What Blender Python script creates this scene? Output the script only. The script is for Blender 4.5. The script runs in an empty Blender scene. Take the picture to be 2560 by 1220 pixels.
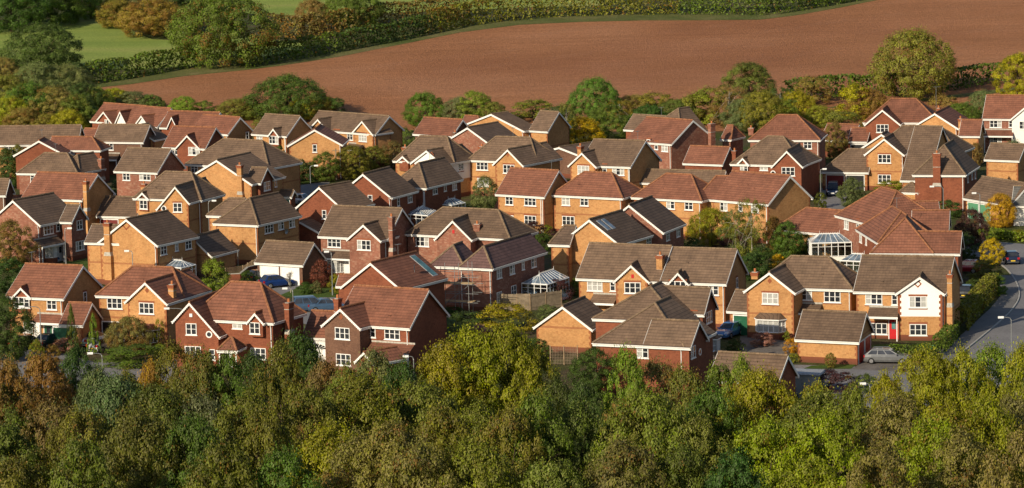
import bpy, bmesh, math, random
from mathutils import Vector
R=math.radians
sc=bpy.context.scene
col=sc.collection
random.seed(7)
Y0=560.0
CAM=dict(F=9200.0,pitch=0.13931,roll=0.024,H=64.0)
HOUSES=[
{'label':'red-roofed buff house with a green garage door beside a pointed conifer, bottom left','name':'brick_house','cat':'house','w':[{'t':'L','ze':5.0,'zb':0,'sc':0,'porch':0,'brick':'buff','roof':'red','ends':'gg','ua':0,'o':(-54.45,390.0),'u':(0.9252,-0.3795),'v':(0.458,0.889),'W':7.1,'D':7.96,'rise':2.98},{'t':'G','ze':5.0,'zb':3.3,'sc':1,'porch':0,'brick':'red','roof':'red','ends':'gg','ua':1.09,'o':(-53.67,389.11),'u':(0.977,-0.2131),'v':(0.2131,0.977),'W':2.18,'D':2.2,'rise':1.09},{'t':'L','ze':2.5,'zb':0,'sc':0,'porch':0,'brick':'buff','roof':'red','ends':'gg','ua':0,'o':(-48.28,385.69),'u':(0.9352,-0.3541),'v':(0.3541,0.9352),'W':2.83,'D':4.77,'rise':2.0}],'f':[('w',0,'F',5.51,4.29,'2'),('w',0,'F',2.54,1.69,'2'),('w',1,'F',1.05,4.41,'3'),('w',0,'R',4.47,4.48,'1'),('lean',0,'F',3.76,7.43,1.3,2.5),('d',0,'F',4.97,'green','door'),('d',2,'F',0.45,'green','gar'),('d',0,'F',3.6,'white','slim'),('w',0,'F',5.78,1.77,'o')]},
{'label':'buff house with red hipped roof, front gable and bay window, above two silver cars','name':'brick_house','cat':'house','w':[{'t':'L','ze':5.0,'zb':0,'sc':1,'porch':0,'brick':'buff','roof':'red','ends':'hh','ua':0,'o':(-44.66,389.1),'u':(0.9413,-0.3375),'v':(0.4155,0.9096),'W':10.44,'D':5.81,'rise':2.8},{'t':'G','ze':5.0,'zb':0,'sc':1,'porch':0,'brick':'buff','roof':'red','ends':'gg','ua':2.59,'o':(-41.06,384.09),'u':(0.9081,-0.4187),'v':(0.4028,0.9153),'W':5.18,'D':9.77,'rise':2.19}],'f':[('w',0,'F',2.1,4.15,'3'),('w',1,'F',2.54,4.36,'3'),('bay',1,'F',2.44,2.5),('ch',1,4.6,2.24,7.08,0.62,'roof'),('d',0,'F',1.8,'dark','gar'),('dec',1,'F',2.65,6.27,0)]},
{'label':'red brick house with round gable window, oriel window and tall side chimney, front row','name':'brick_house','cat':'house','w':[{'t':'L','ze':5.0,'zb':0,'sc':0,'porch':0,'brick':'red','roof':'red','ends':'hh','ua':0,'o':(-33.41,371.88),'u':(0.9063,-0.4227),'v':(0.461,0.8874),'W':10.03,'D':6.59,'rise':3.46},{'t':'G','ze':5.0,'zb':0,'sc':1,'porch':0,'brick':'red','roof':'red','ends':'gg','ua':1.97,'dA':0,'dB':1.45,'o':(-34.8,370.21),'u':(0.9454,-0.3259),'v':(0.3259,0.9454),'W':5.19,'D':8,'rise':2.0},{'t':'G','ze':5.0,'zb':3.5,'sc':1,'porch':0,'brick':'red','roof':'red','ends':'gg','ua':0.99,'o':(-27.11,368.41),'u':(0.9037,-0.4282),'v':(0.4282,0.9037),'W':1.99,'D':2.2,'rise':1.02},{'t':'L','ze':2.6,'zb':2.2,'sc':0,'porch':1,'brick':'red','roof':'red','ends':'hh','ua':0,'o':(-29.99,366.06),'u':(0.9562,-0.2928),'v':(0.2928,0.9562),'W':2.13,'D':2.63,'rise':1.1}],'f':[('w',1,'F',2.0,4.2,'2'),('w',1,'F',2.1,1.85,'3'),('w',1,'F',3.95,3.71,'o'),('w',1,'F',4.21,1.63,'1'),('w',0,'F',5.71,4.54,'2s'),('w',0,'F',8.02,1.68,'3'),('w',2,'F',0.82,4.38,'2'),('ch',0,10.33,2.62,7.09,0.95,'ext'),('d',0,'F',4.42,'white','door'),('alarm',1,'F',2.03,5.64,0)]},
{'label':'red brick house with a brown upper gable and white fanlight garage door, front row','name':'brick_house','cat':'house','w':[{'t':'L','ze':5.0,'zb':0,'sc':0,'porch':0,'brick':'red','roof':'red','ends':'gg','ua':0,'o':(-18.09,366.48),'u':(0.8758,-0.4826),'v':(0.4443,0.8959),'W':8.79,'D':8.73,'rise':3.22},{'t':'G','ze':5.0,'zb':0,'sc':1,'porch':0,'brick':'brown','roof':'red','ends':'gg','ua':2.38,'o':(-19.38,365.4),'u':(0.8453,-0.5343),'v':(0.5343,0.8453),'W':4.76,'D':5,'rise':1.86},{'t':'L','ze':2.6,'zb':0,'sc':0,'porch':0,'brick':'red','roof':'red','ends':'gg','ua':0,'o':(-21.78,372.82),'u':(0.9463,-0.3232),'v':(0.3232,0.9463),'W':3.68,'D':5.54,'rise':2.33}],'f':[('w',1,'F',2.41,4.28,'3'),('w',1,'F',2.45,1.61,'3'),('w',0,'F',4.37,4.31,'1'),('w',0,'F',6.61,4.26,'3'),('ch',0,-0.1,0.97,7.76,0.75,'ext'),('d',2,'F',1.59,'fan','gar'),('lean',0,'F',4.24,9.18,1.4,2.6),('dec',1,'F',2.28,5.93,0)]},
{'label':'low red-roofed garage in front of the brown-gabled red house, half hidden by the wood','name':'brick_garage','cat':'garage','w':[{'t':'G','ze':2.5,'zb':0,'sc':1,'porch':0,'brick':'red','roof':'red','ends':'gg','ua':1.31,'o':(-15.83,358.02),'u':(0.7431,-0.6691),'v':(0.7547,0.6561),'W':2.63,'D':4.26,'rise':1.06}],'f':[]},
{'label':'small buff garage with a plain gable and brown roof, middle of the front row','name':'brick_garage','cat':'garage','w':[{'t':'G','ze':2.6,'zb':0,'sc':0,'porch':0,'brick':'buff','roof':'brn','ends':'gg','ua':3.27,'o':(2.0,375.77),'u':(0.9251,-0.3797),'v':(0.3797,0.9251),'W':6.54,'D':6.5,'rise':2.31}],'f':[]},
{'label':'dark red brick house with stepped brown hipped roofs and a side bay, front row','name':'brick_house','cat':'house','w':[{'t':'P','ze':5.0,'zb':0,'sc':0,'porch':0,'brick':'red','roof':'brn','ends':'gg','ua':4.71,'o':(7.57,350.67),'u':(0.922,-0.3871),'v':(0.3871,0.922),'W':9.42,'D':9,'rise':3.33},{'t':'L','ze':5.0,'zb':0,'sc':0,'porch':0,'brick':'red','roof':'brn','ends':'gg','ua':0,'o':(12.32,348.65),'u':(0.9157,-0.4019),'v':(0.4019,0.9157),'W':4.9,'D':5.1,'rise':2.14},{'t':'P','ze':5.0,'zb':0,'sc':0,'porch':0,'brick':'red','roof':'brn','ends':'gg','ua':4.62,'o':(7.91,365.58),'u':(0.9309,-0.3654),'v':(0.3654,0.9309),'W':9.23,'D':8,'rise':2.67},{'t':'L','ze':5.0,'zb':0,'sc':0,'porch':0,'brick':'red','roof':'brn','ends':'gg','ua':0,'o':(13.85,368.91),'u':(0.9001,-0.4357),'v':(0.3683,0.9297),'W':5.93,'D':4.63,'rise':2.33}],'f':[('w',1,'F',-0.11,4.3,'2'),('w',1,'R',1.33,4.34,'2'),('w',1,'R',3.18,4.03,'o'),('w',3,'F',4.47,4.58,'2'),('w',3,'R',2.22,4.37,'3'),('bay',3,'R',2.81,2.0)]},
{'label':'long brown-roofed red garage half hidden behind the foreground wood, below the blue hatchback','name':'brick_garage','cat':'garage','w':[{'t':'L','ze':2.5,'zb':0,'sc':1,'porch':0,'brick':'red','roof':'brn','ends':'gg','ua':0,'o':(18.19,343.03),'u':(0.9065,-0.4222),'v':(0.4887,0.8725),'W':7.09,'D':4.74,'rise':2.3}],'f':[]},
{'label':'buff house with a broad front gable and ground-floor bay, left of the white-gabled house','name':'brick_house','cat':'house','w':[{'t':'L','ze':5.0,'zb':0,'sc':0,'porch':0,'brick':'buff','roof':'brn','ends':'hh','ua':0,'o':(25.27,383.95),'u':(0.9474,-0.32),'v':(0.32,0.9474),'W':10.82,'D':6.83,'rise':2.87},{'t':'G','ze':5.0,'zb':0,'sc':0,'porch':0,'brick':'buff','roof':'brn','ends':'gg','ua':2.81,'o':(24.16,381.2),'u':(0.9306,-0.3661),'v':(0.3661,0.9306),'W':5.62,'D':6,'rise':2.09}],'f':[('w',1,'F',2.83,4.26,'3'),('w',0,'F',5.79,4.27,'2'),('w',0,'F',8.56,4.12,'3'),('bay',1,'F',2.81,3.2),('lean',0,'F',5.0,7.46,1.6,2.6),('ch',0,-0.63,3.5,6.43,0.7,'roof'),('dec',1,'F',2.78,6.11,0)]},
{'label':'buff garage with red doors and brown roof beside the grey estate car','name':'brick_garage','cat':'garage','w':[{'t':'L','ze':2.4,'zb':0,'sc':1,'porch':0,'brick':'buff','roof':'brn','ends':'gg','ua':0,'o':(28.23,365.57),'u':(0.9175,-0.3976),'v':(0.3155,0.9489),'W':6.78,'D':7.02,'rise':2.4}],'f':[('d',0,'R',1.93,'crimson','gar'),('d',0,'R',4.84,'crimson','gar')]},
{'label':'house with a white rendered front gable and bright red door, bottom right','name':'brick_house','cat':'house','w':[{'t':'L','ze':5.0,'zb':0,'sc':0,'porch':0,'brick':'buff','roof':'brn','ends':'gg','ua':0,'o':(35.46,379.27),'u':(0.9548,-0.2974),'v':(0.3095,0.9509),'W':9.81,'D':8.76,'rise':3.16},{'t':'G','ze':5.0,'zb':0,'sc':0,'porch':0,'brick':'whitegab','roof':'brn','ends':'gg','ua':2.54,'o':(39.6,377.03),'u':(0.9831,-0.1831),'v':(0.1831,0.9831),'W':5.09,'D':5,'rise':1.77}],'f':[('w',0,'F',2.13,4.2,'3'),('w',0,'F',4.32,4.17,'1'),('w',0,'F',2.63,1.06,'3'),('w',1,'F',2.33,4.08,'3'),('w',1,'F',2.33,1.16,'3'),('lean',0,'F',1.67,4.93,1.5,2.6),('d',0,'F',4.2,'crimson','door'),('ch',0,10.11,0.5,7.31,0.72,'ext'),('diamond',1,'F',2.32,5.98,0)]},
{'label':'mottled brick house with grey-brown roof and cross gable behind the blue trailer tent, left edge','name':'brick_house','cat':'house','w':[{'t':'G','ze':5.0,'zb':0,'sc':0,'porch':0,'brick':'mot','roof':'dark','ends':'gg','ua':3.93,'o':(-64.77,451.18),'u':(0.8852,-0.4652),'v':(0.5493,0.8356),'W':7.86,'D':7.77,'rise':2.94},{'t':'L','ze':5.0,'zb':0,'sc':0,'porch':0,'brick':'mot','roof':'dark','ends':'gg','ua':0,'o':(-55.87,450.48),'u':(0.9338,-0.3579),'v':(0.469,0.8832),'W':1.8,'D':3.65,'rise':1.87}],'f':[('w',0,'R',1.83,4.21,'3'),('w',0,'R',3.64,4.33,'1'),('w',1,'R',2.0,4.36,'2'),('w',1,'R',1.92,1.78,'3'),('lean',0,'R',-0.94,3.32,1.2,2.5),('d',0,'R',3.86,'white','door'),('bay',0,'R',1.97,1.8)]},
{'label':'buff house with a blank gable, tall external chimney and diamond brick motif, left of centre','name':'brick_house','cat':'house','w':[{'t':'G','ze':5.0,'zb':0,'sc':0,'porch':0,'brick':'buff','roof':'dark','ends':'gg','ua':4.15,'o':(-48.98,430.44),'u':(0.9007,-0.4345),'v':(0.5271,0.8498),'W':8.3,'D':8.17,'rise':2.97},{'t':'L','ze':5.0,'zb':0,'sc':0,'porch':0,'brick':'buff','roof':'dark','ends':'gg','ua':0,'o':(-50.55,431.04),'u':(0.937,-0.3494),'v':(0.3494,0.937),'W':4.6,'D':4.43,'rise':1.86}],'f':[('w',0,'R',1.47,4.28,'2'),('w',0,'R',4.02,4.35,'1'),('w',0,'R',6.34,4.29,'2'),('ch',0,1.54,0.02,7.78,0.75,'ext'),('diamondb',0,'F',3.95,7.17,0)]},
{'label':'low buff garage with dark brown roof beside the washing line','name':'brick_garage','cat':'garage','w':[{'t':'G','ze':2.5,'zb':0,'sc':0,'porch':0,'brick':'buff','roof':'dark','ends':'gg','ua':2.55,'o':(-40.57,435.76),'u':(0.9414,-0.3374),'v':(0.4496,0.8932),'W':5.1,'D':6.2,'rise':2.34}],'f':[]},
{'label':'buff house with brown hipped roof and a satellite dish on its shaded wall','name':'brick_house','cat':'house','w':[{'t':'P','ze':5.0,'zb':0,'sc':0,'porch':0,'brick':'buff','roof':'brn','ends':'gg','ua':3.17,'o':(-36.45,445.45),'u':(0.8985,-0.4389),'v':(0.5192,0.8547),'W':6.34,'D':9.39,'rise':2.79},{'t':'L','ze':5.0,'zb':0,'sc':0,'porch':0,'brick':'buff','roof':'brn','ends':'hg','ua':0,'o':(-37.84,453.06),'u':(0.9303,-0.3668),'v':(0.3668,0.9303),'W':4.41,'D':4.58,'rise':1.92}],'f':[('w',0,'R',2.63,4.28,'3'),('w',0,'R',5.19,4.35,'2'),('w',0,'R',7.57,4.33,'2'),('dish',0,'R',5.93,3.46,0)]},
{'label':'detached double garage with two white doors and a brown roof, beside the dark blue hatchback','name':'brick_garage','cat':'garage','w':[{'t':'L','ze':2.5,'zb':0,'sc':0,'porch':0,'brick':'brown','roof':'brn','ends':'gg','ua':0,'o':(-30.34,428.41),'u':(0.877,-0.4805),'v':(0.4805,0.877),'W':6.7,'D':5.33,'rise':2.24}],'f':[('d',0,'F',1.92,'white','gar'),('d',0,'F',4.75,'white','gar')]},
{'label':'mottled red house with brown roof, white bay and dark chimney, right of the double garage','name':'brick_house','cat':'house','w':[{'t':'L','ze':5.0,'zb':0,'sc':0,'porch':0,'brick':'mot','roof':'brn','ends':'gg','ua':0,'o':(-22.96,431.68),'u':(0.8932,-0.4497),'v':(0.4497,0.8932),'W':9.42,'D':7.55,'rise':3.17},{'t':'G','ze':5.0,'zb':0,'sc':0,'porch':0,'brick':'mot','roof':'brn','ends':'gg','ua':2.29,'o':(-19.43,428.3),'u':(0.8948,-0.4466),'v':(0.4466,0.8948),'W':4.57,'D':4.5,'rise':1.83}],'f':[('w',0,'F',2.07,4.28,'3'),('w',1,'F',2.2,4.35,'3'),('lean',0,'F',0.53,4.81,1.3,2.6),('bay',0,'F',2.18,2.2),('ch',0,9.72,0.5,7.97,0.7,'ext'),('d',0,'F',3.66,'white','slim')]},
{'label':'mottled brick house with a large brown hipped roof and new purple tiles behind scaffolding','name':'brick_house','cat':'house','w':[{'t':'L','ze':5.0,'zb':0,'sc':0,'porch':0,'brick':'mot','roof':'brn','ends':'hh','ua':0,'o':(-12.67,431.86),'u':(0.8743,-0.4854),'v':(0.4854,0.8743),'W':14.26,'D':6.8,'rise':2.86},{'t':'G','ze':5.0,'zb':0,'sc':1,'porch':0,'brick':'mot','roof':'brn','ends':'gg','ua':2.34,'o':(-9.1,426.67),'u':(0.9453,-0.3262),'v':(0.3262,0.9453),'W':4.68,'D':6,'rise':2.25},{'t':'P','ze':5.0,'zb':0,'sc':0,'porch':0,'brick':'mot','roof':'new','ends':'gg','ua':2.08,'o':(-5.96,403.38),'u':(0.9007,-0.4343),'v':(0.4523,0.8919),'W':4.16,'D':13.65,'rise':2.11},{'t':'P','ze':5.0,'zb':0,'sc':0,'porch':0,'brick':'mot','roof':'new','ends':'gg','ua':2.14,'o':(-9.35,405.0),'u':(0.9357,-0.3528),'v':(0.3528,0.9357),'W':4.27,'D':5,'rise':2.05}],'f':[('w',0,'F',2.26,4.14,'3'),('w',2,'R',2.07,4.2,'2'),('w',2,'R',5.24,4.21,'2'),('w',2,'R',7.96,4.3,'1'),('w',2,'R',10.67,4.23,'2'),('w',2,'R',1.93,1.54,'2'),('w',2,'R',5.5,1.74,'2'),('ch',1,4.3,3.09,6.82,0.75,'roof'),('hn',1,'F',2.34,5.86,0),('dec',1,'F',2.27,6.45,0)]},
{'label':'orange-red brick house with plain gable, red roof and long skylight, before the scaffolding','name':'brick_house','cat':'house','w':[{'t':'G','ze':5.0,'zb':0,'sc':0,'porch':0,'brick':'red','roof':'red','ends':'gg','ua':3.7,'o':(-18.54,390.96),'u':(0.9055,-0.4242),'v':(0.5314,0.8471),'W':7.39,'D':8.95,'rise':2.77},{'t':'L','ze':2.7,'zb':0,'sc':0,'porch':0,'brick':'red','roof':'red','ends':'gg','ua':0,'o':(-19.82,406.99),'u':(0.9633,-0.2683),'v':(0.2683,0.9633),'W':2.39,'D':2.62,'rise':1.1}],'f':[('sky',0,4.55,7.52,'long'),('dishr',)]},
{'label':'buff house with broad blank gable and two roof windows, joined to a darker wing','name':'brick_house','cat':'house','w':[{'t':'G','ze':5.0,'zb':0,'sc':1,'porch':0,'brick':'buff','roof':'dark','ends':'gg','ua':3.73,'o':(5.45,420.84),'u':(0.9321,-0.3622),'v':(0.4731,0.881),'W':7.46,'D':8.62,'rise':2.83},{'t':'G','ze':5.0,'zb':0,'sc':1,'porch':0,'brick':'mot','roof':'dark','ends':'gg','ua':4.1,'o':(9.87,429.58),'u':(0.9652,-0.2616),'v':(0.3773,0.9261),'W':8.21,'D':7.99,'rise':3.25},{'t':'L','ze':5.0,'zb':0,'sc':0,'porch':0,'brick':'buff','roof':'dark','ends':'hg','ua':0,'o':(4.19,419.94),'u':(0.9313,-0.3643),'v':(0.3643,0.9313),'W':2.62,'D':4.56,'rise':1.92}],'f':[('w',0,'R',7.99,4.22,'2'),('w',1,'R',2.17,4.35,'2'),('w',1,'R',5.81,4.29,'2'),('sky',0,4.85,1.38,'a'),('sky',0,4.85,2.59,'a')]},
{'label':'buff house with scalloped front gable and brick chimney, behind the dark red hipped house','name':'brick_house','cat':'house','w':[{'t':'L','ze':5.0,'zb':0,'sc':0,'porch':0,'brick':'buff','roof':'brn','ends':'gg','ua':0,'o':(6.8,393.14),'u':(0.9129,-0.4082),'v':(0.4082,0.9129),'W':9.69,'D':7.87,'rise':3.3},{'t':'G','ze':5.0,'zb':0,'sc':1,'porch':0,'brick':'buff','roof':'brn','ends':'gg','ua':1.98,'o':(10.74,390.11),'u':(0.9699,-0.2435),'v':(0.2435,0.9699),'W':3.95,'D':5,'rise':1.81}],'f':[('w',0,'F',2.12,4.23,'3'),('w',0,'F',4.21,4.27,'1'),('w',1,'F',2.07,4.29,'3'),('ch',0,9.22,1.6,8.0,0.68,'roof'),('lean',0,'F',1.97,4.86,1.4,2.6),('hn',1,'F',2.09,5.54,0)]},
{'label':'buff house with a small decorated gable and wide brown roof, joined to a green-doored garage','name':'brick_house','cat':'house','w':[{'t':'L','ze':5.0,'zb':0,'sc':0,'porch':0,'brick':'buff','roof':'brn','ends':'gg','ua':0,'o':(15.6,389.32),'u':(0.9276,-0.3737),'v':(0.3572,0.934),'W':7.6,'D':8.11,'rise':3.12},{'t':'G','ze':5.0,'zb':3.3,'sc':1,'porch':0,'brick':'red','roof':'brn','ends':'gg','ua':1.19,'o':(16.37,387.22),'u':(0.9773,-0.2117),'v':(0.2117,0.9773),'W':2.37,'D':2.2,'rise':1.27},{'t':'L','ze':2.6,'zb':0,'sc':0,'porch':0,'brick':'buff','roof':'brn','ends':'gg','ua':0,'o':(22.46,383.46),'u':(0.8738,-0.4863),'v':(0.4863,0.8738),'W':3.49,'D':4.52,'rise':1.9}],'f':[('w',0,'F',6.07,4.28,'2'),('w',1,'F',1.14,4.7,'3'),('w',0,'R',4.54,4.42,'1'),('d',2,'F',1.96,'green','gar')]},
{'label':'mottled house with a tall red hipped roof and conservatory, upper of the right pair','name':'brick_house','cat':'house','w':[{'t':'L','ze':5.0,'zb':0,'sc':0,'porch':0,'brick':'mot','roof':'red','ends':'hh','ua':0,'o':(38.96,439.25),'u':(0.3441,-0.9389),'v':(0.9389,0.3441),'W':12.48,'D':8.44,'rise':3.55},{'t':'L','ze':5.0,'zb':0,'sc':0,'porch':0,'brick':'mot','roof':'red','ends':'hg','ua':0,'o':(45.99,431.9),'u':(0.9998,0.0187),'v':(-0.0187,0.9998),'W':4.93,'D':4.85,'rise':2.04}],'f':[('w',0,'F',2.71,4.15,'2'),('w',0,'F',5.88,4.53,'1')]},
{'label':'house with stepped orange-red hipped roofs below its taller red neighbour, right of centre','name':'brick_house','cat':'house','w':[{'t':'L','ze':5.0,'zb':0,'sc':0,'porch':0,'brick':'red','roof':'red','ends':'hh','ua':0,'o':(40.27,426.47),'u':(0.1129,-0.9936),'v':(0.9936,0.1129),'W':11.94,'D':7.15,'rise':3.0},{'t':'P','ze':5.0,'zb':0,'sc':0,'porch':0,'brick':'red','roof':'red','ends':'gg','ua':3.53,'o':(39.98,406.59),'u':(0.9783,-0.2072),'v':(0.2072,0.9783),'W':7.06,'D':6,'rise':3.49},{'t':'L','ze':5.0,'zb':0,'sc':0,'porch':0,'brick':'red','roof':'red','ends':'gg','ua':0,'o':(43.4,406.01),'u':(0.9752,-0.2212),'v':(0.2212,0.9752),'W':6.5,'D':5.03,'rise':2.11},{'t':'L','ze':5.0,'zb':0,'sc':0,'porch':0,'brick':'red','roof':'red','ends':'gg','ua':0,'o':(46.38,423.64),'u':(0.9846,-0.1746),'v':(0.1746,0.9846),'W':4.39,'D':5.02,'rise':2.11}],'f':[('w',0,'F',1.49,4.21,'2'),('w',0,'F',4.54,4.3,'1')]},
{'label':'buff house with a plain red roof, left of a row of three red roofs','name':'brick_house','cat':'house','w':[{'t':'L','ze':5.0,'zb':0,'sc':0,'porch':0,'brick':'buff','roof':'red','ends':'gg','ua':0,'o':(-1.98,467.34),'u':(0.8311,-0.5561),'v':(0.5561,0.8311),'W':7.49,'D':7.1,'rise':2.98}],'f':[('w',0,'F',1.98,4.25,'2'),('w',0,'F',5.18,4.3,'3'),('w',0,'F',1.98,1.73,'2'),('w',0,'F',5.12,1.85,'3'),('pipe',0,'F',6.82)]},
{'label':'buff house with red hipped roof behind a leafy tree, second in the red row','name':'brick_house','cat':'house','w':[{'t':'L','ze':5.0,'zb':0,'sc':0,'porch':0,'brick':'buff','roof':'red','ends':'hh','ua':0,'o':(5.09,465.15),'u':(0.8685,-0.4958),'v':(0.4958,0.8685),'W':10.34,'D':6.45,'rise':2.71}],'f':[('w',0,'F',2.06,4.29,'2'),('w',0,'F',4.72,4.34,'2'),('w',0,'F',2.36,1.73,'3')]},
{'label':'buff house with red hipped roof and side wing, third in the red row','name':'brick_house','cat':'house','w':[{'t':'L','ze':5.0,'zb':0,'sc':0,'porch':0,'brick':'buff','roof':'red','ends':'hh','ua':0,'o':(15.19,460.91),'u':(0.8448,-0.535),'v':(0.535,0.8448),'W':10.19,'D':6.59,'rise':2.77},{'t':'L','ze':5.0,'zb':0,'sc':0,'porch':0,'brick':'buff','roof':'red','ends':'hg','ua':0,'o':(23.09,457.53),'u':(0.9249,-0.3802),'v':(0.3802,0.9249),'W':3.85,'D':6.19,'rise':2.6}],'f':[('w',0,'F',5.58,4.31,'2'),('w',0,'F',8.2,4.32,'2'),('pipe',0,'F',9.78)]},
{'label':'buff house with wide sunlit side gable, rightmost of the red row in the middle','name':'brick_house','cat':'house','w':[{'t':'L','ze':5.0,'zb':0,'sc':1,'porch':0,'brick':'buff','roof':'red','ends':'gg','ua':0,'o':(24.89,456.92),'u':(0.7431,-0.6691),'v':(0.7547,0.6561),'W':9.23,'D':7.93,'rise':3.19},{'t':'L','ze':2.5,'zb':0,'sc':0,'porch':0,'brick':'buff','roof':'red','ends':'hg','ua':0,'o':(31.93,446.21),'u':(0.7612,-0.6485),'v':(0.6485,0.7612),'W':10.4,'D':5.99,'rise':2.52}],'f':[('w',0,'F',2.02,4.25,'2'),('w',0,'F',4.69,4.35,'1'),('w',0,'F',6.96,4.36,'2')]},
{'label':'long low brown garage roof behind the middle red roofs','name':'brick_garage','cat':'garage','w':[{'t':'L','ze':2.5,'zb':0,'sc':0,'porch':0,'brick':'buff','roof':'brn','ends':'gg','ua':0,'o':(16.51,496.12),'u':(0.9392,-0.3433),'v':(0.3433,0.9392),'W':12.74,'D':3.77,'rise':1.58}],'f':[]},
{'label':'buff house with left front gable and orange chimney, in front of the yellow tree','name':'brick_house','cat':'house','w':[{'t':'L','ze':5.0,'zb':0,'sc':0,'porch':0,'brick':'buff','roof':'brn','ends':'gg','ua':0,'o':(9.21,496.44),'u':(0.9035,-0.4286),'v':(0.5233,0.8522),'W':7.77,'D':8.67,'rise':3.07},{'t':'G','ze':5.0,'zb':0,'sc':0,'porch':0,'brick':'buff','roof':'brn','ends':'gg','ua':2.17,'o':(7.84,496.19),'u':(0.8702,-0.4927),'v':(0.4927,0.8702),'W':4.35,'D':5,'rise':1.86}],'f':[('w',0,'F',3.84,4.54,'1'),('w',0,'F',5.84,4.35,'3'),('w',1,'F',2.26,4.45,'3'),('ch',0,-0.15,1.02,7.86,0.75,'ext'),('pipe',0,'F',7.5)]},
{'label':'dark shaded gable with slate-coloured roof between the buff houses, centre of the estate','name':'brick_garage','cat':'garage','w':[{'t':'G','ze':3.2,'zb':0,'sc':0,'porch':0,'brick':'brown','roof':'dark','ends':'gg','ua':5.25,'o':(3.16,526.92),'u':(0.7431,-0.6691),'v':(0.6691,0.7431),'W':10.5,'D':7,'rise':1.26}],'f':[]},
{'label':'buff house with red quoins, brown hipped roof and decorated front gable, centre','name':'brick_house','cat':'house','w':[{'t':'L','ze':5.0,'zb':0,'sc':0,'porch':0,'brick':'buff','roof':'brn','ends':'hh','ua':0,'o':(-5.88,505.68),'u':(0.8912,-0.4536),'v':(0.5588,0.8293),'W':10.85,'D':5.58,'rise':3.05},{'t':'G','ze':5.0,'zb':0,'sc':0,'porch':0,'brick':'buff','roof':'brn','ends':'gg','ua':2.42,'o':(-2.4,499.88),'u':(0.8625,-0.5061),'v':(0.5767,0.8169),'W':4.85,'D':9.46,'rise':2.14}],'f':[('w',0,'F',2.14,4.21,'3'),('w',0,'F',2.19,1.91,'3'),('w',1,'F',2.42,4.4,'3'),('ch',0,-0.23,4,6.8,0.65,'roof'),('dec',1,'F',2.3,6.35,0)]},
{'label':'house with a white timbered gable and brown hipped roof, left of the red-quoined house','name':'brick_house','cat':'house','w':[{'t':'L','ze':5.0,'zb':0,'sc':0,'porch':0,'brick':'buff','roof':'brn','ends':'hh','ua':0,'o':(-16.24,506.94),'u':(0.9,-0.436),'v':(0.5424,0.8401),'W':9.54,'D':5.4,'rise':3.25},{'t':'G','ze':5.0,'zb':0,'sc':0,'porch':0,'brick':'whitegab','roof':'brn','ends':'gg','ua':2.83,'o':(-13.75,504.04),'u':(0.8106,-0.5856),'v':(0.616,0.7877),'W':5.66,'D':7.95,'rise':1.85},{'t':'G','ze':5.0,'zb':3.6,'sc':1,'porch':0,'brick':'red','roof':'brn','ends':'gg','ua':1.03,'o':(-15.69,506.51),'u':(0.8106,-0.5856),'v':(0.5856,0.8106),'W':2.05,'D':2.02,'rise':0.74}],'f':[('w',1,'R',4.15,4.31,'2'),('ch',0,-0.57,4,6.83,0.65,'roof'),('diamond',1,'F',3.53,6.23,0)]},
{'label':'red brick house with a gable end in shadow and brown roof, beside the white conservatories','name':'brick_house','cat':'house','w':[{'t':'G','ze':5.0,'zb':0,'sc':0,'porch':0,'brick':'red','roof':'brn','ends':'gg','ua':3.91,'o':(-22.57,468.56),'u':(0.9465,-0.3228),'v':(0.4358,0.9001),'W':7.82,'D':7.42,'rise':3.03}],'f':[('w',0,'F',4.72,4.7,'1'),('w',0,'R',2.2,4.21,'1'),('w',0,'R',5.43,4.28,'2')]},
{'label':'red brick house with brown hipped roof and three side windows above a conservatory','name':'brick_house','cat':'house','w':[{'t':'P','ze':5.0,'zb':0,'sc':0,'porch':0,'brick':'red','roof':'brn','ends':'gg','ua':2.91,'o':(-15.8,478.43),'u':(0.8281,-0.5606),'v':(0.4793,0.8776),'W':5.83,'D':9.82,'rise':2.8}],'f':[('w',0,'R',2.65,4.45,'2'),('w',0,'R',5.33,4.49,'1'),('w',0,'R',7.84,4.37,'2'),('pipe',0,'F',5.25)]},
{'label':'orange-red brick house with a single narrow gable window and brown roof, centre left','name':'brick_house','cat':'house','w':[{'t':'G','ze':5.0,'zb':0,'sc':0,'porch':0,'brick':'red','roof':'brn','ends':'gg','ua':3.55,'o':(-27.07,458.86),'u':(0.8709,-0.4915),'v':(0.5939,0.8045),'W':7.1,'D':6.21,'rise':2.72},{'t':'G','ze':2.5,'zb':0,'sc':0,'porch':0,'brick':'red','roof':'brn','ends':'gg','ua':2.67,'o':(-28.85,454.75),'u':(0.943,-0.3328),'v':(0.3328,0.943),'W':5.35,'D':3.5,'rise':1.37}],'f':[('w',0,'F',4.04,4.21,'1')]},
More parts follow.
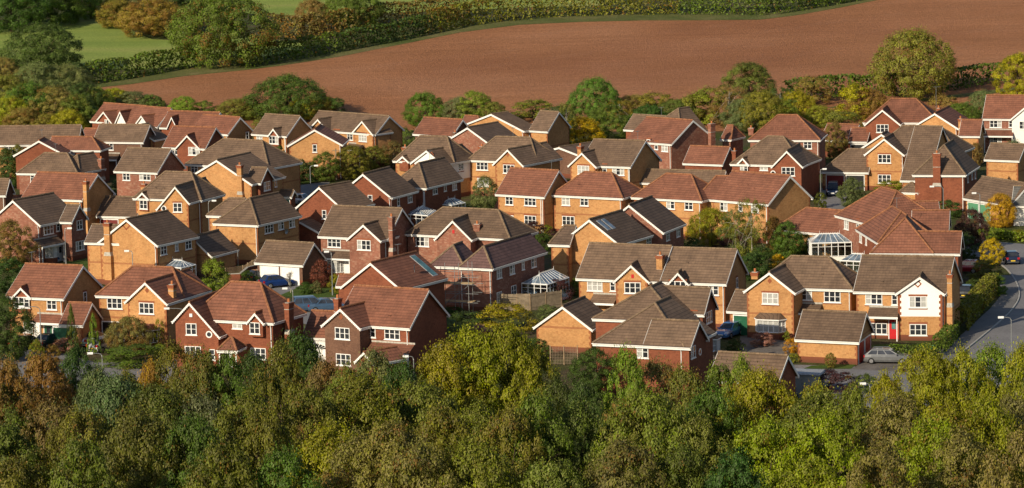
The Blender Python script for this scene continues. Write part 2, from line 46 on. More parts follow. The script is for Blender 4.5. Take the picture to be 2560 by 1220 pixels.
{'label':'buff house with red quoins, round window and shaded side wall, left of centre','name':'brick_house','cat':'house','w':[{'t':'L','ze':5.0,'zb':0,'sc':0,'porch':0,'brick':'buff','roof':'brn','ends':'hh','ua':0,'o':(-48.85,472.1),'u':(0.9177,-0.3974),'v':(0.4176,0.9086),'W':10.01,'D':6.27,'rise':3.16},{'t':'G','ze':5.0,'zb':0,'sc':0,'porch':0,'brick':'buff','roof':'brn','ends':'gg','ua':2.61,'dA':0.8,'dB':0,'o':(-45.34,466.46),'u':(0.9727,-0.232),'v':(0.3488,0.9372),'W':4.46,'D':9.28,'rise':2.15},{'t':'G','ze':5.0,'zb':3.3,'sc':0,'porch':0,'brick':'red','roof':'brn','ends':'gg','ua':0.93,'o':(-48.39,471.82),'u':(0.8833,-0.4689),'v':(0.4689,0.8833),'W':1.87,'D':2.39,'rise':0.8},{'t':'L','ze':2.6,'zb':0,'sc':0,'porch':0,'brick':'buff','roof':'brn','ends':'gg','ua':0,'o':(-53.85,473.59),'u':(0.9442,-0.3293),'v':(0.3293,0.9442),'W':5.77,'D':5.28,'rise':2.22}],'f':[('w',1,'F',2.77,4.4,'2'),('w',1,'F',0.91,4.27,'o'),('w',2,'F',0.94,4.19,'2'),('w',1,'R',5.8,4.23,'1'),('ch',0,-0.32,3.5,6.78,0.65,'roof'),('d',3,'F',1.74,'maroon','gar')]},
{'label':'buff house with red roof, small front gable and tall slim side chimney, left','name':'brick_house','cat':'house','w':[{'t':'L','ze':5.0,'zb':0,'sc':0,'porch':0,'brick':'buff','roof':'red','ends':'gg','ua':0,'o':(-63.74,475.45),'u':(0.8971,-0.4417),'v':(0.519,0.8548),'W':9.34,'D':7.14,'rise':2.95},{'t':'G','ze':5.0,'zb':0,'sc':0,'porch':0,'brick':'buff','roof':'red','ends':'gg','ua':0.88,'dA':0,'dB':0.5,'o':(-60.06,479.67),'u':(0.9602,-0.2792),'v':(0.2792,0.9602),'W':2.07,'D':3.5,'rise':0.78}],'f':[('ch',0,9.69,0.5,7.76,0.62,'ext'),('diamond',1,'F',0.87,5.02,0)]},
{'label':'mottled brick house with brown hipped roof behind the slim-chimneyed red roof, far left','name':'brick_house','cat':'house','w':[{'t':'L','ze':5.0,'zb':0,'sc':0,'porch':0,'brick':'mot','roof':'brn','ends':'hh','ua':0,'o':(-67.91,502.94),'u':(0.9458,-0.3248),'v':(0.3248,0.9458),'W':9.31,'D':5.94,'rise':2.49},{'t':'P','ze':5.0,'zb':0,'sc':0,'porch':0,'brick':'mot','roof':'brn','ends':'gg','ua':1.96,'o':(-62.45,503.27),'u':(0.875,-0.4841),'v':(0.5871,0.8095),'W':3.93,'D':5.29,'rise':2.2}],'f':[('w',0,'F',2.57,4.35,'2'),('ch',1,3.73,4.64,6.79,0.7,'ext')]},
{'label':'mottled pink brick house with plain brown roof and dark shaded gable, left','name':'brick_house','cat':'house','w':[{'t':'L','ze':5.0,'zb':0,'sc':0,'porch':0,'brick':'mot','roof':'brn','ends':'gg','ua':0,'o':(-54.5,502.57),'u':(0.8932,-0.4496),'v':(0.5381,0.8429),'W':7.03,'D':6.47,'rise':2.88}],'f':[('w',0,'F',1.87,4.32,'2'),('w',0,'F',4.87,4.42,'3')]},
{'label':'buff house with shaded front gable and red brick cross wing, left of the lamp post','name':'brick_house','cat':'house','w':[{'t':'L','ze':5.0,'zb':0,'sc':0,'porch':0,'brick':'buff','roof':'brn','ends':'hh','ua':0,'o':(-45.23,508.86),'u':(0.8402,-0.5423),'v':(0.5423,0.8402),'W':14.48,'D':7.81,'rise':3.28},{'t':'G','ze':5.0,'zb':0,'sc':0,'porch':0,'brick':'buff','roof':'brn','ends':'gg','ua':5.81,'o':(-43.91,490.25),'u':(0.8321,-0.5547),'v':(0.4491,0.8935),'W':11.62,'D':8.91,'rise':2.98},{'t':'L','ze':5.0,'zb':0,'sc':0,'porch':0,'brick':'red','roof':'brn','ends':'gg','ua':0,'o':(-35.33,485.7),'u':(0.9216,-0.3882),'v':(0.4121,0.9111),'W':2.39,'D':4.04,'rise':1.83},{'t':'L','ze':2.5,'zb':0,'sc':0,'porch':0,'brick':'red','roof':'brn','ends':'gg','ua':0,'o':(-32.53,490.69),'u':(0.9216,-0.3882),'v':(0.3882,0.9216),'W':3.42,'D':1.88,'rise':0.79}],'f':[('w',2,'R',2.14,4.34,'3'),('w',1,'R',6.56,4.38,'1'),('w',0,'F',1.45,4.39,'2'),('ch',1,9.67,0.02,7.83,0.75,'ext'),('d',3,'F',1.74,'teal','gar')]},
{'label':'long buff house with grey-brown roof at the far left edge','name':'brick_house','cat':'house','w':[{'t':'L','ze':5.0,'zb':0,'sc':0,'porch':0,'brick':'buff','roof':'brn','ends':'gg','ua':0,'o':(-76.84,538.82),'u':(0.9962,-0.0872),'v':(0.0872,0.9962),'W':13.51,'D':5.92,'rise':2.49}],'f':[('w',0,'F',3.08,4.4,'2'),('w',0,'F',4.62,4.34,'2')]},
{'label':'low red brick house with shadowed cross roof before the far left long roof','name':'brick_house','cat':'house','w':[{'t':'G','ze':5.0,'zb':0,'sc':0,'porch':0,'brick':'red','roof':'red','ends':'gg','ua':3.76,'o':(-71.21,524.97),'u':(0.9962,-0.0872),'v':(0.0872,0.9962),'W':7.52,'D':4,'rise':2.08},{'t':'L','ze':4.5,'zb':0,'sc':0,'porch':0,'brick':'red','roof':'red','ends':'gg','ua':0,'o':(-65.77,530.42),'u':(0.9659,-0.2589),'v':(0.2589,0.9659),'W':2.75,'D':3.36,'rise':1.41},{'t':'L','ze':5.0,'zb':0,'sc':0,'porch':0,'brick':'red','roof':'red','ends':'gh','ua':0,'o':(-67.14,530.78),'u':(0.9659,-0.2589),'v':(0.2589,0.9659),'W':8.31,'D':4.11,'rise':1.72}],'f':[]},
{'label':'brown brick house with buff front gable behind a small yellow tree, far left','name':'brick_house','cat':'house','w':[{'t':'L','ze':5.0,'zb':0,'sc':0,'porch':0,'brick':'brown','roof':'brn','ends':'gg','ua':0,'o':(-61.57,540.52),'u':(0.9508,-0.3097),'v':(0.3097,0.9508),'W':8.13,'D':5.4,'rise':2.27},{'t':'G','ze':5.0,'zb':0,'sc':0,'porch':0,'brick':'buff','roof':'brn','ends':'gg','ua':3.52,'o':(-58.65,543.83),'u':(0.8826,-0.4701),'v':(0.4701,0.8826),'W':7.05,'D':4,'rise':2.0},{'t':'L','ze':4.5,'zb':0,'sc':0,'porch':0,'brick':'brown','roof':'red','ends':'gg','ua':0,'o':(-64.71,551.24),'u':(0.8826,-0.4701),'v':(0.4701,0.8826),'W':2.56,'D':2.96,'rise':1.24}],'f':[('w',0,'F',2.33,4.32,'3'),('w',1,'F',3.01,4.22,'3'),('lean',0,'F',1.31,4.19,1.2,2.5)]},
{'label':'red-roofed terrace house with red and white front gables, back left corner','name':'brick_house','cat':'house','w':[{'t':'L','ze':5.0,'zb':0,'sc':0,'porch':0,'brick':'red','roof':'red','ends':'gg','ua':0,'o':(-65.23,570.12),'u':(0.7431,-0.6691),'v':(0.6691,0.7431),'W':9.95,'D':6.11,'rise':2.56},{'t':'G','ze':5.0,'zb':0,'sc':0,'porch':0,'brick':'red','roof':'red','ends':'gg','ua':2.48,'o':(-64.29,569.25),'u':(0.6157,-0.788),'v':(0.788,0.6157),'W':4.95,'D':3.47,'rise':1.71},{'t':'G','ze':5.0,'zb':0,'sc':0,'porch':0,'brick':'white','roof':'red','ends':'gg','ua':1.14,'o':(-60.91,565.36),'u':(0.848,-0.5299),'v':(0.5299,0.848),'W':2.29,'D':3.06,'rise':1.94}],'f':[('w',1,'F',3.0,4.87,'2')]},
{'label':'red-roofed terrace house with a tall white gable, right of the twin-gabled one','name':'brick_house','cat':'house','w':[{'t':'L','ze':5.0,'zb':0,'sc':0,'porch':0,'brick':'red','roof':'red','ends':'gg','ua':0,'o':(-59.07,563.68),'u':(0.7431,-0.6691),'v':(0.6691,0.7431),'W':7.21,'D':6.13,'rise':2.58},{'t':'G','ze':5.0,'zb':0,'sc':0,'porch':0,'brick':'white','roof':'red','ends':'gg','ua':2.15,'o':(-57.58,562.24),'u':(0.6157,-0.788),'v':(0.788,0.6157),'W':4.3,'D':4.11,'rise':1.65}],'f':[('w',1,'F',3.55,4.59,'2')]},
{'label':'red house with a single steep little gable behind the small red cottage, back row left','name':'brick_house','cat':'house','w':[{'t':'L','ze':5.0,'zb':0,'sc':0,'porch':0,'brick':'red','roof':'red','ends':'gg','ua':0,'o':(-53.33,558.25),'u':(0.8811,-0.473),'v':(0.473,0.8811),'W':9.37,'D':5.41,'rise':2.27},{'t':'G','ze':5.0,'zb':0,'sc':0,'porch':0,'brick':'red','roof':'red','ends':'gg','ua':0.88,'o':(-52.12,556.92),'u':(0.9498,-0.3128),'v':(0.3128,0.9498),'W':1.76,'D':4.73,'rise':1.72}],'f':[]},
{'label':'buff house with red roof and shaded right gable, back row left of centre','name':'brick_house','cat':'house','w':[{'t':'L','ze':5.0,'zb':0,'sc':0,'porch':0,'brick':'buff','roof':'red','ends':'gg','ua':0,'o':(-48.01,551.44),'u':(0.7431,-0.6691),'v':(0.6691,0.7431),'W':8.09,'D':5.47,'rise':2.3}],'f':[('w',0,'F',3.86,4.55,'2'),('w',0,'F',6.38,4.52,'2'),('w',0,'R',4.27,4.37,'1')]},
{'label':'small red brick house with red roof and wide front gable in front of the terrace','name':'brick_house','cat':'house','w':[{'t':'L','ze':5.0,'zb':0,'sc':0,'porch':0,'brick':'red','roof':'red','ends':'gg','ua':0,'o':(-50.42,530.81),'u':(0.8941,-0.448),'v':(0.448,0.8941),'W':7.29,'D':6.51,'rise':2.73},{'t':'G','ze':5.0,'zb':0,'sc':0,'porch':0,'brick':'red','roof':'red','ends':'gg','ua':1.93,'o':(-48.4,528.92),'u':(0.9583,-0.2859),'v':(0.2859,0.9583),'W':3.86,'D':5.83,'rise':1.93}],'f':[('w',0,'F',2.01,4.51,'2'),('w',1,'F',2.88,4.58,'3')]},
{'label':'buff house with brown roof and a little projecting gable window, back row','name':'brick_house','cat':'house','w':[{'t':'L','ze':5.0,'zb':0,'sc':0,'porch':0,'brick':'buff','roof':'brn','ends':'gg','ua':0,'o':(-38.49,546.01),'u':(0.7783,-0.6279),'v':(0.6279,0.7783),'W':7.09,'D':6.38,'rise':2.68},{'t':'G','ze':5.0,'zb':3.4,'sc':0,'porch':0,'brick':'red','roof':'brn','ends':'gg','ua':1.06,'o':(-35.83,542.93),'u':(0.8089,-0.5879),'v':(0.5879,0.8089),'W':2.11,'D':2,'rise':1.1}],'f':[('w',0,'F',1.45,4.33,'2'),('w',1,'F',0.94,4.36,'3'),('lean',0,'F',1.08,4.13,1.1,2.5),('d',0,'F',2.04,'white','door'),('pipe',0,'F',6.55)]},
{'label':'buff house showing a wide blank gable with one small window, back row','name':'brick_house','cat':'house','w':[{'t':'G','ze':5.0,'zb':0,'sc':0,'porch':0,'brick':'buff','roof':'red','ends':'gg','ua':4.03,'o':(-32.14,528.95),'u':(0.9962,-0.0872),'v':(0.0872,0.9962),'W':8.06,'D':7,'rise':2.29}],'f':[('w',0,'F',3.96,4.5,'1')]},
{'label':'large buff house with two front gables and brown roof, back row left of centre','name':'brick_house','cat':'house','w':[{'t':'L','ze':5.0,'zb':0,'sc':0,'porch':0,'brick':'buff','roof':'brn','ends':'gg','ua':0,'o':(-30.8,551.07),'u':(0.7431,-0.6691),'v':(0.6032,0.7976),'W':14.82,'D':6.88,'rise':2.39},{'t':'G','ze':5.0,'zb':0,'sc':0,'porch':0,'brick':'buff','roof':'brn','ends':'gg','ua':2.18,'o':(-30.28,549.89),'u':(0.7504,-0.661),'v':(0.661,0.7504),'W':4.37,'D':4,'rise':1.71},{'t':'G','ze':5.0,'zb':0,'sc':0,'porch':0,'brick':'buff','roof':'brn','ends':'gg','ua':2.38,'o':(-23.44,544.45),'u':(0.6854,-0.7282),'v':(0.7282,0.6854),'W':4.76,'D':4,'rise':1.87}],'f':[('w',2,'F',2.23,4.35,'3'),('w',0,'F',9.33,4.38,'2'),('w',0,'F',6.56,4.53,'2'),('lean',0,'F',9.09,12.43,1.4,2.6),('pipe',0,'F',14.21)]},
{'label':'brown brick house with long red roof and dark chimney, back row centre','name':'brick_house','cat':'house','w':[{'t':'L','ze':5.0,'zb':0,'sc':0,'porch':0,'brick':'brown','roof':'red','ends':'gg','ua':0,'o':(-14.28,540.69),'u':(0.7773,-0.6291),'v':(0.6291,0.7773),'W':7.53,'D':5.27,'rise':2.21},{'t':'L','ze':5.0,'zb':0,'sc':0,'porch':0,'brick':'brown','roof':'red','ends':'gh','ua':0,'o':(-7.44,550.29),'u':(0.8747,-0.4846),'v':(0.4846,0.8747),'W':3.89,'D':3.27,'rise':1.37}],'f':[('ch',0,7.78,0.5,5.91,0.7,'ext')]},
{'label':'mottled brick gabled house with dark brown roof in front of the long red roof','name':'brick_house','cat':'house','w':[{'t':'G','ze':5.0,'zb':0,'sc':0,'porch':0,'brick':'mot','roof':'dark','ends':'gg','ua':4.48,'o':(-9.36,530.03),'u':(0.7431,-0.6691),'v':(0.5736,0.8192),'W':8.96,'D':7.75,'rise':2.23}],'f':[]},
{'label':'buff house with brown roof half hidden by poplars, back row centre','name':'brick_house','cat':'house','w':[{'t':'G','ze':5.0,'zb':0,'sc':0,'porch':0,'brick':'buff','roof':'brn','ends':'gg','ua':6.49,'o':(-7.48,549.61),'u':(0.7431,-0.6691),'v':(0.7547,0.6561),'W':12.98,'D':3.36,'rise':2.2},{'t':'L','ze':5.0,'zb':0,'sc':0,'porch':0,'brick':'buff','roof':'brn','ends':'gg','ua':0,'o':(2.85,541.65),'u':(0.7818,-0.6235),'v':(0.5235,0.852),'W':3.61,'D':6.82,'rise':2.56}],'f':[('w',0,'R',2.13,4.37,'3')]},
{'label':'grey-brown cross-roofed house with white corner pipes, back row right of centre','name':'brick_house','cat':'house','w':[{'t':'L','ze':5.0,'zb':0,'sc':0,'porch':0,'brick':'red','roof':'brn','ends':'gg','ua':0,'o':(16.85,539.8),'u':(0.7719,-0.6358),'v':(0.6358,0.7719),'W':6.17,'D':4.79,'rise':2.01},{'t':'P','ze':5.0,'zb':0,'sc':0,'porch':0,'brick':'red','roof':'brn','ends':'gg','ua':3.6,'o':(19.73,535.92),'u':(0.7121,-0.702),'v':(0.702,0.7121),'W':7.21,'D':6,'rise':3.29}],'f':[]},
{'label':'mottled red brick house with red roof and tall wall chimney, back row right of centre','name':'brick_house','cat':'house','w':[{'t':'L','ze':5.0,'zb':0,'sc':0,'porch':0,'brick':'mot','roof':'red','ends':'gg','ua':0,'o':(16.51,524.92),'u':(0.7431,-0.6691),'v':(0.7547,0.6561),'W':8.67,'D':8.73,'rise':3.02},{'t':'L','ze':4.6,'zb':0,'sc':0,'porch':0,'brick':'mot','roof':'red','ends':'gh','ua':0,'o':(30.35,527.37),'u':(0.848,-0.5299),'v':(0.5299,0.848),'W':1.8,'D':4.32,'rise':1.82}],'f':[('w',0,'F',4.24,4.82,'1'),('w',0,'F',5.68,4.57,'1'),('w',0,'F',7.25,4.4,'2'),('ch',0,8.97,7.68,7.64,0.9,'ext')]},
{'label':'low red-roofed garage under the tall-chimneyed house','name':'brick_garage','cat':'garage','w':[{'t':'L','ze':2.5,'zb':0,'sc':0,'porch':0,'brick':'red','roof':'red','ends':'gg','ua':0,'o':(24.4,516.88),'u':(0.8845,-0.4665),'v':(0.4665,0.8845),'W':6.19,'D':5.2,'rise':2.19}],'f':[]},
{'label':'mottled red house with wide red hipped roof and left chimney, back row right','name':'brick_house','cat':'house','w':[{'t':'L','ze':5.0,'zb':0,'sc':0,'porch':0,'brick':'mot','roof':'red','ends':'hh','ua':0,'o':(34.06,521.89),'u':(0.9773,-0.2117),'v':(0.2117,0.9773),'W':10.33,'D':7.57,'rise':3.18}],'f':[('w',0,'F',8.47,4.29,'2'),('ch',0,-0.08,3.4,6.73,0.7,'roof')]},
{'label':'low red-roofed garages behind the autumn tree, right of the wide hipped red roof','name':'brick_garage','cat':'garage','w':[{'t':'L','ze':2.6,'zb':0,'sc':0,'porch':0,'brick':'red','roof':'red','ends':'gg','ua':0,'o':(45.92,541.24),'u':(0.8588,-0.5123),'v':(0.5123,0.8588),'W':5.24,'D':5.11,'rise':2.15},{'t':'L','ze':2.6,'zb':0,'sc':0,'porch':0,'brick':'red','roof':'red','ends':'gg','ua':0,'o':(49.72,538.22),'u':(0.9311,-0.3648),'v':(0.3648,0.9311),'W':2.96,'D':4.26,'rise':1.79}],'f':[('d',1,'F',1.72,'dark','gar')]},
{'label':'red brick house with brown hipped roof and two front gables, upper right','name':'brick_house','cat':'house','w':[{'t':'L','ze':5.0,'zb':0,'sc':0,'porch':0,'brick':'red','roof':'brn','ends':'hh','ua':0,'o':(29.73,493.73),'u':(0.9196,-0.3928),'v':(0.3928,0.9196),'W':10.26,'D':8.05,'rise':3.38},{'t':'G','ze':5.0,'zb':0,'sc':0,'porch':0,'brick':'red','roof':'brn','ends':'gg','ua':2.13,'o':(34.94,489.43),'u':(0.9739,-0.2272),'v':(0.288,0.9576),'W':4.26,'D':8.32,'rise':2.16},{'t':'G','ze':5.0,'zb':3.4,'sc':0,'porch':0,'brick':'red','roof':'brn','ends':'gg','ua':0.96,'o':(30.55,493.43),'u':(0.8374,-0.5465),'v':(0.5465,0.8374),'W':1.91,'D':2.44,'rise':0.88}],'f':[('w',0,'F',4.71,4.59,'2s'),('w',1,'F',2.25,4.32,'3'),('w',1,'F',0.2,4.09,'o'),('w',2,'F',1.04,4.45,'2'),('ch',0,-0.2,2.42,6.88,0.75,'ext')]},
{'label':'large buff and red house with two garage doors and a front chimney, upper right','name':'brick_house','cat':'house','w':[{'t':'L','ze':2.6,'zb':0,'sc':0,'porch':0,'brick':'buff','roof':'brn','ends':'hg','ua':0,'o':(42.6,502.29),'u':(0.9537,-0.3008),'v':(0.3008,0.9537),'W':6.76,'D':6.64,'rise':2.79},{'t':'G','ze':5.0,'zb':0,'sc':0,'porch':0,'brick':'buff','roof':'brn','ends':'gg','ua':2.77,'o':(48.55,500.94),'u':(0.9545,-0.2983),'v':(0.2983,0.9545),'W':5.55,'D':7,'rise':2.23},{'t':'G','ze':5.0,'zb':0,'sc':0,'porch':0,'brick':'buff','roof':'brn','ends':'gg','ua':3.15,'o':(48.51,507.62),'u':(0.9512,-0.3084),'v':(0.3084,0.9512),'W':6.3,'D':4,'rise':2.11},{'t':'L','ze':5.0,'zb':0,'sc':0,'porch':0,'brick':'buff','roof':'brn','ends':'hh','ua':0,'o':(49.5,504.5),'u':(0.9169,-0.399),'v':(0.399,0.9169),'W':12.85,'D':7.7,'rise':3.23},{'t':'P','ze':5.0,'zb':0,'sc':0,'porch':0,'brick':'red','roof':'brn','ends':'gg','ua':3.46,'o':(52.51,476.91),'u':(0.9747,-0.2234),'v':(0.3084,0.9513),'W':6.91,'D':9.6,'rise':3.49},{'t':'L','ze':2.6,'zb':2.2,'sc':0,'porch':1,'brick':'buff','roof':'brn','ends':'hh','ua':0,'o':(50.78,478.26),'u':(0.8921,-0.4519),'v':(0.4519,0.8921),'W':2.74,'D':2.67,'rise':1.12},{'t':'L','ze':3.2,'zb':0,'sc':0,'porch':0,'brick':'buff','roof':'brn','ends':'gg','ua':0,'o':(51.83,485.92),'u':(0.9308,-0.3655),'v':(0.3655,0.9308),'W':3.86,'D':15.29,'rise':6.42}],'f':[('w',1,'F',2.76,4.4,'3'),('w',1,'F',2.73,1.61,'3'),('w',4,'R',2.73,4.25,'1'),('w',4,'R',5.62,4.26,'1'),('w',4,'R',7.88,4.11,'1'),('d',0,'F',2.05,'maroon','gar'),('d',0,'F',4.84,'dark','gar'),('ch',4,3.18,0.02,8.2,0.95,'ext'),('pipe',1,'F',5.25)]},  # the dark garage door is a near-black panel painting shade inside an open garage
{'label':'red brick house with red hipped roof and broad front gable, top right','name':'brick_house','cat':'house','w':[{'t':'L','ze':5.0,'zb':0,'sc':0,'porch':0,'brick':'red','roof':'red','ends':'hh','ua':0,'o':(52.36,541.23),'u':(0.9754,-0.2206),'v':(0.2206,0.9754),'W':11.16,'D':7.5,'rise':3.15},{'t':'G','ze':5.0,'zb':0,'sc':0,'porch':0,'brick':'red','roof':'red','ends':'gg','ua':2.67,'o':(52.24,538.45),'u':(0.9756,-0.2195),'v':(0.2195,0.9756),'W':5.34,'D':6,'rise':2.2}],'f':[('w',1,'F',2.65,4.39,'3')]},
{'label':'buff gabled house with orange chimneys, a tall aerial and a low red wing, top right','name':'brick_house','cat':'house','w':[{'t':'G','ze':5.0,'zb':0,'sc':0,'porch':0,'brick':'buff','roof':'red','ends':'gg','ua':3.62,'o':(58.58,533.38),'u':(0.8986,-0.4388),'v':(0.3261,0.9453),'W':7.24,'D':9.82,'rise':2.15},{'t':'L','ze':4.4,'zb':0,'sc':0,'porch':0,'brick':'buff','roof':'red','ends':'gg','ua':0,'o':(64.58,526.04),'u':(0.9578,-0.2876),'v':(0.2876,0.9578),'W':3.08,'D':4.92,'rise':2.07}],'f':[('ch',0,7.44,0.5,6.76,0.75,'ext'),('ch',0,3.09,5,7.72,0.5,'roof'),('ch',0,6.94,0.5,4.0,0.6,'ext')]},
{'label':'red-roofed house with a large white gable at the right edge','name':'brick_house','cat':'house','w':[{'t':'L','ze':5.0,'zb':0,'sc':0,'porch':0,'brick':'mot','roof':'red','ends':'gg','ua':0,'o':(70.12,542.6),'u':(0.955,-0.2965),'v':(0.2965,0.955),'W':8.23,'D':7.46,'rise':3.13},{'t':'G','ze':5.0,'zb':0,'sc':0,'porch':0,'brick':'white','roof':'red','ends':'gg','ua':3.55,'o':(74.0,540.81),'u':(0.946,-0.3243),'v':(0.3243,0.946),'W':7.09,'D':6,'rise':2.96}],'f':[('w',0,'F',1.98,4.24,'3'),('w',0,'F',4.24,4.26,'1'),('w',0,'F',1.97,1.75,'3'),('w',1,'F',1.93,4.11,'2'),('lean',0,'F',0.44,4.73,1.4,2.6)]},
{'label':'small brown-roofed building behind a bare tree at the right edge','name':'brick_house','cat':'house','w':[{'t':'L','ze':4.2,'zb':0,'sc':0,'porch':0,'brick':'buff','roof':'brn','ends':'gg','ua':0,'o':(64.68,498.71),'u':(0.8686,-0.4956),'v':(0.4956,0.8686),'W':5.1,'D':4.7,'rise':1.97}],'f':[]},
{'label':'double garage with green doors and brown roof at the right edge','name':'brick_garage','cat':'garage','w':[{'t':'L','ze':2.6,'zb':0,'sc':0,'porch':0,'brick':'buff','roof':'brn','ends':'gg','ua':0,'o':(58.3,470.77),'u':(0.4861,-0.8739),'v':(0.8739,0.4861),'W':10.01,'D':6.09,'rise':2.56}],'f':[('d',0,'F',2.03,'sage','gar'),('d',0,'F',4.33,'sage','gar')]},
{'label':'white-walled building with grey roof behind the orange tree at the right edge','name':'white_garage','cat':'garage','w':[{'t':'L','ze':2.6,'zb':0,'sc':0,'porch':0,'brick':'white','roof':'grey','ends':'gg','ua':0,'o':(63.33,461.91),'u':(0.9672,-0.254),'v':(0.254,0.9672),'W':4.92,'D':5.28,'rise':2.22}],'f':[]},
{'label':'brown-roofed house cut by the left edge with a dark gable','name':'brick_house','cat':'house','w':[{'t':'L','ze':5.0,'zb':0,'sc':0,'porch':0,'brick':'brown','roof':'brn','ends':'gg','ua':0,'o':(-70.62,479.33),'u':(0.9738,-0.2274),'v':(0.3444,0.9388),'W':4.62,'D':2.7,'rise':2.0},{'t':'L','ze':3,'zb':0,'sc':0,'porch':0,'brick':'red','roof':'red','ends':'gg','ua':0,'o':(-69.04,484.86),'u':(0.9985,-0.0548),'v':(0.0548,0.9985),'W':4.52,'D':2.35,'rise':0.99}],'f':[]},
]
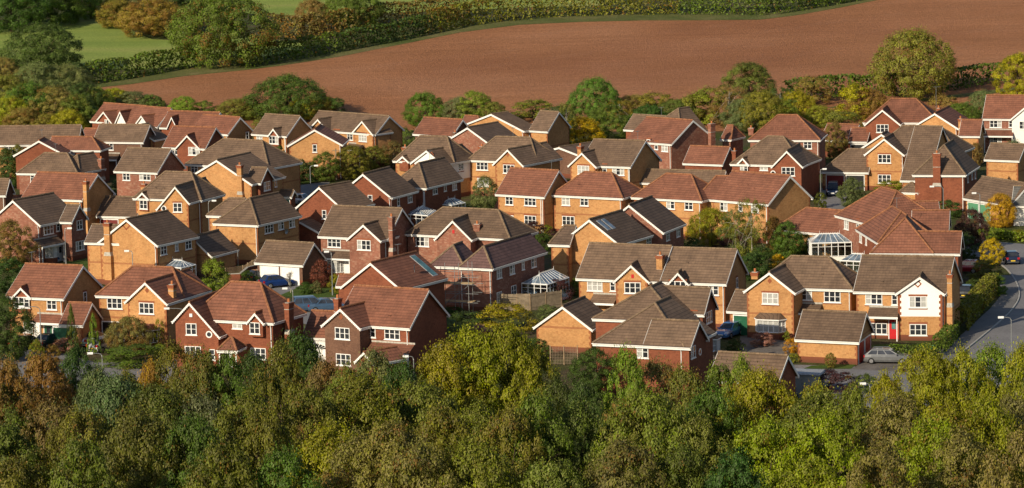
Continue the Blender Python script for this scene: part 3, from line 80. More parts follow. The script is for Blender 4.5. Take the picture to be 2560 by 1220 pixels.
TREES=[
("left-hand rusty brown tree in the wood's back row below the maroon car",'tree','tree','trees of the foreground wood','ash2',-42.06,300.02,0.0,5.54,12.66,0.55,(0.113,0.0745,0.0247,0.5)),
("right-hand rusty brown tree in the wood's back row below the maroon car",'tree','tree','trees of the foreground wood','ash2',-40.32,308.27,0.0,6.37,11.63,3.41,(0.1218,0.0702,0.023,0.6)),
("dark green tree in the wood's back row below the silver cars",'tree','tree','trees of the foreground wood','ash',-38.11,314.87,0.0,4.45,10.96,5.02,(0.0326,0.0542,0.0116,0)),
("grey-green tree in the wood's back row below the silver cars",'tree','tree','trees of the foreground wood','ash2',-34.44,298.12,0.0,4.86,12.07,5.16,(0.0707,0.0884,0.032,0.05)),
("olive green tree in the wood's back row below the silver cars",'tree','tree','trees of the foreground wood','ash',-32.37,302.54,0.0,4.93,10.74,2.16,(0.104,0.0966,0.0185,0.15)),
("orange-leaved tree in the wood's back row below the bay-windowed buff house",'tree','tree','trees of the foreground wood','oak2',-30.73,306.45,0.0,3.0,10.85,3.03,(0.2514,0.1554,0.0194,0.5)),
("olive green tree in the wood's back row below the bay-windowed buff house",'tree','tree','trees of the foreground wood','oak',-28.91,306.97,0.0,5.0,11.99,5.68,(0.0925,0.0828,0.0156,0.25)),
("olive green tree in the wood's back row below the porched red house",'tree','tree','trees of the foreground wood','ash2',-26.11,301.2,0.0,5.24,12.91,1.08,(0.0853,0.0848,0.0179,0.2)),
("green tree in the wood's back row below the porched red house",'tree','tree','trees of the foreground wood','ash',-23.77,301.52,0.0,4.92,12.06,3.64,(0.0549,0.0826,0.0131,0.1)),
("left-hand dark green tree in the wood's back row below the tall red side chimney",'tree','tree','trees of the foreground wood','oak',-22.11,309.97,0.0,5.05,10.65,0.61,(0.0352,0.0524,0.0116,0.05)),
("right-hand dark green tree in the wood's back row below the tall red side chimney",'tree','tree','trees of the foreground wood','oak',-18.17,309.02,0.0,5.04,12.45,1.32,(0.035,0.055,0.0107,0)),
("olive green tree in the wood's back row below the tall red side chimney",'tree','tree','trees of the foreground wood','ash',-19.49,301.5,0.0,4.92,12.7,1.26,(0.0908,0.0864,0.0167,0.15)),
("brown-green tree in the wood's back row below the white fanlight garage",'tree','tree','trees of the foreground wood','oak2',-15.74,300.12,0.0,4.89,11.6,5.79,(0.1014,0.0714,0.0276,0.35)),
("olive green tree in the wood's back row below the white fanlight garage",'tree','tree','trees of the foreground wood','ash',-13.71,295.9,0.0,4.5,11.8,2.03,(0.0953,0.1103,0.0214,0.3)),
("grey-green tree in the wood's back row below the white fanlight garage",'tree','tree','trees of the foreground wood','oak2',-11.78,303.56,0.0,4.95,11.75,5.71,(0.0921,0.0976,0.0327,0.1)),
("dark green tree in the wood's back row below the low red garage",'tree','tree','trees of the foreground wood','oak',-9.46,298.07,0.0,4.54,11.64,3.67,(0.0396,0.0646,0.013,0)),
("yellow-green tree in the wood's back row below the green garden shrubs",'tree','tree','trees of the foreground wood','oak2',-6.06,308.08,0.0,6.03,11.52,0.73,(0.1608,0.135,0.0173,0.0)),
("yellow-leaved tree in the wood's back row below the green garden shrubs",'tree','tree','trees of the foreground wood','oak',-3.44,309.99,0.0,6.4,12.27,0.84,(0.1551,0.1583,0.0142,0.0)),
("left-hand yellow-green tree in the wood's back row below the wooden fence",'tree','tree','trees of the foreground wood','oak2',-0.53,310.9,0.0,6.08,12.39,2.71,(0.1403,0.1367,0.0145,0)),
("right-hand yellow-green tree in the wood's back row below the wooden fence",'tree','tree','trees of the foreground wood','oak2',1.49,311.5,0.0,5.08,10.57,5.01,(0.1447,0.1329,0.0171,0.05)),
("left-hand dark green tree in the wood's back row below the small buff garage",'tree','tree','trees of the foreground wood','oak',3.4,289.74,0.0,4.09,11.5,6.22,(0.0451,0.0542,0.013,0)),
("right-hand dark green tree in the wood's back row below the small buff garage",'tree','tree','trees of the foreground wood','oak2',5.27,287.89,0.0,4.07,11.47,6.04,(0.0392,0.0566,0.0134,0.0)),
("lime green tree in the wood's back row below the dark red hipped roof",'tree','tree','trees of the foreground wood','oak',9.23,295.97,0.0,3.54,12.62,1.14,(0.1101,0.1475,0.0215,0)),
("brown-green tree in the wood's back row below the dark red gable",'tree','tree','trees of the foreground wood','oak',11.97,299.51,0.0,5.21,11.03,1.34,(0.1024,0.0879,0.0299,0.35)),
("olive green tree in the wood's back row below the dark red gable",'tree','tree','trees of the foreground wood','oak',13.74,291.9,0.0,4.76,11.67,0.72,(0.0959,0.0955,0.0193,0.25)),
("green tree in the wood's back row below the brown garage roof",'tree','tree','trees of the foreground wood','ash2',16.56,295.94,0.0,4.83,11.55,3.17,(0.0729,0.0934,0.0147,0.1)),
("lime green tree in the wood's back row below the brown garage roof",'tree','tree','trees of the foreground wood','ash',18.24,291.54,0.0,3.49,12.45,1.62,(0.1159,0.1414,0.0218,0.05)),
("rusty brown tree in the wood's back row below the grey kiosk",'tree','tree','trees of the foreground wood','oak2',20.42,290.66,0.0,4.11,11.34,2.61,(0.133,0.0934,0.023,0.4)),
("yellow-green tree in the wood's back row below the grey kiosk",'tree','tree','trees of the foreground wood','oak2',23.81,285.27,0.0,4.65,11.33,2.79,(0.1572,0.1487,0.0163,0.1)),
("olive green tree in the wood's back row below the grey estate car",'tree','tree','trees of the foreground wood','ash2',26.15,279.99,0.0,4.26,12.4,6.0,(0.103,0.1126,0.0191,0.1)),
("yellow-green tree in the wood's back row below the grey estate car",'tree','tree','trees of the foreground wood','oak',29.82,291.66,0.0,4.12,10.84,6.09,(0.1649,0.1485,0.016,0.1)),
("left-hand yellow-green tree in the wood's back row below the white-gabled house",'tree','tree','trees of the foreground wood','oak',34.08,305.16,0.0,5.31,10.53,2.7,(0.1517,0.1394,0.0153,0.05)),
("right-hand yellow-green tree in the wood's back row below the white-gabled house",'tree','tree','trees of the foreground wood','ash2',34.06,293.39,0.0,5.42,12.49,1.96,(0.153,0.1464,0.0148,0)),
("left-hand yellow-green tree in the wood's back row below the road junction",'tree','tree','trees of the foreground wood','ash',36.26,294.17,0.0,5.12,12.21,5.84,(0.1579,0.1557,0.0139,0.05)),
("right-hand yellow-green tree in the wood's back row below the road junction",'tree','tree','trees of the foreground wood','ash',40.52,290.5,0.0,5.37,12.96,4.85,(0.155,0.1517,0.0153,0.0)),
("lime green tree in the wood's back row below the road junction",'tree','tree','trees of the foreground wood','ash',39.33,299.45,0.0,5.86,11.62,4.3,(0.1094,0.1405,0.021,0.0)),
("green tree in the wood's second row below the maroon car",'tree','tree','trees of the foreground wood','ash',-42.86,300.03,0.0,6.93,10.5,3.65,(0.0634,0.0757,0.0157,0.022500000000000003)),
("brown-green tree in the wood's second row below the maroon car",'tree','tree','trees of the foreground wood','oak',-36.85,289.55,0.0,6.24,10.61,1.4,(0.1041,0.0744,0.0274,0.0675)),
("grey-green tree in the wood's second row below the silver cars",'tree','tree','trees of the foreground wood','oak2',-32.91,295.98,0.0,6.69,11.47,0.29,(0.0661,0.0906,0.034,0.022500000000000003)),
("green tree in the wood's second row below the bay-windowed buff house",'tree','tree','trees of the foreground wood','oak2',-28.67,287.03,0.0,7.08,12.06,0.91,(0.0668,0.0743,0.0153,0.022500000000000003)),
("grey-green tree in the wood's second row below the porched red house",'tree','tree','trees of the foreground wood','ash',-24.95,286.92,0.0,6.61,11.28,0.32,(0.0716,0.0766,0.0336,0.022500000000000003)),
("olive green tree in the wood's second row below the porched red house",'tree','tree','trees of the foreground wood','ash',-20.66,282.91,0.0,7.04,12.22,2.24,(0.0852,0.0865,0.0157,0.0675)),
("olive green tree in the wood's second row below the tall red side chimney",'tree','tree','trees of the foreground wood','oak',-16.49,286.59,0.0,5.99,11.78,2.62,(0.0951,0.0924,0.018,0.09000000000000001)),
("olive green tree in the wood's second row below the white fanlight garage",'tree','tree','trees of the foreground wood','oak2',-12.3,291.35,0.0,7.18,11.8,2.29,(0.112,0.1096,0.0179,0.09000000000000001)),
("olive green tree in the wood's second row below the low red garage",'tree','tree','trees of the foreground wood','oak',-7.59,291.59,0.0,7.31,11.2,1.82,(0.0964,0.1015,0.0196,0.135)),
("olive green tree in the wood's second row below the green garden shrubs",'tree','tree','trees of the foreground wood','ash',-2.9,284.36,0.0,6.61,10.65,1.94,(0.106,0.1104,0.0185,0.045000000000000005)),
("green tree in the wood's second row below the wooden fence",'tree','tree','trees of the foreground wood','ash',1.72,275.87,0.0,5.74,12.73,3.83,(0.0723,0.0945,0.0154,0.022500000000000003)),
("olive green tree in the wood's second row below the dark red hipped roof",'tree','tree','trees of the foreground wood','oak',10.07,275.54,0.0,7.53,12.81,1.75,(0.0992,0.113,0.0196,0.135)),
("green tree in the wood's second row below the dark red gable",'tree','tree','trees of the foreground wood','oak',14.91,281.35,0.0,5.7,11.71,4.1,(0.0636,0.0941,0.0172,0.022500000000000003)),
("yellow-green tree in the wood's second row below the brown garage roof",'tree','tree','trees of the foreground wood','oak2',19.06,285.98,0.0,6.74,12.34,0.06,(0.1431,0.1303,0.0139,0.09000000000000001)),
("olive green tree in the wood's second row below the grey kiosk",'tree','tree','trees of the foreground wood','oak2',23.62,281.42,0.0,7.72,11.38,1.4,(0.1002,0.1082,0.0215,0.0675)),
("yellow-green tree in the wood's second row below the white-gabled house",'tree','tree','trees of the foreground wood','ash2',30.85,268.23,0.0,7.01,11.93,1.01,(0.1422,0.164,0.0156,0.1125)),
("yellow-green tree in the wood's second row below the road junction",'tree','tree','trees of the foreground wood','oak',35.49,273.73,0.0,5.65,12.1,2.22,(0.146,0.1468,0.0143,0.0675)),
("green tree in the wood's third row below the maroon car",'tree','tree','trees of the foreground wood','ash2',-39.2,277.2,0.0,7.12,11.6,5.46,(0.0646,0.0781,0.0157,0.022500000000000003)),
("olive green tree in the wood's third row below the silver cars",'tree','tree','trees of the foreground wood','oak',-33.81,278.99,0.0,6.27,11.7,5.26,(0.0989,0.0882,0.0182,0.0675)),
("olive green tree in the wood's third row below the bay-windowed buff house",'tree','tree','trees of the foreground wood','oak2',-28.58,273.17,0.0,7.41,12.74,2.45,(0.0851,0.082,0.0186,0.0675)),
("green tree in the wood's third row below the porched red house",'tree','tree','trees of the foreground wood','oak2',-24.29,273.16,0.0,5.85,12.15,3.75,(0.0572,0.084,0.0158,0.022500000000000003)),
("olive green tree in the wood's third row below the tall red side chimney",'tree','tree','trees of the foreground wood','ash2',-19.27,275.63,0.0,5.96,12.51,1.15,(0.0963,0.0912,0.017,0.0675)),
("yellow-green tree in the wood's third row below the white fanlight garage",'tree','tree','trees of the foreground wood','oak2',-14.2,274.87,0.0,6.75,11.02,2.04,(0.1535,0.1446,0.0159,0.09000000000000001)),
("brown-green tree in the wood's third row below the low red garage",'tree','tree','trees of the foreground wood','oak2',-9.22,266.95,0.0,6.81,12.55,5.12,(0.1117,0.0972,0.0259,0.135)),
("olive green tree in the wood's third row below the green garden shrubs",'tree','tree','trees of the foreground wood','ash2',-5.74,276.38,0.0,6.43,12.18,1.95,(0.1163,0.1045,0.0205,0.09000000000000001)),
("olive green tree in the wood's third row below the wooden fence",'tree','tree','trees of the foreground wood','oak',-0.6,273.08,0.0,5.56,12.2,3.11,(0.1125,0.0977,0.0214,0.09000000000000001)),
("green tree in the wood's third row below the small buff garage",'tree','tree','trees of the foreground wood','ash',4.62,278.09,0.0,5.63,11.51,1.37,(0.0712,0.0864,0.0183,0.022500000000000003)),
("olive green tree in the wood's third row below the dark red hipped roof",'tree','tree','trees of the foreground wood','oak',8.52,278.08,0.0,5.69,11.62,2.02,(0.1043,0.1042,0.0215,0.1125)),
("olive green tree in the wood's third row below the dark red gable",'tree','tree','trees of the foreground wood','ash',13.7,274.87,0.0,5.69,11.0,4.31,(0.1002,0.1027,0.0219,0.045000000000000005)),
("yellow-green tree in the wood's third row below the brown garage roof",'tree','tree','trees of the foreground wood','oak',18.79,273.43,0.0,6.61,10.95,2.88,(0.1417,0.1635,0.0165,0.045000000000000005)),
("yellow-green tree in the wood's third row below the grey kiosk",'tree','tree','trees of the foreground wood','ash',23.39,272.51,0.0,6.52,11.48,3.24,(0.1367,0.1586,0.0139,0.09000000000000001)),
("brown-green tree in the wood's third row below the white-gabled house",'tree','tree','trees of the foreground wood','ash',29.24,277.53,0.0,7.11,11.63,4.25,(0.115,0.0966,0.0311,0.09000000000000001)),
("yellow-green tree in the wood's third row below the white-gabled house",'tree','tree','trees of the foreground wood','oak2',32.79,272.69,0.0,7.31,11.66,2.31,(0.1479,0.1348,0.016,0.1125)),
("brown-green tree in the wood's third row below the road junction",'tree','tree','trees of the foreground wood','oak',39.07,279.25,0.0,7.31,11.03,1.11,(0.1016,0.0892,0.0319,0.09000000000000001)),
("olive green tree in the wood's front row below the maroon car",'tree','tree','trees of the foreground wood','oak2',-36.84,263.94,0.0,6.9,11.15,5.1,(0.0867,0.0799,0.0158,0.0675)),
("olive green tree in the wood's front row below the silver cars",'tree','tree','trees of the foreground wood','ash2',-31.99,265.27,0.0,6.22,12.42,1.86,(0.0822,0.0968,0.0169,0.0675)),
("olive green tree in the wood's front row below the bay-windowed buff house",'tree','tree','trees of the foreground wood','oak',-27.25,274.01,0.0,6.4,10.93,3.65,(0.0885,0.0904,0.0165,0.0675)),
("olive green tree in the wood's front row below the porched red house",'tree','tree','trees of the foreground wood','ash2',-21.16,260.09,0.0,7.01,12.86,1.72,(0.0841,0.0854,0.0152,0.0675)),
("green tree in the wood's front row below the tall red side chimney",'tree','tree','trees of the foreground wood','ash',-16.83,261.13,0.0,6.36,11.81,4.1,(0.0544,0.0851,0.0143,0.022500000000000003)),
("brown-green tree in the wood's front row below the white fanlight garage",'tree','tree','trees of the foreground wood','ash',-11.74,269.13,0.0,7.14,11.26,4.47,(0.1124,0.099,0.0283,0.135)),
("brown-green tree in the wood's front row below the low red garage",'tree','tree','trees of the foreground wood','oak',-7.23,261.32,0.0,6.32,12.01,2.88,(0.1087,0.0968,0.0282,0.135)),
("olive green tree in the wood's front row below the green garden shrubs",'tree','tree','trees of the foreground wood','oak',-2.93,262.97,0.0,6.89,11.73,0.86,(0.1055,0.1094,0.0176,0.045000000000000005)),
("olive green tree in the wood's front row below the small buff garage",'tree','tree','trees of the foreground wood','ash2',2.32,259.74,0.0,7.04,11.17,3.88,(0.0943,0.1082,0.0219,0.045000000000000005)),
("brown-green tree in the wood's front row below the dark red hipped roof",'tree','tree','trees of the foreground wood','ash2',7.65,263.56,0.0,7.18,11.81,2.19,(0.0993,0.0875,0.0265,0.1125)),
("green tree in the wood's front row below the dark red gable",'tree','tree','trees of the foreground wood','oak',12.07,265.5,0.0,5.6,10.59,2.92,(0.0693,0.0799,0.0161,0.022500000000000003)),
("dark green tree in the wood's front row below the brown garage roof",'tree','tree','trees of the foreground wood','ash2',15.87,263.27,0.0,6.01,10.76,0.06,(0.0373,0.0669,0.0151,0.022500000000000003)),
("yellow-green tree in the wood's front row below the grey kiosk",'tree','tree','trees of the foreground wood','ash2',21.29,261.49,0.0,6.69,10.56,1.54,(0.1396,0.1518,0.0164,0.045000000000000005)),
("brown-green tree in the wood's front row below the grey estate car",'tree','tree','trees of the foreground wood','ash',26.33,258.61,0.0,6.25,11.82,2.02,(0.1097,0.0908,0.0278,0.09000000000000001)),
("left-hand brown-green tree in the wood's front row below the road junction",'tree','tree','trees of the foreground wood','ash',32.38,264.57,0.0,6.95,11.29,5.56,(0.1119,0.0952,0.028,0.09000000000000001)),
("right-hand brown-green tree in the wood's front row below the road junction",'tree','tree','trees of the foreground wood','ash',36.2,256.98,0.0,6.9,12.72,0.98,(0.1241,0.0991,0.0312,0.09000000000000001)),
("bare grey tree in the wood's second row below the grey estate car",'tree','tree','trees of the foreground wood','bare',30.23,305.55,0.0,4.32,8.5,0.11,(0.1561,0.1366,0.0842,0)),
("bare grey tree in the wood's second row below the small buff garage",'tree','tree','trees of the foreground wood','bare',4.47,309.67,0.0,1.68,7,1.24,(0.1515,0.1301,0.0903,0)),
('large olive-brown oak standing at the edge of the grass field, top left','tree','tree','trees around the fields','broad2',-51.03,660.2,5.01,16.86,12.24,3.74,(0.0817,0.1063,0.0201,0.22)),
('broad dark green tree at the left edge in front of the grass field','tree','tree','trees around the fields','broad',-82.7,653.08,4.65,13.13,8.54,5.72,(0.058,0.0799,0.0194,0.0)),
('large yellow-green tree casting a shadow on the ploughed field, top right','tree','tree','trees around the fields','broad2',66.66,604.18,1.63,12.48,10.61,5.36,(0.1345,0.127,0.0277,0.22)),
('round dark green tree at the field edge above the wide hipped red roof','tree','tree','trees around the fields','oak2',39.32,599.08,1.27,8.14,7.14,4.15,(0.0932,0.1038,0.0231,0)),
('big dark green tree behind the buff house with the projecting gable window','tree','tree','trees around the fields','broad2',-36.28,599.09,1.27,11.72,6.79,0.31,(0.0581,0.0831,0.017,0)),
('rounded green tree poking above the belt right of the poplars','tree','tree','trees around the fields','broad2',13.97,588.9,0.7,7.68,6.67,4.95,(0.0782,0.1267,0.0233,0.05)),
('leafy green tree at the right edge above the white-gabled far house','tree','tree','trees around the fields','ash2',83.3,599.07,1.27,7.16,7.72,5.49,(0.2126,0.1853,0.0188,0)),
('green tree beside the top grass field, above the ploughed field','tree','tree','trees around the fields','broad2',-29.36,705.96,7.3,9.98,7.64,3.81,(0.0803,0.1055,0.0203,0.05)),
('rust-tinted hedgerow tree between the grass field and the top hedge','tree','tree','trees around the fields','broad2',-37.38,704.93,7.25,6.51,5.66,5.7,(0.1544,0.1048,0.0397,0.3)),
('dark tree at the very top left corner','tree','tree','trees around the fields','broad2',-96.26,715.11,7.76,13.21,9.31,3.24,(0.0469,0.0788,0.0161,0)),
('second dark tree along the top left edge beside the corner tree','tree','tree','trees around the fields','broad',-89.44,723.24,8.16,12.58,8.97,5.16,(0.0569,0.0835,0.0157,0)),
('dark green tree at the top edge right of the corner trees','tree','tree','trees around the fields','broad2',-82.72,732.39,8.62,8.76,6.14,3.86,(0.0881,0.1258,0.0222,0.1)),
('rusty hawthorn mass above the grass field, left of the big oak','tree','tree','trees around the fields','broad',-67.52,702.91,7.15,12.22,6.63,6.0,(0.1723,0.1194,0.031,0.45)),
('olive thicket above the grass field, left of the rusty hawthorn','tree','tree','trees around the fields','broad',-75.45,717.15,7.86,8.57,5.06,2.62,(0.1485,0.1172,0.027,0.25)),
('dull green thicket between the rusty hawthorn and the big oak','tree','tree','trees around the fields','broad',-62.16,702.91,7.15,8.4,4.97,0.23,(0.1408,0.1148,0.0415,0.2)),
('dark tree at the top edge behind the rusty hawthorn','tree','tree','trees around the fields','broad2',-66.26,737.48,8.87,12.02,6.33,1.99,(0.0513,0.0785,0.0196,0)),
('grey-green tree at the top edge behind the thicket','tree','tree','trees around the fields','broad',-75.58,742.56,9.13,12.11,5.95,2.26,(0.111,0.1109,0.0439,0.1)),
('light green tree right of the big dark tree, behind the large twin-gabled house','tree','tree','trees around the fields','broad2',-30.91,599.09,1.27,5.21,3.91,4.69,(0.1442,0.1182,0.0247,0.2)),
('small yellow-green tree against the big dark green field tree','tree','tree','trees around the fields','round',-34.0,598.06,1.21,3.9,3.17,5.42,(0.2036,0.1864,0.019,0.2)),
('dark round bush in front of the ploughed field, right of the small yellow tree','tree','tree','trees around the fields','round',-28.43,599.08,1.27,3.91,3.19,0.71,(0.0559,0.0841,0.0189,0)),
('pale green bush behind the red terrace, against the ploughed field','tree','tree','trees around the fields','broad',-53.76,606.22,1.78,4.61,2.91,5.66,(0.1432,0.1932,0.0304,0.1)),
('small dark bush behind the red terrace, right of the pale one','tree','tree','trees around the fields','round',-50.12,606.21,1.78,3.29,2.16,4.71,(0.097,0.122,0.0215,0)),
('dark green tree left of the twin trees behind the long red roof','tree','tree','trees around the fields','broad',-13.4,589.91,0.75,6.41,5.05,1.61,(0.0812,0.1214,0.0204,0.05)),
('green and olive tree behind the long red roof','tree','tree','trees around the fields','broad2',-7.91,588.9,0.7,5.76,4.3,3.53,(0.112,0.1176,0.0485,0.1)),
('bright green taller tree of the pair behind the long red roof','tree','tree','trees around the fields','oak',-5.33,587.9,0.65,5.75,5.35,0.58,(0.1428,0.1692,0.0287,0.05)),
('olive tree right of the pair behind the long red roof','tree','tree','trees around the fields','ash2',-2.44,585.86,0.56,4.46,4.09,4.45,(0.1246,0.127,0.027,0.15)),
('golden yellow tree in front of the back belt, right of centre','tree','tree',None,'oak2',11.18,551.45,0.0,5.99,5.27,3.72,(0.3246,0.2056,0.0128,0)),
('tall grey-green poplar in front of the far buff house','tree','tree',None,'tall',6.05,551.45,0.0,4.2,6.61,0.78,(0.0831,0.0879,0.0396,0.05)),
('second poplar beside the golden yellow tree','tree','tree',None,'tall',8.59,548.42,0.0,3.28,7.46,2.68,(0.1083,0.1077,0.0213,0.05)),
('dark shrub behind the golden yellow tree','tree','tree',None,'oak',15.06,560.53,0.0,6.7,6.06,5.16,(0.0851,0.1103,0.0208,0.05)),
('dark leafy tree left of the rounded green belt tree','tree','tree',None,'broad',7.97,576.72,0.23,5.01,4.34,4.57,(0.0539,0.0741,0.0187,0.0)),
('olive green tree in the upper left thicket, beside the left edge','tree','tree','trees of the left thicket','broad',-83.09,610.3,2.11,7.96,6.22,1.64,(0.1249,0.124,0.0246,0.1)),
('grey-green tree in the upper left thicket, behind the long far-left house','tree','tree','trees of the left thicket','broad',-79.16,616.44,2.65,8.71,7.02,3.2,(0.1136,0.1321,0.0462,0.05)),
('grey-green tree in the upper left thicket, above the far-left roof end','tree','tree','trees of the left thicket','broad2',-74.79,619.51,2.95,9.43,6.0,4.81,(0.1165,0.1239,0.0434,0.1)),
('yellow-green tree in the lower left thicket, beside the left edge','tree','tree','trees of the left thicket','broad',-80.85,592.97,0.91,7.09,5.44,6.2,(0.1945,0.1972,0.0216,0.25)),
('green tree in the middle left thicket, behind the long far-left house','tree','tree','trees of the left thicket','oak',-78.24,598.07,1.21,7.8,6.85,3.56,(0.0776,0.1194,0.0227,0.1)),
('brown-green tree in the middle left thicket, behind the long far-left house','tree','tree','trees of the left thicket','oak',-73.52,593.99,0.96,7.1,6.73,1.54,(0.1464,0.1204,0.036,0.3)),
('green tree in the middle left thicket, above the far-left roof end','tree','tree','trees of the left thicket','ash2',-69.61,590.94,0.8,6.42,6.12,1.67,(0.0955,0.1137,0.0224,0.15)),
('rusty brown tree in the lower left thicket, behind the long far-left house','tree','tree','trees of the left thicket','broad',-78.07,588.89,0.7,6.4,4.37,3.52,(0.1592,0.1208,0.0363,0.4)),
('olive green tree in the lower left thicket, behind the long far-left house','tree','tree','trees of the left thicket','broad',-74.09,587.89,0.65,5.75,3.46,0.77,(0.1455,0.1234,0.0274,0.2)),
('dark green tree in the middle left thicket, above the far-left roof end','tree','tree','trees of the left thicket','oak',-70.53,605.19,1.7,5.92,5.48,4.76,(0.0508,0.0713,0.0179,0)),
('olive green tree in the middle left thicket, above the red terrace','tree','tree','trees of the left thicket','broad2',-68.21,608.26,1.94,5.29,4.22,0.2,(0.1246,0.1452,0.0276,0.2)),
('yellow-green tree in the middle left thicket, above the red terrace','tree','tree','trees of the left thicket','broad2',-66.27,615.41,2.56,5.35,2.86,4.75,(0.2099,0.2058,0.0206,0.25)),
('grey-green tree in the middle left thicket, above the red terrace','tree','tree','trees of the left thicket','broad',-62.62,612.36,2.28,5.99,2.88,1.25,(0.1054,0.112,0.0438,0.05)),
('green tree in the middle left thicket, above the red terrace','tree','tree','trees of the left thicket','broad',-59.52,611.33,2.2,3.99,2.46,2.11,(0.0798,0.1079,0.0235,0)),
('yellow-green tree in the lower left thicket, above the far-left roof end','tree','tree','trees of the left thicket','broad',-70.76,586.88,0.6,5.74,4.18,4.53,(0.2071,0.1831,0.02,0.1)),
('dark green tree in the lower left thicket, above the far-left roof end','tree','tree','trees of the left thicket','ash',-67.35,590.94,0.8,4.5,4.26,2.95,(0.0514,0.0798,0.0183,0)),
('brown-green tree in the upper left thicket, beside the left edge','tree','tree','trees of the left thicket','broad2',-88.29,639.85,3.99,6.26,4.82,3.05,(0.1608,0.1243,0.0407,0.25)),
('dark green tree in the upper left thicket, above the far-left roof end','tree','tree','trees of the left thicket','oak2',-75.03,639.86,3.99,3.48,3.8,5.18,(0.0477,0.0703,0.0193,0)),
('olive green scrub bush below the ploughed field, above the poplars','bush','bush','bushes of the belt behind the houses','round',4.05,594.0,0.96,6.71,2.9,3.3,(0.1328,0.1426,0.0239,0.1)),
('brown-green scrub bush below the ploughed field, above the grey-brown cross roof','bush','bush','bushes of the belt behind the houses','broad2',20.2,591.95,0.85,6.69,3.61,4.56,(0.1576,0.1214,0.0384,0.2)),
('olive green scrub bush below the ploughed field, above the tall wall chimney','bush','bush','bushes of the belt behind the houses','round',23.72,590.95,0.8,6.26,4.0,5.54,(0.1472,0.122,0.0271,0.1)),
('green scrub bush below the ploughed field, above the tall wall chimney','bush','bush','bushes of the belt behind the houses','broad2',26.65,584.83,0.51,6.61,3.73,6.11,(0.087,0.1041,0.0233,0.05)),
('left-hand olive green scrub bush below the ploughed field, above the wall chimney shadow','bush','bush','bushes of the belt behind the houses','round',29.58,585.86,0.56,5.79,4.29,4.12,(0.1493,0.1418,0.028,0.15)),
('right-hand olive green scrub bush below the ploughed field, above the wall chimney shadow','bush','bush','bushes of the belt behind the houses','round',32.46,585.85,0.56,6.62,5.18,5.44,(0.1325,0.1395,0.0233,0.25)),
("brown-green scrub bush below the ploughed field, above the wide red roof's left end",'bush','bush','bushes of the belt behind the houses','tall',35.03,580.78,0.36,6.57,6.13,3.56,(0.1577,0.1039,0.0401,0.2)),
("grey-green scrub bush below the ploughed field, above the wide red roof's left end",'bush','bush','bushes of the belt behind the houses','broad2',36.78,573.68,0.16,6.49,4.97,0.0,(0.0997,0.1166,0.0431,0.15)),
('left-hand olive green scrub bush below the ploughed field, above the wide red roof','bush','bush','bushes of the belt behind the houses','broad2',39.53,572.68,0.13,7.28,6.1,5.62,(0.1452,0.1268,0.0241,0.1)),
('right-hand olive green scrub bush below the ploughed field, above the wide red roof','bush','bush','bushes of the belt behind the houses','ash2',42.97,572.67,0.13,4.86,4.95,0.29,(0.1198,0.1424,0.0238,0.2)),
('dark green scrub bush below the ploughed field, above the wide red roof','bush','bush','bushes of the belt behind the houses','tall',43.2,583.83,0.47,6.6,5.21,0.9,(0.056,0.0826,0.0191,0.0)),
("yellow-green scrub bush below the ploughed field, above the wide red roof's right end",'bush','bush','bushes of the belt behind the houses','broad2',45.75,583.82,0.47,5.77,4.82,5.39,(0.2027,0.1677,0.0191,0.15)),
("rusty brown scrub bush below the ploughed field, above the wide red roof's right end",'bush','bush','bushes of the belt behind the houses','round',49.86,602.15,1.48,5.11,4.22,5.65,(0.1491,0.1136,0.034,0.4)),
("lime green scrub bush below the ploughed field, above the wide red roof's right end",'bush','bush','bushes of the belt behind the houses','broad',49.14,578.75,0.29,4.91,3.2,1.2,(0.1705,0.1673,0.0249,0.05)),
('olive green scrub bush below the ploughed field, above the far garages','bush','bush','bushes of the belt behind the houses','round',52.15,573.68,0.16,5.67,2.84,6.04,(0.1277,0.1275,0.0273,0.2)),
('yellow-green scrub bush below the ploughed field, above the far garages','bush','bush','bushes of the belt behind the houses','round',55.52,585.87,0.56,5.79,5.27,4.37,(0.2141,0.185,0.018,0.2)),
('rusty brown scrub bush below the ploughed field, above the far garages','bush','bush','bushes of the belt behind the houses','broad2',57.44,585.86,0.56,5.79,4.58,0.76,(0.1765,0.1039,0.0342,0.35)),
('rusty brown scrub bush below the ploughed field, above the tall aerial','bush','bush','bushes of the belt behind the houses','round',69.36,583.83,0.47,4.95,3.61,4.96,(0.1636,0.1143,0.0355,0.4)),
('green scrub bush below the ploughed field, above the tall aerial','bush','bush','bushes of the belt behind the houses','broad2',71.03,576.73,0.23,5.7,3.26,5.62,(0.0808,0.1074,0.0194,0.05)),
('grey-green scrub bush below the ploughed field, above the far white gable','bush','bush','bushes of the belt behind the houses','broad2',75.29,582.81,0.43,4.94,4.25,6.17,(0.1047,0.1233,0.0453,0.1)),
('olive green scrub bush below the ploughed field, above the far buff roof','bush','bush','bushes of the belt behind the houses','broad',-44.8,601.12,1.41,5.95,3.18,3.77,(0.128,0.1222,0.0268,0.15)),
('green scrub bush below the ploughed field, above the far buff roof','bush','bush','bushes of the belt behind the houses','broad',-41.52,601.11,1.41,5.95,2.44,1.79,(0.0929,0.108,0.0201,0.1)),
('dark green scrub bush below the ploughed field, above the tall wall chimney','bush','bush','bushes of the belt behind the houses','broad',21.93,578.75,0.29,5.72,3.86,4.96,(0.0481,0.0849,0.018,0)),
('olive green scrub bush below the ploughed field, above the grey-brown cross roof','bush','bush','bushes of the belt behind the houses','tall',17.67,583.82,0.47,5.77,3.9,0.02,(0.1477,0.1163,0.0224,0.2)),
('tall narrow dark conifer beside the green garage door','conifer','tree',None,'cone',-46.45,381.79,0.0,1.41,4.89,4.88,(0.0769,0.088,0.0169,0)),
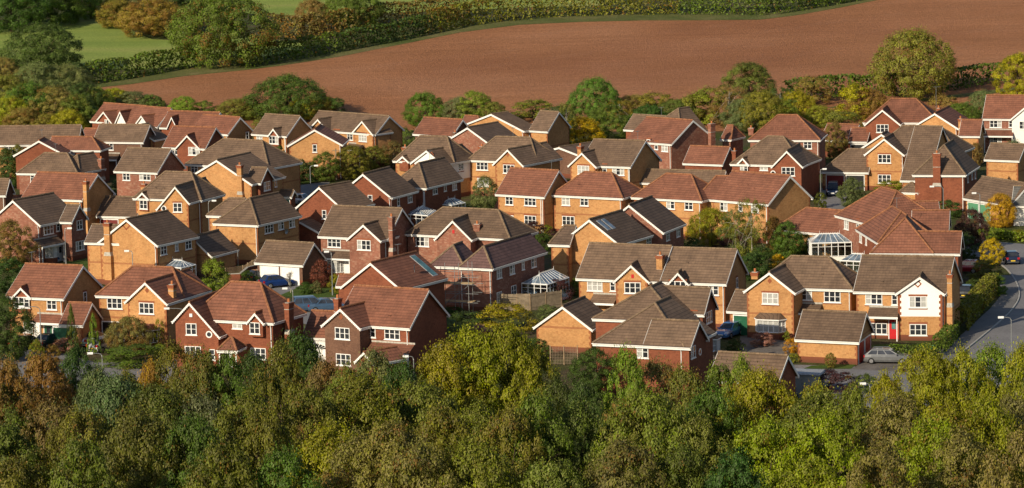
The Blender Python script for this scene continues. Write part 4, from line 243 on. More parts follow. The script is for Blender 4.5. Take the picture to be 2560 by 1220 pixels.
('small yellow conifer right of the pointed dark conifer','conifer','tree',None,'cone',-44.07,380.79,0.0,1.49,4.06,0.2,(0.1187,0.1618,0.0227,0)),
('large dark leafy tree at the left edge beside the red-roofed buff house','tree','tree',None,'oak',-52.73,377.76,0.0,5.34,6.23,6.18,(0.0445,0.0625,0.0143,0.05)),
('brown-leaved bushy tree casting branch shadows on the mottled gable, left edge','tree','tree',None,'ash',-61.03,443.39,0.0,5.3,5.76,4.84,(0.1224,0.0866,0.0271,0.3)),
('dark green bush below the brown-leaved tree, left edge','shrub','shrub',None,'round',-58.78,425.22,0.0,4.16,3.68,3.44,(0.0395,0.0652,0.0147,0)),
('twiggy rust and olive shrub in front of the bay window','tree','tree',None,'broad2',-40.23,379.78,0.0,4.54,3.7,3.07,(0.1073,0.0938,0.03,0.35)),
('low green hedge bush in front of the bay-windowed house','shrub','shrub',None,'round',-39.43,373.71,0.0,6.09,1.83,0.22,(0.0716,0.0967,0.0173,0)),
('clipped green ball bush right of the bay window','shrub','shrub',None,'round',-36.92,378.78,0.0,1.24,1.16,5.48,(0.1154,0.1375,0.0195,0)),
('climbing yellow-green plant on the corner of the bay-windowed house','tree','tree',None,'tall',-37.28,381.8,0.0,1.16,3.09,3.12,(0.1526,0.1479,0.0151,0.1)),
('purple shrub at the foot of the bay window','shrub','shrub',None,'round',-38.83,384.82,0.0,1.42,2.0,5.01,(0.0449,0.022,0.0203,0)),
('pinkish bare shrub beside the dark green car','shrub','shrub',None,'round',-47.17,381.8,0.0,2.49,1.5,3.41,(0.2354,0.1125,0.0824,0)),
('yellowish bush by the near lamp post on the left','tree','tree',None,'ash',-48.73,370.7,0.0,1.61,3.1,1.95,(0.1187,0.1233,0.0142,0.2)),
('orange and green bush right of the near lamp post','shrub','shrub',None,'round',-47.42,371.71,0.0,2.02,2.28,3.3,(0.1095,0.0773,0.0202,0.5)),
('bright yellow-green conifer next to the double garage drive','shrub','shrub',None,'round',-34.49,421.18,0.0,2.84,3.68,5.15,(0.1151,0.1412,0.0202,0)),
('dark green shrub in front of the garden trellis','shrub','shrub',None,'round',-31.1,427.23,0.0,1.86,1.53,4.34,(0.0453,0.0663,0.0125,0)),
('slender half-bare tree in front of the white garage doors','tree','tree',None,'bare',-25.68,420.17,0.0,2.28,4.31,2.58,(0.1548,0.1211,0.1002,0)),
('small red-leaved tree on the lawn by the lamp post','tree','tree',None,'ash',-22.31,423.2,0.0,2.39,3.09,0.26,(0.1097,0.034,0.0246,0)),
('rounded dark shrub on the lawn left of the red tree','shrub','shrub',None,'round',-24.0,419.17,0.0,1.55,1.25,0.91,(0.0415,0.0656,0.0125,0)),
('small pale flowering shrub on the lawn','shrub','shrub',None,'round',-22.62,419.17,0.0,1.09,1.35,1.51,(0.093,0.0896,0.0351,0.1)),
('leafy shrub between the red tree and the red gable','shrub','shrub',None,'round',-20.5,419.16,0.0,1.37,2.0,1.87,(0.1522,0.1348,0.0142,0.1)),
('reddish shrub between two lamp posts in front of the blank buff gable','tree','tree',None,'broad',-45.29,440.37,0.0,3.16,1.89,1.86,(0.0999,0.0347,0.0216,0.3)),
('palm-like dark shrub at the foot of the blank buff gable','shrub','shrub',None,'round',-47.5,432.3,0.0,1.6,1.9,0.54,(0.0393,0.0592,0.0155,0)),
('dark shrubs along the foot of the blank buff gable','shrub','shrub',None,'round',-49.23,433.29,0.0,1.88,1.46,5.8,(0.0653,0.0845,0.0173,0.05)),
('dark conifer in front of the mottled pink house','shrub','shrub',None,'round',-54.72,514.09,0.0,3.35,2.22,6.25,(0.0444,0.063,0.0154,0)),
('golden autumn tree in front of the brown far-left house','tree','tree',None,'ash',-59.83,562.55,0.01,2.08,3.64,5.55,(0.4958,0.2537,0.019,0.0)),
('grey shrub between the far houses, left of the slim chimney','shrub','shrub',None,'round',-69.05,541.35,0.0,2.35,1.73,5.87,(0.0792,0.0951,0.0321,0.1)),
('dark tree at the left edge beside the hipped mottled house','tree','tree',None,'ash2',-72.51,527.22,0.0,4.58,5.51,2.63,(0.0394,0.0664,0.015,0.15)),
('olive tree at the left edge above the dark gable','tree','tree',None,'ash',-72.2,537.31,0.0,2.92,4.77,3.02,(0.1054,0.1063,0.0212,0.25)),
('dark monkey-puzzle conifer in front of the projecting gable window','conifer','tree',None,'cone',-33.79,536.31,0.0,3.5,3.95,2.97,(0.0419,0.0639,0.0129,0)),
('rounded green bush in the row by the telegraph pole, leftmost','tree','tree',None,'ash',-26.34,525.2,0.0,3.77,4.05,3.06,(0.0707,0.0902,0.0152,0.1)),
('olive bush in the row by the telegraph pole, middle','tree','tree',None,'oak2',-22.9,528.22,0.0,4.59,4.49,1.74,(0.1196,0.107,0.0201,0.1)),
('olive bush in the row by the telegraph pole, right','tree','tree',None,'ash2',-19.96,535.29,0.0,4.07,3.73,4.66,(0.1083,0.1057,0.0207,0.2)),
('rusty bush at the right end of the row by the telegraph pole','tree','tree',None,'ash',-17.17,540.35,0.0,3.52,3.69,1.37,(0.1041,0.0822,0.0316,0.3)),
('dark bush behind the lamp post in the hollow','shrub','shrub',None,'round',-30.02,526.21,0.0,5.15,2.86,4.88,(0.0383,0.0581,0.0151,0)),
('leafy grey-green tree left of the plain red roof','tree','tree',None,'ash',-3.46,481.78,0.0,3.46,5.16,0.75,(0.0952,0.106,0.0356,0.1)),
('dark purple tree in front of the plain red-roofed buff house','tree','tree',None,'ash2',-1.24,471.68,0.0,1.85,3.63,5.37,(0.0486,0.0188,0.0218,0.1)),
('purple-brown shrub behind the hipped roof with scaffolding','shrub','shrub',None,'round',2.76,456.52,0.0,3.97,2.45,4.2,(0.0476,0.0205,0.0199,0.2)),
('bright small shrub beside the purple-brown shrub','shrub','shrub',None,'round',4.35,463.59,0.0,1.81,1.2,1.18,(0.1254,0.1366,0.0205,0)),
('light green bush between the conservatory and the hipped roof','shrub','shrub',None,'round',-5.24,486.82,0.0,3.17,1.15,2.58,(0.1244,0.157,0.0221,0)),
('leafy green tree in front of the middle red hipped roof','tree','tree',None,'oak2',11.85,471.67,0.0,4.1,3.74,3.44,(0.0669,0.0909,0.0165,0)),
('purple-leaved bush in front of the lean-to conservatory','shrub','shrub',None,'round',4.57,409.07,0.0,3.56,2.35,5.53,(0.054,0.0202,0.0198,0)),
('green bush between the conservatory and the scalloped buff house','shrub','shrub',None,'round',6.99,413.11,0.0,1.17,1.78,0.86,(0.0703,0.0888,0.0154,0.1)),
('yellow-green tree in the back garden below the right red roof','tree','tree',None,'broad2',24.54,447.44,0.0,5.35,4.63,2.17,(0.1444,0.1335,0.0142,0.15)),
('tall birch with thin pale trunk in the back garden','tree','tree',None,'tall',28.84,438.34,0.0,4.29,6.69,3.96,(0.1097,0.1117,0.0223,0.15)),
('second birch with hanging branches left of the tall one','tree','tree',None,'tall',27.11,441.39,0.0,3.36,5.12,1.87,(0.0885,0.1079,0.0335,0.1)),
('dark purple shrub under the birches','shrub','shrub',None,'round',26.14,445.42,0.0,3.39,1.4,4.33,(0.052,0.0222,0.0218,0.1)),
('small copper tree beside the birches','tree','tree',None,'ash2',31.93,444.41,0.0,2.42,4.11,1.47,(0.1393,0.0793,0.0255,0.2)),
('golden shrub left of the back-garden trees','shrub','shrub',None,'round',22.91,456.53,0.0,1.98,1.71,2.46,(0.322,0.2138,0.0134,0)),
('slim birch in front of the low red garage roof','tree','tree',None,'tall',37.42,454.5,0.0,1.98,3.64,3.12,(0.1023,0.0955,0.0195,0.1)),
('green bush below the slim birch, beside the garden conservatory','shrub','shrub',None,'round',34.78,440.37,0.0,3.35,2.39,2.98,(0.0644,0.0956,0.0159,0.05)),
('dark shrub in the back garden above the broad front gable','shrub','shrub',None,'round',28.88,425.22,0.0,3.7,2.97,0.58,(0.0404,0.0608,0.0128,0.2)),
('golden shrub above the broad front gable chimney','shrub','shrub',None,'round',31.29,429.27,0.0,1.77,1.62,3.66,(0.3774,0.2228,0.0147,0)),
('autumn-coloured bush in front of the low garage under the tall chimney','tree','tree',None,'ash',28.58,526.21,0.0,3.77,3.77,0.14,(0.112,0.089,0.0269,0.3)),
('pale blue-green conifer beside the autumn bush','conifer','tree',None,'cone',30.83,525.19,0.0,2.06,2.38,2.54,(0.0893,0.1399,0.1225,0)),
('thin birch in front of the brown hipped roof, right','tree','tree',None,'tall',35.43,525.19,0.0,2.28,4.0,2.94,(0.1035,0.0978,0.0177,0.2)),
('autumn tree with a golden lower half by the far garages','tree','tree',None,'ash',47.91,537.31,0.0,3.27,5.29,2.18,(0.1258,0.0935,0.0283,0.2)),
('golden shrub at the foot of the autumn tree by the far garages','shrub','shrub',None,'round',48.64,545.38,0.0,2.02,2.91,4.2,(0.3329,0.2184,0.0144,0)),
('narrow dark cypress left of the big garage doors','conifer','tree',None,'cone',45.68,533.27,0.0,0.93,2.55,6.0,(0.0677,0.0937,0.0188,0)),
('bushy willow in front of the open garage door','tree','tree',None,'ash',44.99,482.78,0.0,3.46,3.76,4.84,(0.0876,0.1008,0.0352,0)),
('low green shrubs along the front of the big buff gable','shrub','shrub',None,'round',51.88,496.92,0.0,3.78,1.59,2.61,(0.1467,0.1619,0.0175,0.1)),
('clipped round shrub beside the navy car','shrub','shrub',None,'round',41.05,483.8,0.0,1.47,1.86,2.4,(0.0769,0.0818,0.0155,0)),
('small bright tree right of the low red wing, top right','tree','tree',None,'ash',66.52,533.28,0.0,2.32,3.52,3.18,(0.1479,0.145,0.0178,0.1)),
('rusty tree beside the orange chimneys, top right','tree','tree',None,'ash2',66.82,524.18,0.0,2.05,3.36,0.94,(0.125,0.0823,0.0271,0.3)),
('large grey-green tree in front of the small brown-roofed building, right edge','tree','tree',None,'ash',69.2,501.98,0.0,4.37,5.8,1.47,(0.0748,0.099,0.0351,0)),
('dark shrub at the foot of the tall front chimney','shrub','shrub',None,'round',56.46,471.67,0.0,3.59,1.98,1.5,(0.0419,0.0642,0.0142,0)),
('orange tree by the green-doored garage, right edge','tree','tree',None,'oak2',61.84,460.56,0.0,3.5,4.04,3.92,(0.3348,0.1835,0.0245,0)),
('copper purple tree by the road junction','tree','tree',None,'oak',55.84,442.38,0.0,3.65,4.54,2.09,(0.0482,0.0219,0.0191,0.2)),
('dark shadowed tree below the copper tree','shrub','shrub',None,'round',54.1,434.3,0.0,2.83,2.76,4.5,(0.044,0.0648,0.0156,0)),
('yellow sapling in front of the dark car on the road','tree','tree',None,'ash2',56.4,428.26,0.0,2.79,3.06,5.18,(0.3306,0.2264,0.014,0)),
('dark green bush above the red parked car','shrub','shrub',None,'round',54.11,416.14,0.0,3.44,2.26,3.54,(0.1046,0.0987,0.0212,0.1)),
('green verge bush above the road bend','shrub','shrub',None,'round',60.33,450.47,0.0,2.94,1.12,3.35,(0.1171,0.141,0.0211,0)),
('yellow-green verge bush at the right edge','shrub','shrub',None,'round',62.42,449.46,0.0,2.44,1.11,1.12,(0.1555,0.1365,0.0143,0)),
('bare pinkish tree beside the near road, bottom right','tree','tree',None,'bare',47.17,361.6,0.0,3.54,3.1,0.43,(0.195,0.1234,0.08,0)),
('small orange shrub left of the red-doored garage','shrub','shrub',None,'round',28.33,370.7,0.0,1.45,1.43,2.84,(0.3445,0.1658,0.0198,0.2)),
('round green shrub below the orange one by the garage','shrub','shrub',None,'round',28.13,365.63,0.0,1.03,0.85,5.44,(0.1334,0.1312,0.0203,0)),
('pink-flowered shrub in front of the ground-floor bay','shrub','shrub',None,'round',25.74,375.74,0.0,2.21,1.28,3.19,(0.2357,0.1169,0.0947,0)),
('green pot plant at the corner of the ground-floor bay house','shrub','shrub',None,'round',28.42,378.78,0.0,0.66,0.93,1.58,(0.1315,0.1438,0.0211,0)),
('small dark shrub beside the blue hatchback','shrub','shrub',None,'round',22.65,372.72,0.0,1.62,1.23,4.77,(0.0455,0.0669,0.0142,0)),
('small sapling in front of the red-doored garage wall','tree','tree',None,'ash',31.53,361.61,0.0,1.1,1.46,2.64,(0.1111,0.1049,0.0212,0.4)),
('wide dark purple shrub beside the grey kiosk','shrub','shrub',None,'round',30.43,348.46,0.0,4.17,1.98,5.03,(0.0446,0.019,0.0204,0.2)),
('green shrub right of the purple shrub near the kiosk','shrub','shrub',None,'round',33.6,347.47,0.0,2.27,1.68,1.45,(0.0634,0.0796,0.017,0)),
('bright green spreading shrub in front of the wooden fence','shrub','shrub',None,'round',-1.0,387.86,0.0,5.27,2.96,5.91,(0.1725,0.1368,0.0167,0.0)),
('dark green bush left of the bright spreading shrub','shrub','shrub',None,'round',-4.73,388.86,0.0,4.65,2.03,2.63,(0.0433,0.0605,0.0155,0)),
('second dark bush between the red gable and the fence','shrub','shrub',None,'round',-6.77,397.96,0.0,2.6,1.29,6.21,(0.0375,0.0652,0.0127,0)),
('leafy grey-green sapling beside the brown-gabled red house','tree','tree',None,'ash',-7.46,371.69,0.0,4.44,4.21,0.27,(0.079,0.1014,0.0395,0.05)),
('dark bush in front of the small buff garage','tree','tree',None,'broad',2.17,370.7,0.0,2.82,2.07,2.54,(0.0452,0.0656,0.0149,0)),
('leafy sapling against the small buff garage wall','tree','tree',None,'ash',3.83,378.76,0.0,2.06,2.8,1.08,(0.0968,0.1025,0.0218,0.1)),
('weeping shrub at the right corner of the small buff garage','shrub','shrub',None,'round',7.23,377.76,0.0,1.81,2.03,4.08,(0.0654,0.0969,0.0166,0.05)),
('dark clipped bush beside the small buff garage','shrub','shrub',None,'round',6.44,375.73,0.0,1.23,1.46,0.89,(0.0428,0.0646,0.013,0)),
('grey bare thicket between the bright shrub and the yellow trees','shrub','shrub',None,'round',-3.59,377.77,0.0,3.7,2.29,1.78,(0.2394,0.1183,0.0972,0)),
('dense dark thicket left of the dark red hipped house','tree','tree',None,'ash',7.7,347.48,0.0,4.15,4.65,3.49,(0.0451,0.0663,0.0135,0)),
('dark bush between the mottled pink house and the shaded front gable','shrub','shrub',None,'round',-45.56,521.16,0.0,2.27,1.71,0.95,(0.0459,0.0586,0.0142,0)),
('green bush left of the white hatchback in the hollow','shrub','shrub',None,'round',-32.43,503.99,0.0,2.74,1.81,1.72,(0.0683,0.0881,0.0153,0)),
("dark green bush beside the plain red roof's shaded gable",'shrub','shrub',None,'round',4.85,474.7,0.0,2.06,2.31,1.26,(0.0425,0.0629,0.0128,0)),
('dense dark bush behind the broad blank gable','shrub','shrub',None,'round',3.53,449.47,0.0,2.44,1.99,0.04,(0.0446,0.0645,0.0123,0)),
('green garden tree left of the tall red hipped roof','tree','tree',None,'ash',33.19,437.34,0.0,3.33,4.3,2.11,(0.0639,0.0984,0.019,0.05)),
('dark green bush beside the darker gabled wing','shrub','shrub',None,'round',21.12,436.32,0.0,3.04,2.89,2.57,(0.0373,0.0598,0.0142,0)),
("low dark shrub above the wide brown roof's right end",'shrub','shrub',None,'round',27.97,422.19,0.0,3.21,2.72,3.5,(0.0391,0.0637,0.0151,0)),
('green bush behind the orange-chimneyed gable, top right','shrub','shrub',None,'round',66.53,541.35,0.0,3.3,2.92,1.59,(0.0648,0.0874,0.016,0.05)),
('green shrub under the copper tree beside the birches','shrub','shrub',None,'round',32.52,437.34,0.0,2.57,2.47,5.06,(0.0712,0.1017,0.0152,0.05)),
('dark bush between the red car and the brick wall','shrub','shrub',None,'round',51.67,406.04,0.0,2.38,1.66,5.38,(0.0465,0.0626,0.0146,0)),
('rounded green bush on the road side of the red car','shrub','shrub',None,'round',53.63,406.05,0.0,2.65,2.16,1.7,(0.062,0.0932,0.0152,0.05)),
('dark bush left of the small tucked-away conservatory','shrub','shrub',None,'round',36.1,421.17,0.0,2.29,1.97,2.93,(0.0459,0.0555,0.0135,0)),
('mid-green bush in front of the far long red roof','shrub','shrub',None,'round',-16.08,567.61,0.05,3.7,2.61,4.82,(0.0826,0.108,0.0234,0.05)),
('leafy bush between the two terrace roofs and the buff far house','shrub','shrub',None,'round',-39.33,581.8,0.4,2.91,2.87,3.11,(0.1288,0.131,0.026,0.1)),
('ivy-dark shrub between the fence and the small garage','shrub','shrub',None,'round',3.73,396.94,0.0,2.16,1.41,5.04,(0.0905,0.1083,0.0358,0)),
]
HEDGE=[
('dark field hedge left of the big oak, along the top of the ploughed field',[(-73.75,640.88,4.04),(-66.4,648.0,4.4),(-58.77,658.17,4.91),(-53.75,658.17,4.91)],3.6,2.6,(0.07,0.092,0.017,0.12),0.26,0.8),
('dark hedge right of the big oak beside the ploughed field',[(-47.87,656.14,4.81),(-42.57,663.24,5.16),(-37.1,669.35,5.47),(-32.21,674.44,5.72)],3.4,2.6,(0.07,0.092,0.017,0.05),0.26,0.8),
('lower hedge run with a purple patch along the curve of the ploughed field',[(-32.21,674.44,5.72),(-25.88,682.56,6.13),(-20.11,689.69,6.48),(-14.25,698.85,6.94)],3.4,2.6,(0.042,0.062,0.014,0.15),0.26,0.8),
('brown upper hedge beside the top grass field, behind the lower hedge run',[(-46.15,697.82,6.89),(-38.4,694.77,6.74),(-31.03,699.86,6.99),(-24.43,707.99,7.4),(-16.08,715.12,7.76),(-8.34,720.19,8.01)],4.2,3,(0.115,0.092,0.03,0.35),0.26,0.9),
('rust and green hedge at the middle of the top field edge',[(-14.25,698.85,6.94),(-8.24,707.98,7.4),(-2.07,713.07,7.65),(4.95,716.13,7.81)],4.2,3,(0.108,0.104,0.02,0.25),0.26,0.9),
('tall green and yellow hedge along the top edge, right of centre',[(4.97,718.15,7.91),(14.37,719.17,7.96),(24.55,719.18,7.96),(33.89,718.15,7.91)],5,3.5,(0.108,0.104,0.02,0.15),0.26,0.9),
('dense green hedge at the top edge, ending at the upper right field corner',[(33.89,718.15,7.91),(43.93,716.12,7.81),(50.8,714.1,7.71),(57.51,720.2,8.01),(67.97,731.38,8.57),(74.17,737.49,8.87)],5,3.5,(0.07,0.092,0.017,0.1),0.26,0.9),
('second hedge across the top edge behind the grass field',[(-59.06,771.04,10.55),(-46.85,762.91,10.15),(-34.41,762.91,10.15)],4,3,(0.07,0.092,0.017,0.1),0.4,0.9),
('thick green hedge below the ploughed field, left of the large yellow-green tree',[(45.56,606.21,1.78),(50.95,607.24,1.86),(56.45,609.27,2.02),(61.77,609.28,2.02),(65.77,609.29,2.02)],3.4,3,(0.07,0.092,0.017,0.06),0.3,0.6),
('clipped green hedge right of the large yellow-green tree',[(70.54,610.3,2.11),(75.72,614.4,2.47),(80.14,617.45,2.75),(84.33,618.5,2.85)],3.2,2.4,(0.07,0.092,0.017,0.0),0.3,0.3),
('clipped low hedge in front of the red-doored house',[(37.82,365.66,0.0),(40.32,364.63,0.0),(42.77,366.65,0.0)],1.5,1.0,(0.07,0.092,0.017,0),0.13,0.1),
('clipped hedge returning along the pavement beside the green bin',[(43.01,368.68,0.0),(44.31,372.72,0.0),(45.87,378.76,0.0)],1.7,1.1,(0.07,0.092,0.017,0),0.13,0.1),
('tall clipped hedge along the pavement below the brick garden wall',[(47.0,381.8,0.0),(49.29,390.89,0.0),(51.42,398.97,0.0),(53.68,407.05,0.0)],2.3,1.3,(0.108,0.104,0.02,0.05),0.15,0.12),
('green verge hedge along the far side of the road bend',[(58.5,453.49,0.0),(60.33,450.46,0.0),(63.36,447.44,0.0)],1.0,1.6,(0.125,0.15,0.022,0),0.2,0.3),
]
CARS=[
('metallic grey estate car parked sideways beside the red garage doors','grey','estate',37.44,363.9,-12),
('steel-blue hatchback parked nose-out before the green garage door','steelblue','hatch',22.56,382.22,-118),
('dark blue hatchback seen from behind in front of the white garage doors','blue','hatch',-27.5,425.15,28),
('black open-topped car half hidden behind the dark blue hatchback','black','hatch',-29.43,429.42,35),
('dark maroon saloon with yellow number plate, bottom left','maroon','saloon',-51.8,385.67,62),
('dark green saloon beside the maroon one, bottom left','green','saloon',-49.52,386.22,62),
('silver saloon seen from behind below the bay-windowed house','silver','saloon',-44.73,387.0,55),
('second silver car, nearer the road than the silver saloon','silver','hatch',-43.22,382.99,55),
('navy people carrier facing out before the double garage, upper right','navy','mpv',43.85,496.96,-97),
('dark blue hatchback driving away on the right-hand road','navy','hatch',58.95,430.26,88),
('red car parked half hidden behind the white-gabled house','red','hatch',52.5,423.39,160),
('black car behind the brick garden wall, right','black','hatch',50.45,404.89,75),
('white hatchback parked in the shaded hollow, upper left of centre','white','hatch',-29.69,500.76,155),
('pale blue car on the cul-de-sac behind the red chimney','lightblue','mpv',-22.68,406.39,12),
('pale blue saloon beside the pale blue car, nearer the red chimney','lightblue','saloon',-20.77,406.1,10),
('pale blue car glimpsed beside the dark red hipped house','lightblue','hatch',19.63,365.42,72),
]
LAMPS=[
('tall street lamp with its arm to the left, in front of the green garage door',-48.4,371.66,6.62,-1,1.6,'lamp'),
('street lamp with a curved arm beside the road at the lower left',-40.01,352.08,4.9,-1,0.9,'lamp'),
('tall thin street lamp in front of the round-windowed red house',-34.41,379.15,4.9,-1,1.5,'lamp'),
('short street lamp at the lawn corner right of the hipped red roof',-23.68,391.11,4.9,-1,0.6,'lamp'),
('street lamp standing on the lawn by the red tree',-20.72,417.51,5.06,-1,0.3,'lamp'),
('street lamp in front of the mottled cross-gabled house, left',-54.44,444.48,4.9,1,0.35,'lamp'),
('street lamp against the blank buff gable',-44.11,423.24,4.9,-1,0.4,'lamp'),
('street lamp beside the shaded wall of the round-windowed buff house',-38.78,467.9,4.9,1,0.5,'lamp'),
('street lamp with a curved arm in the hollow',-27.57,503.72,4.9,1,0.6,'lamp'),
('bare telegraph pole among the olive bushes',-25.08,527.3,4.53,0,0,'pole'),
('street lamp in front of the tall front chimney, upper right',55.05,464.78,4.9,-1,1.2,'lamp'),
('street lamp before the green-doored garage, right edge',58.75,457.19,4.9,-1,0.5,'lamp'),
('street lamp at the left edge of the maroon garage door drive',41.72,491.46,4.23,1,0.3,'lamp'),
('street lamp beside the bottom right road with a curved arm',49.74,363.28,4.45,-1,0.8,'lamp'),
('street lamp poking out beside the yellow trees in the middle',-6.06,351.47,4.9,-1,1.1,'lamp'),
('street lamp at the corner of the low red-roofed garage',-9.65,345.93,4.9,-1,0.5,'lamp'),
('street lamp behind the bare tree near the kiosk',31.85,325.56,4.9,-1,0.4,'lamp'),
]
CONS=[
('large white conservatory beside the upper red hipped house',(35.77,435.0),(0.9997,0.0254),(-0.0254,0.9997),4.78,4,1.4,2.2),
('small white conservatory tucked behind the white-gabled house',(37.82,420.28),(0.8871,-0.4615),(0.4615,0.8871),3.3,3,1.1,2.2),
('white conservatory with a long slatted roof beside the mottled hipped house',(0.98,408.09),(0.8758,-0.4827),(0.4523,0.8919),3.21,5.61,1.5,2.3),
('white conservatory left of the pair in the middle',(-13.77,470.91),(0.7874,-0.6164),(0.2002,0.9797),3.82,5.0,1.0,2.2),
('white conservatory right of the pair in the middle',(-9.92,479.99),(0.8097,-0.5868),(0.6028,0.7979),2.59,3.0,1.0,2.2),
('white conservatory behind the blank buff gable',(-41.57,428.75),(0.8338,-0.552),(0.5113,0.8594),3.23,3.0,1.1,2.2),
]
FENCE=[
('long grey wooden board fence behind the bright green shrub','wooden_fence',[(-6.94,405.94),(-3.75,404.8),(-1.09,403.09),(1.86,402.64),(5.35,404.71)],1.9,'fence_wood','boards'),
('short pale wooden fence panel in the back garden below the right red roofs','wooden_fence',[(22.12,446.41),(23.99,445.7)],1.5,'plank','boards'),
('low brick garden wall beside the tall hedge, right','garden_wall',[(48.65,392.73),(51.04,401.16),(53.49,408.79)],1.2,'red_brick','wall'),
('white trellis fence beside the washing line','trellis_fence',[(-34.2,433.86),(-32.23,435.4),(-30.99,441.63)],1.1,'timber','trellis'),
('trellis fence left of the yellow-green conifer','trellis_fence',[(-38.4,434.54),(-36.62,433.51)],1.0,'timber','trellis'),
('dark wooden fence beside the blue house gate, upper right','wooden_fence',[(40.87,502.05),(42.07,501.31)],1.8,'fence_wood','boards'),
('dark garden trellis below the small buff garage','trellis_fence',[(3.61,367.66),(6.35,367.28)],1.9,'fence_wood','trellis'),
('dark garden fence beside the plain red-roofed house','wooden_fence',[(0.16,469.48),(3.15,472.92),(5.65,472.91)],1.7,'fence_wood','boards'),
('brick retaining wall with trellis left of the double garage','garden_wall',[(-33.71,430.11),(-32.2,430.23),(-31.67,435.31),(-30.49,437.36)],0.9,'red_brick','wall'),
]
ROADS=[
('road','asphalt',[(41.18,354.82),(43.41,363.21),(43.44,363.24),(47.77,375.67),(52.43,389.66),(54.72,397.62),(56.2,404.51),(57.06,411.76),(57.54,419.73),(57.59,425.59),(57.28,429.53),(56.4,433.64),(55.1,436.55),(54.34,440.08),(55.14,450.46),(57.45,451.14),(59.98,447.84),(63.47,444.76),(68.65,434.26),(55.24,349.58),(45.76,342.29)],0.012),
('pavement','pavement',[(41.18,354.82),(43.41,363.21),(43.44,363.24),(47.77,375.67),(52.43,389.66),(54.72,397.62),(56.2,404.51),(57.06,411.76),(57.54,419.73),(56.24,420.09),(54.15,404.45),(51.85,395.86),(46.87,379.79),(44.97,374.11),(41.93,365.62),(39.25,355.08)],0.1),
('cul_de_sac','asphalt',[(-26.21,400.62),(-25.67,410.46),(-24.81,415.32),(-22.56,416.16),(-19.83,416.33),(-17.32,410.62),(-16.89,399.22),(-21.12,395.75)],0.012),
('driveway','asphalt',[(-30.73,427.82),(-29.9,429.86),(-24.75,426.86),(-24.69,421.87),(-26.51,418.32),(-28.64,418.66)],0.016),
('close_road','asphalt',[(-58.6,378.04),(-53.9,386.61),(-50.74,385.14),(-47.32,381.38),(-43.58,375.92),(-39.58,375.36),(-37.13,377.95),(-34.07,378.75),(-31.63,374.24),(-34.24,361.74),(-41.17,359.32),(-56.65,364.79)],0.012),
('garage_court','asphalt',[(28.02,364.2),(33.31,362.76),(36.11,360.75),(40.14,359.49),(41.51,355.89),(43.53,342.59),(37.4,335.21),(26.72,340.66)],0.012),
('driveway','paving',[(23.78,382.33),(24.68,382.79),(29.45,377.13),(28.89,370.14),(22.93,369.32)],0.016),
('driveway','asphalt',[(42.74,504.74),(46.61,504.0),(43.97,481.03),(40.51,481.67)],0.016),
('hollow_road','asphalt',[(-30.46,521.89),(-28.72,523.69),(-25.92,525.84),(-26.05,517.33),(-27.24,507.27),(-31.92,500.2),(-32.73,507.31)],0.012),
('driveway','paving',[(33.56,360.96),(35.14,365.34),(40.75,364.55),(40.01,357.96),(38.31,358.5)],0.02),
('lawn','lawn_grass',[(-26.83,418.37),(-24.67,425.41),(-20.85,428.76),(-20.28,415.97),(-24.8,415.99)],0.03),
('lawn','lawn_grass',[(-56.09,447.72),(-52.96,455.14),(-51.96,450.18),(-51.49,443.86),(-54.82,445.57)],0.03),
('lawn','lawn_grass',[(29.68,363.33),(34.23,363.62),(33.46,360.98),(28.7,361.64)],0.03),
('lawn','lawn_grass',[(-31.08,523.62),(-28.41,530.7),(-26.22,532.48),(-24.99,528.92),(-28.16,525.74),(-28.95,523.2)],0.03),
('lawn','lawn_grass',[(36.86,374.63),(38.47,375.05),(43.35,375.0),(42.64,368.03),(38.49,373.1),(36.66,372.07)],0.034),
('verge','lawn_grass',[(58.01,453.58),(60.31,450.28),(64.73,446.66),(65.8,454.04),(61.42,458.5),(58.46,459.03)],0.05),
]
KERB=[
[(41.18,354.82),(43.41,363.21),(43.44,363.24),(47.77,375.67),(52.43,389.66),(54.72,397.62),(56.2,404.51),(57.06,411.76),(57.54,419.73),(57.59,425.59),(57.28,429.53),(56.4,433.64),(55.1,436.55),(54.34,440.08)],
]
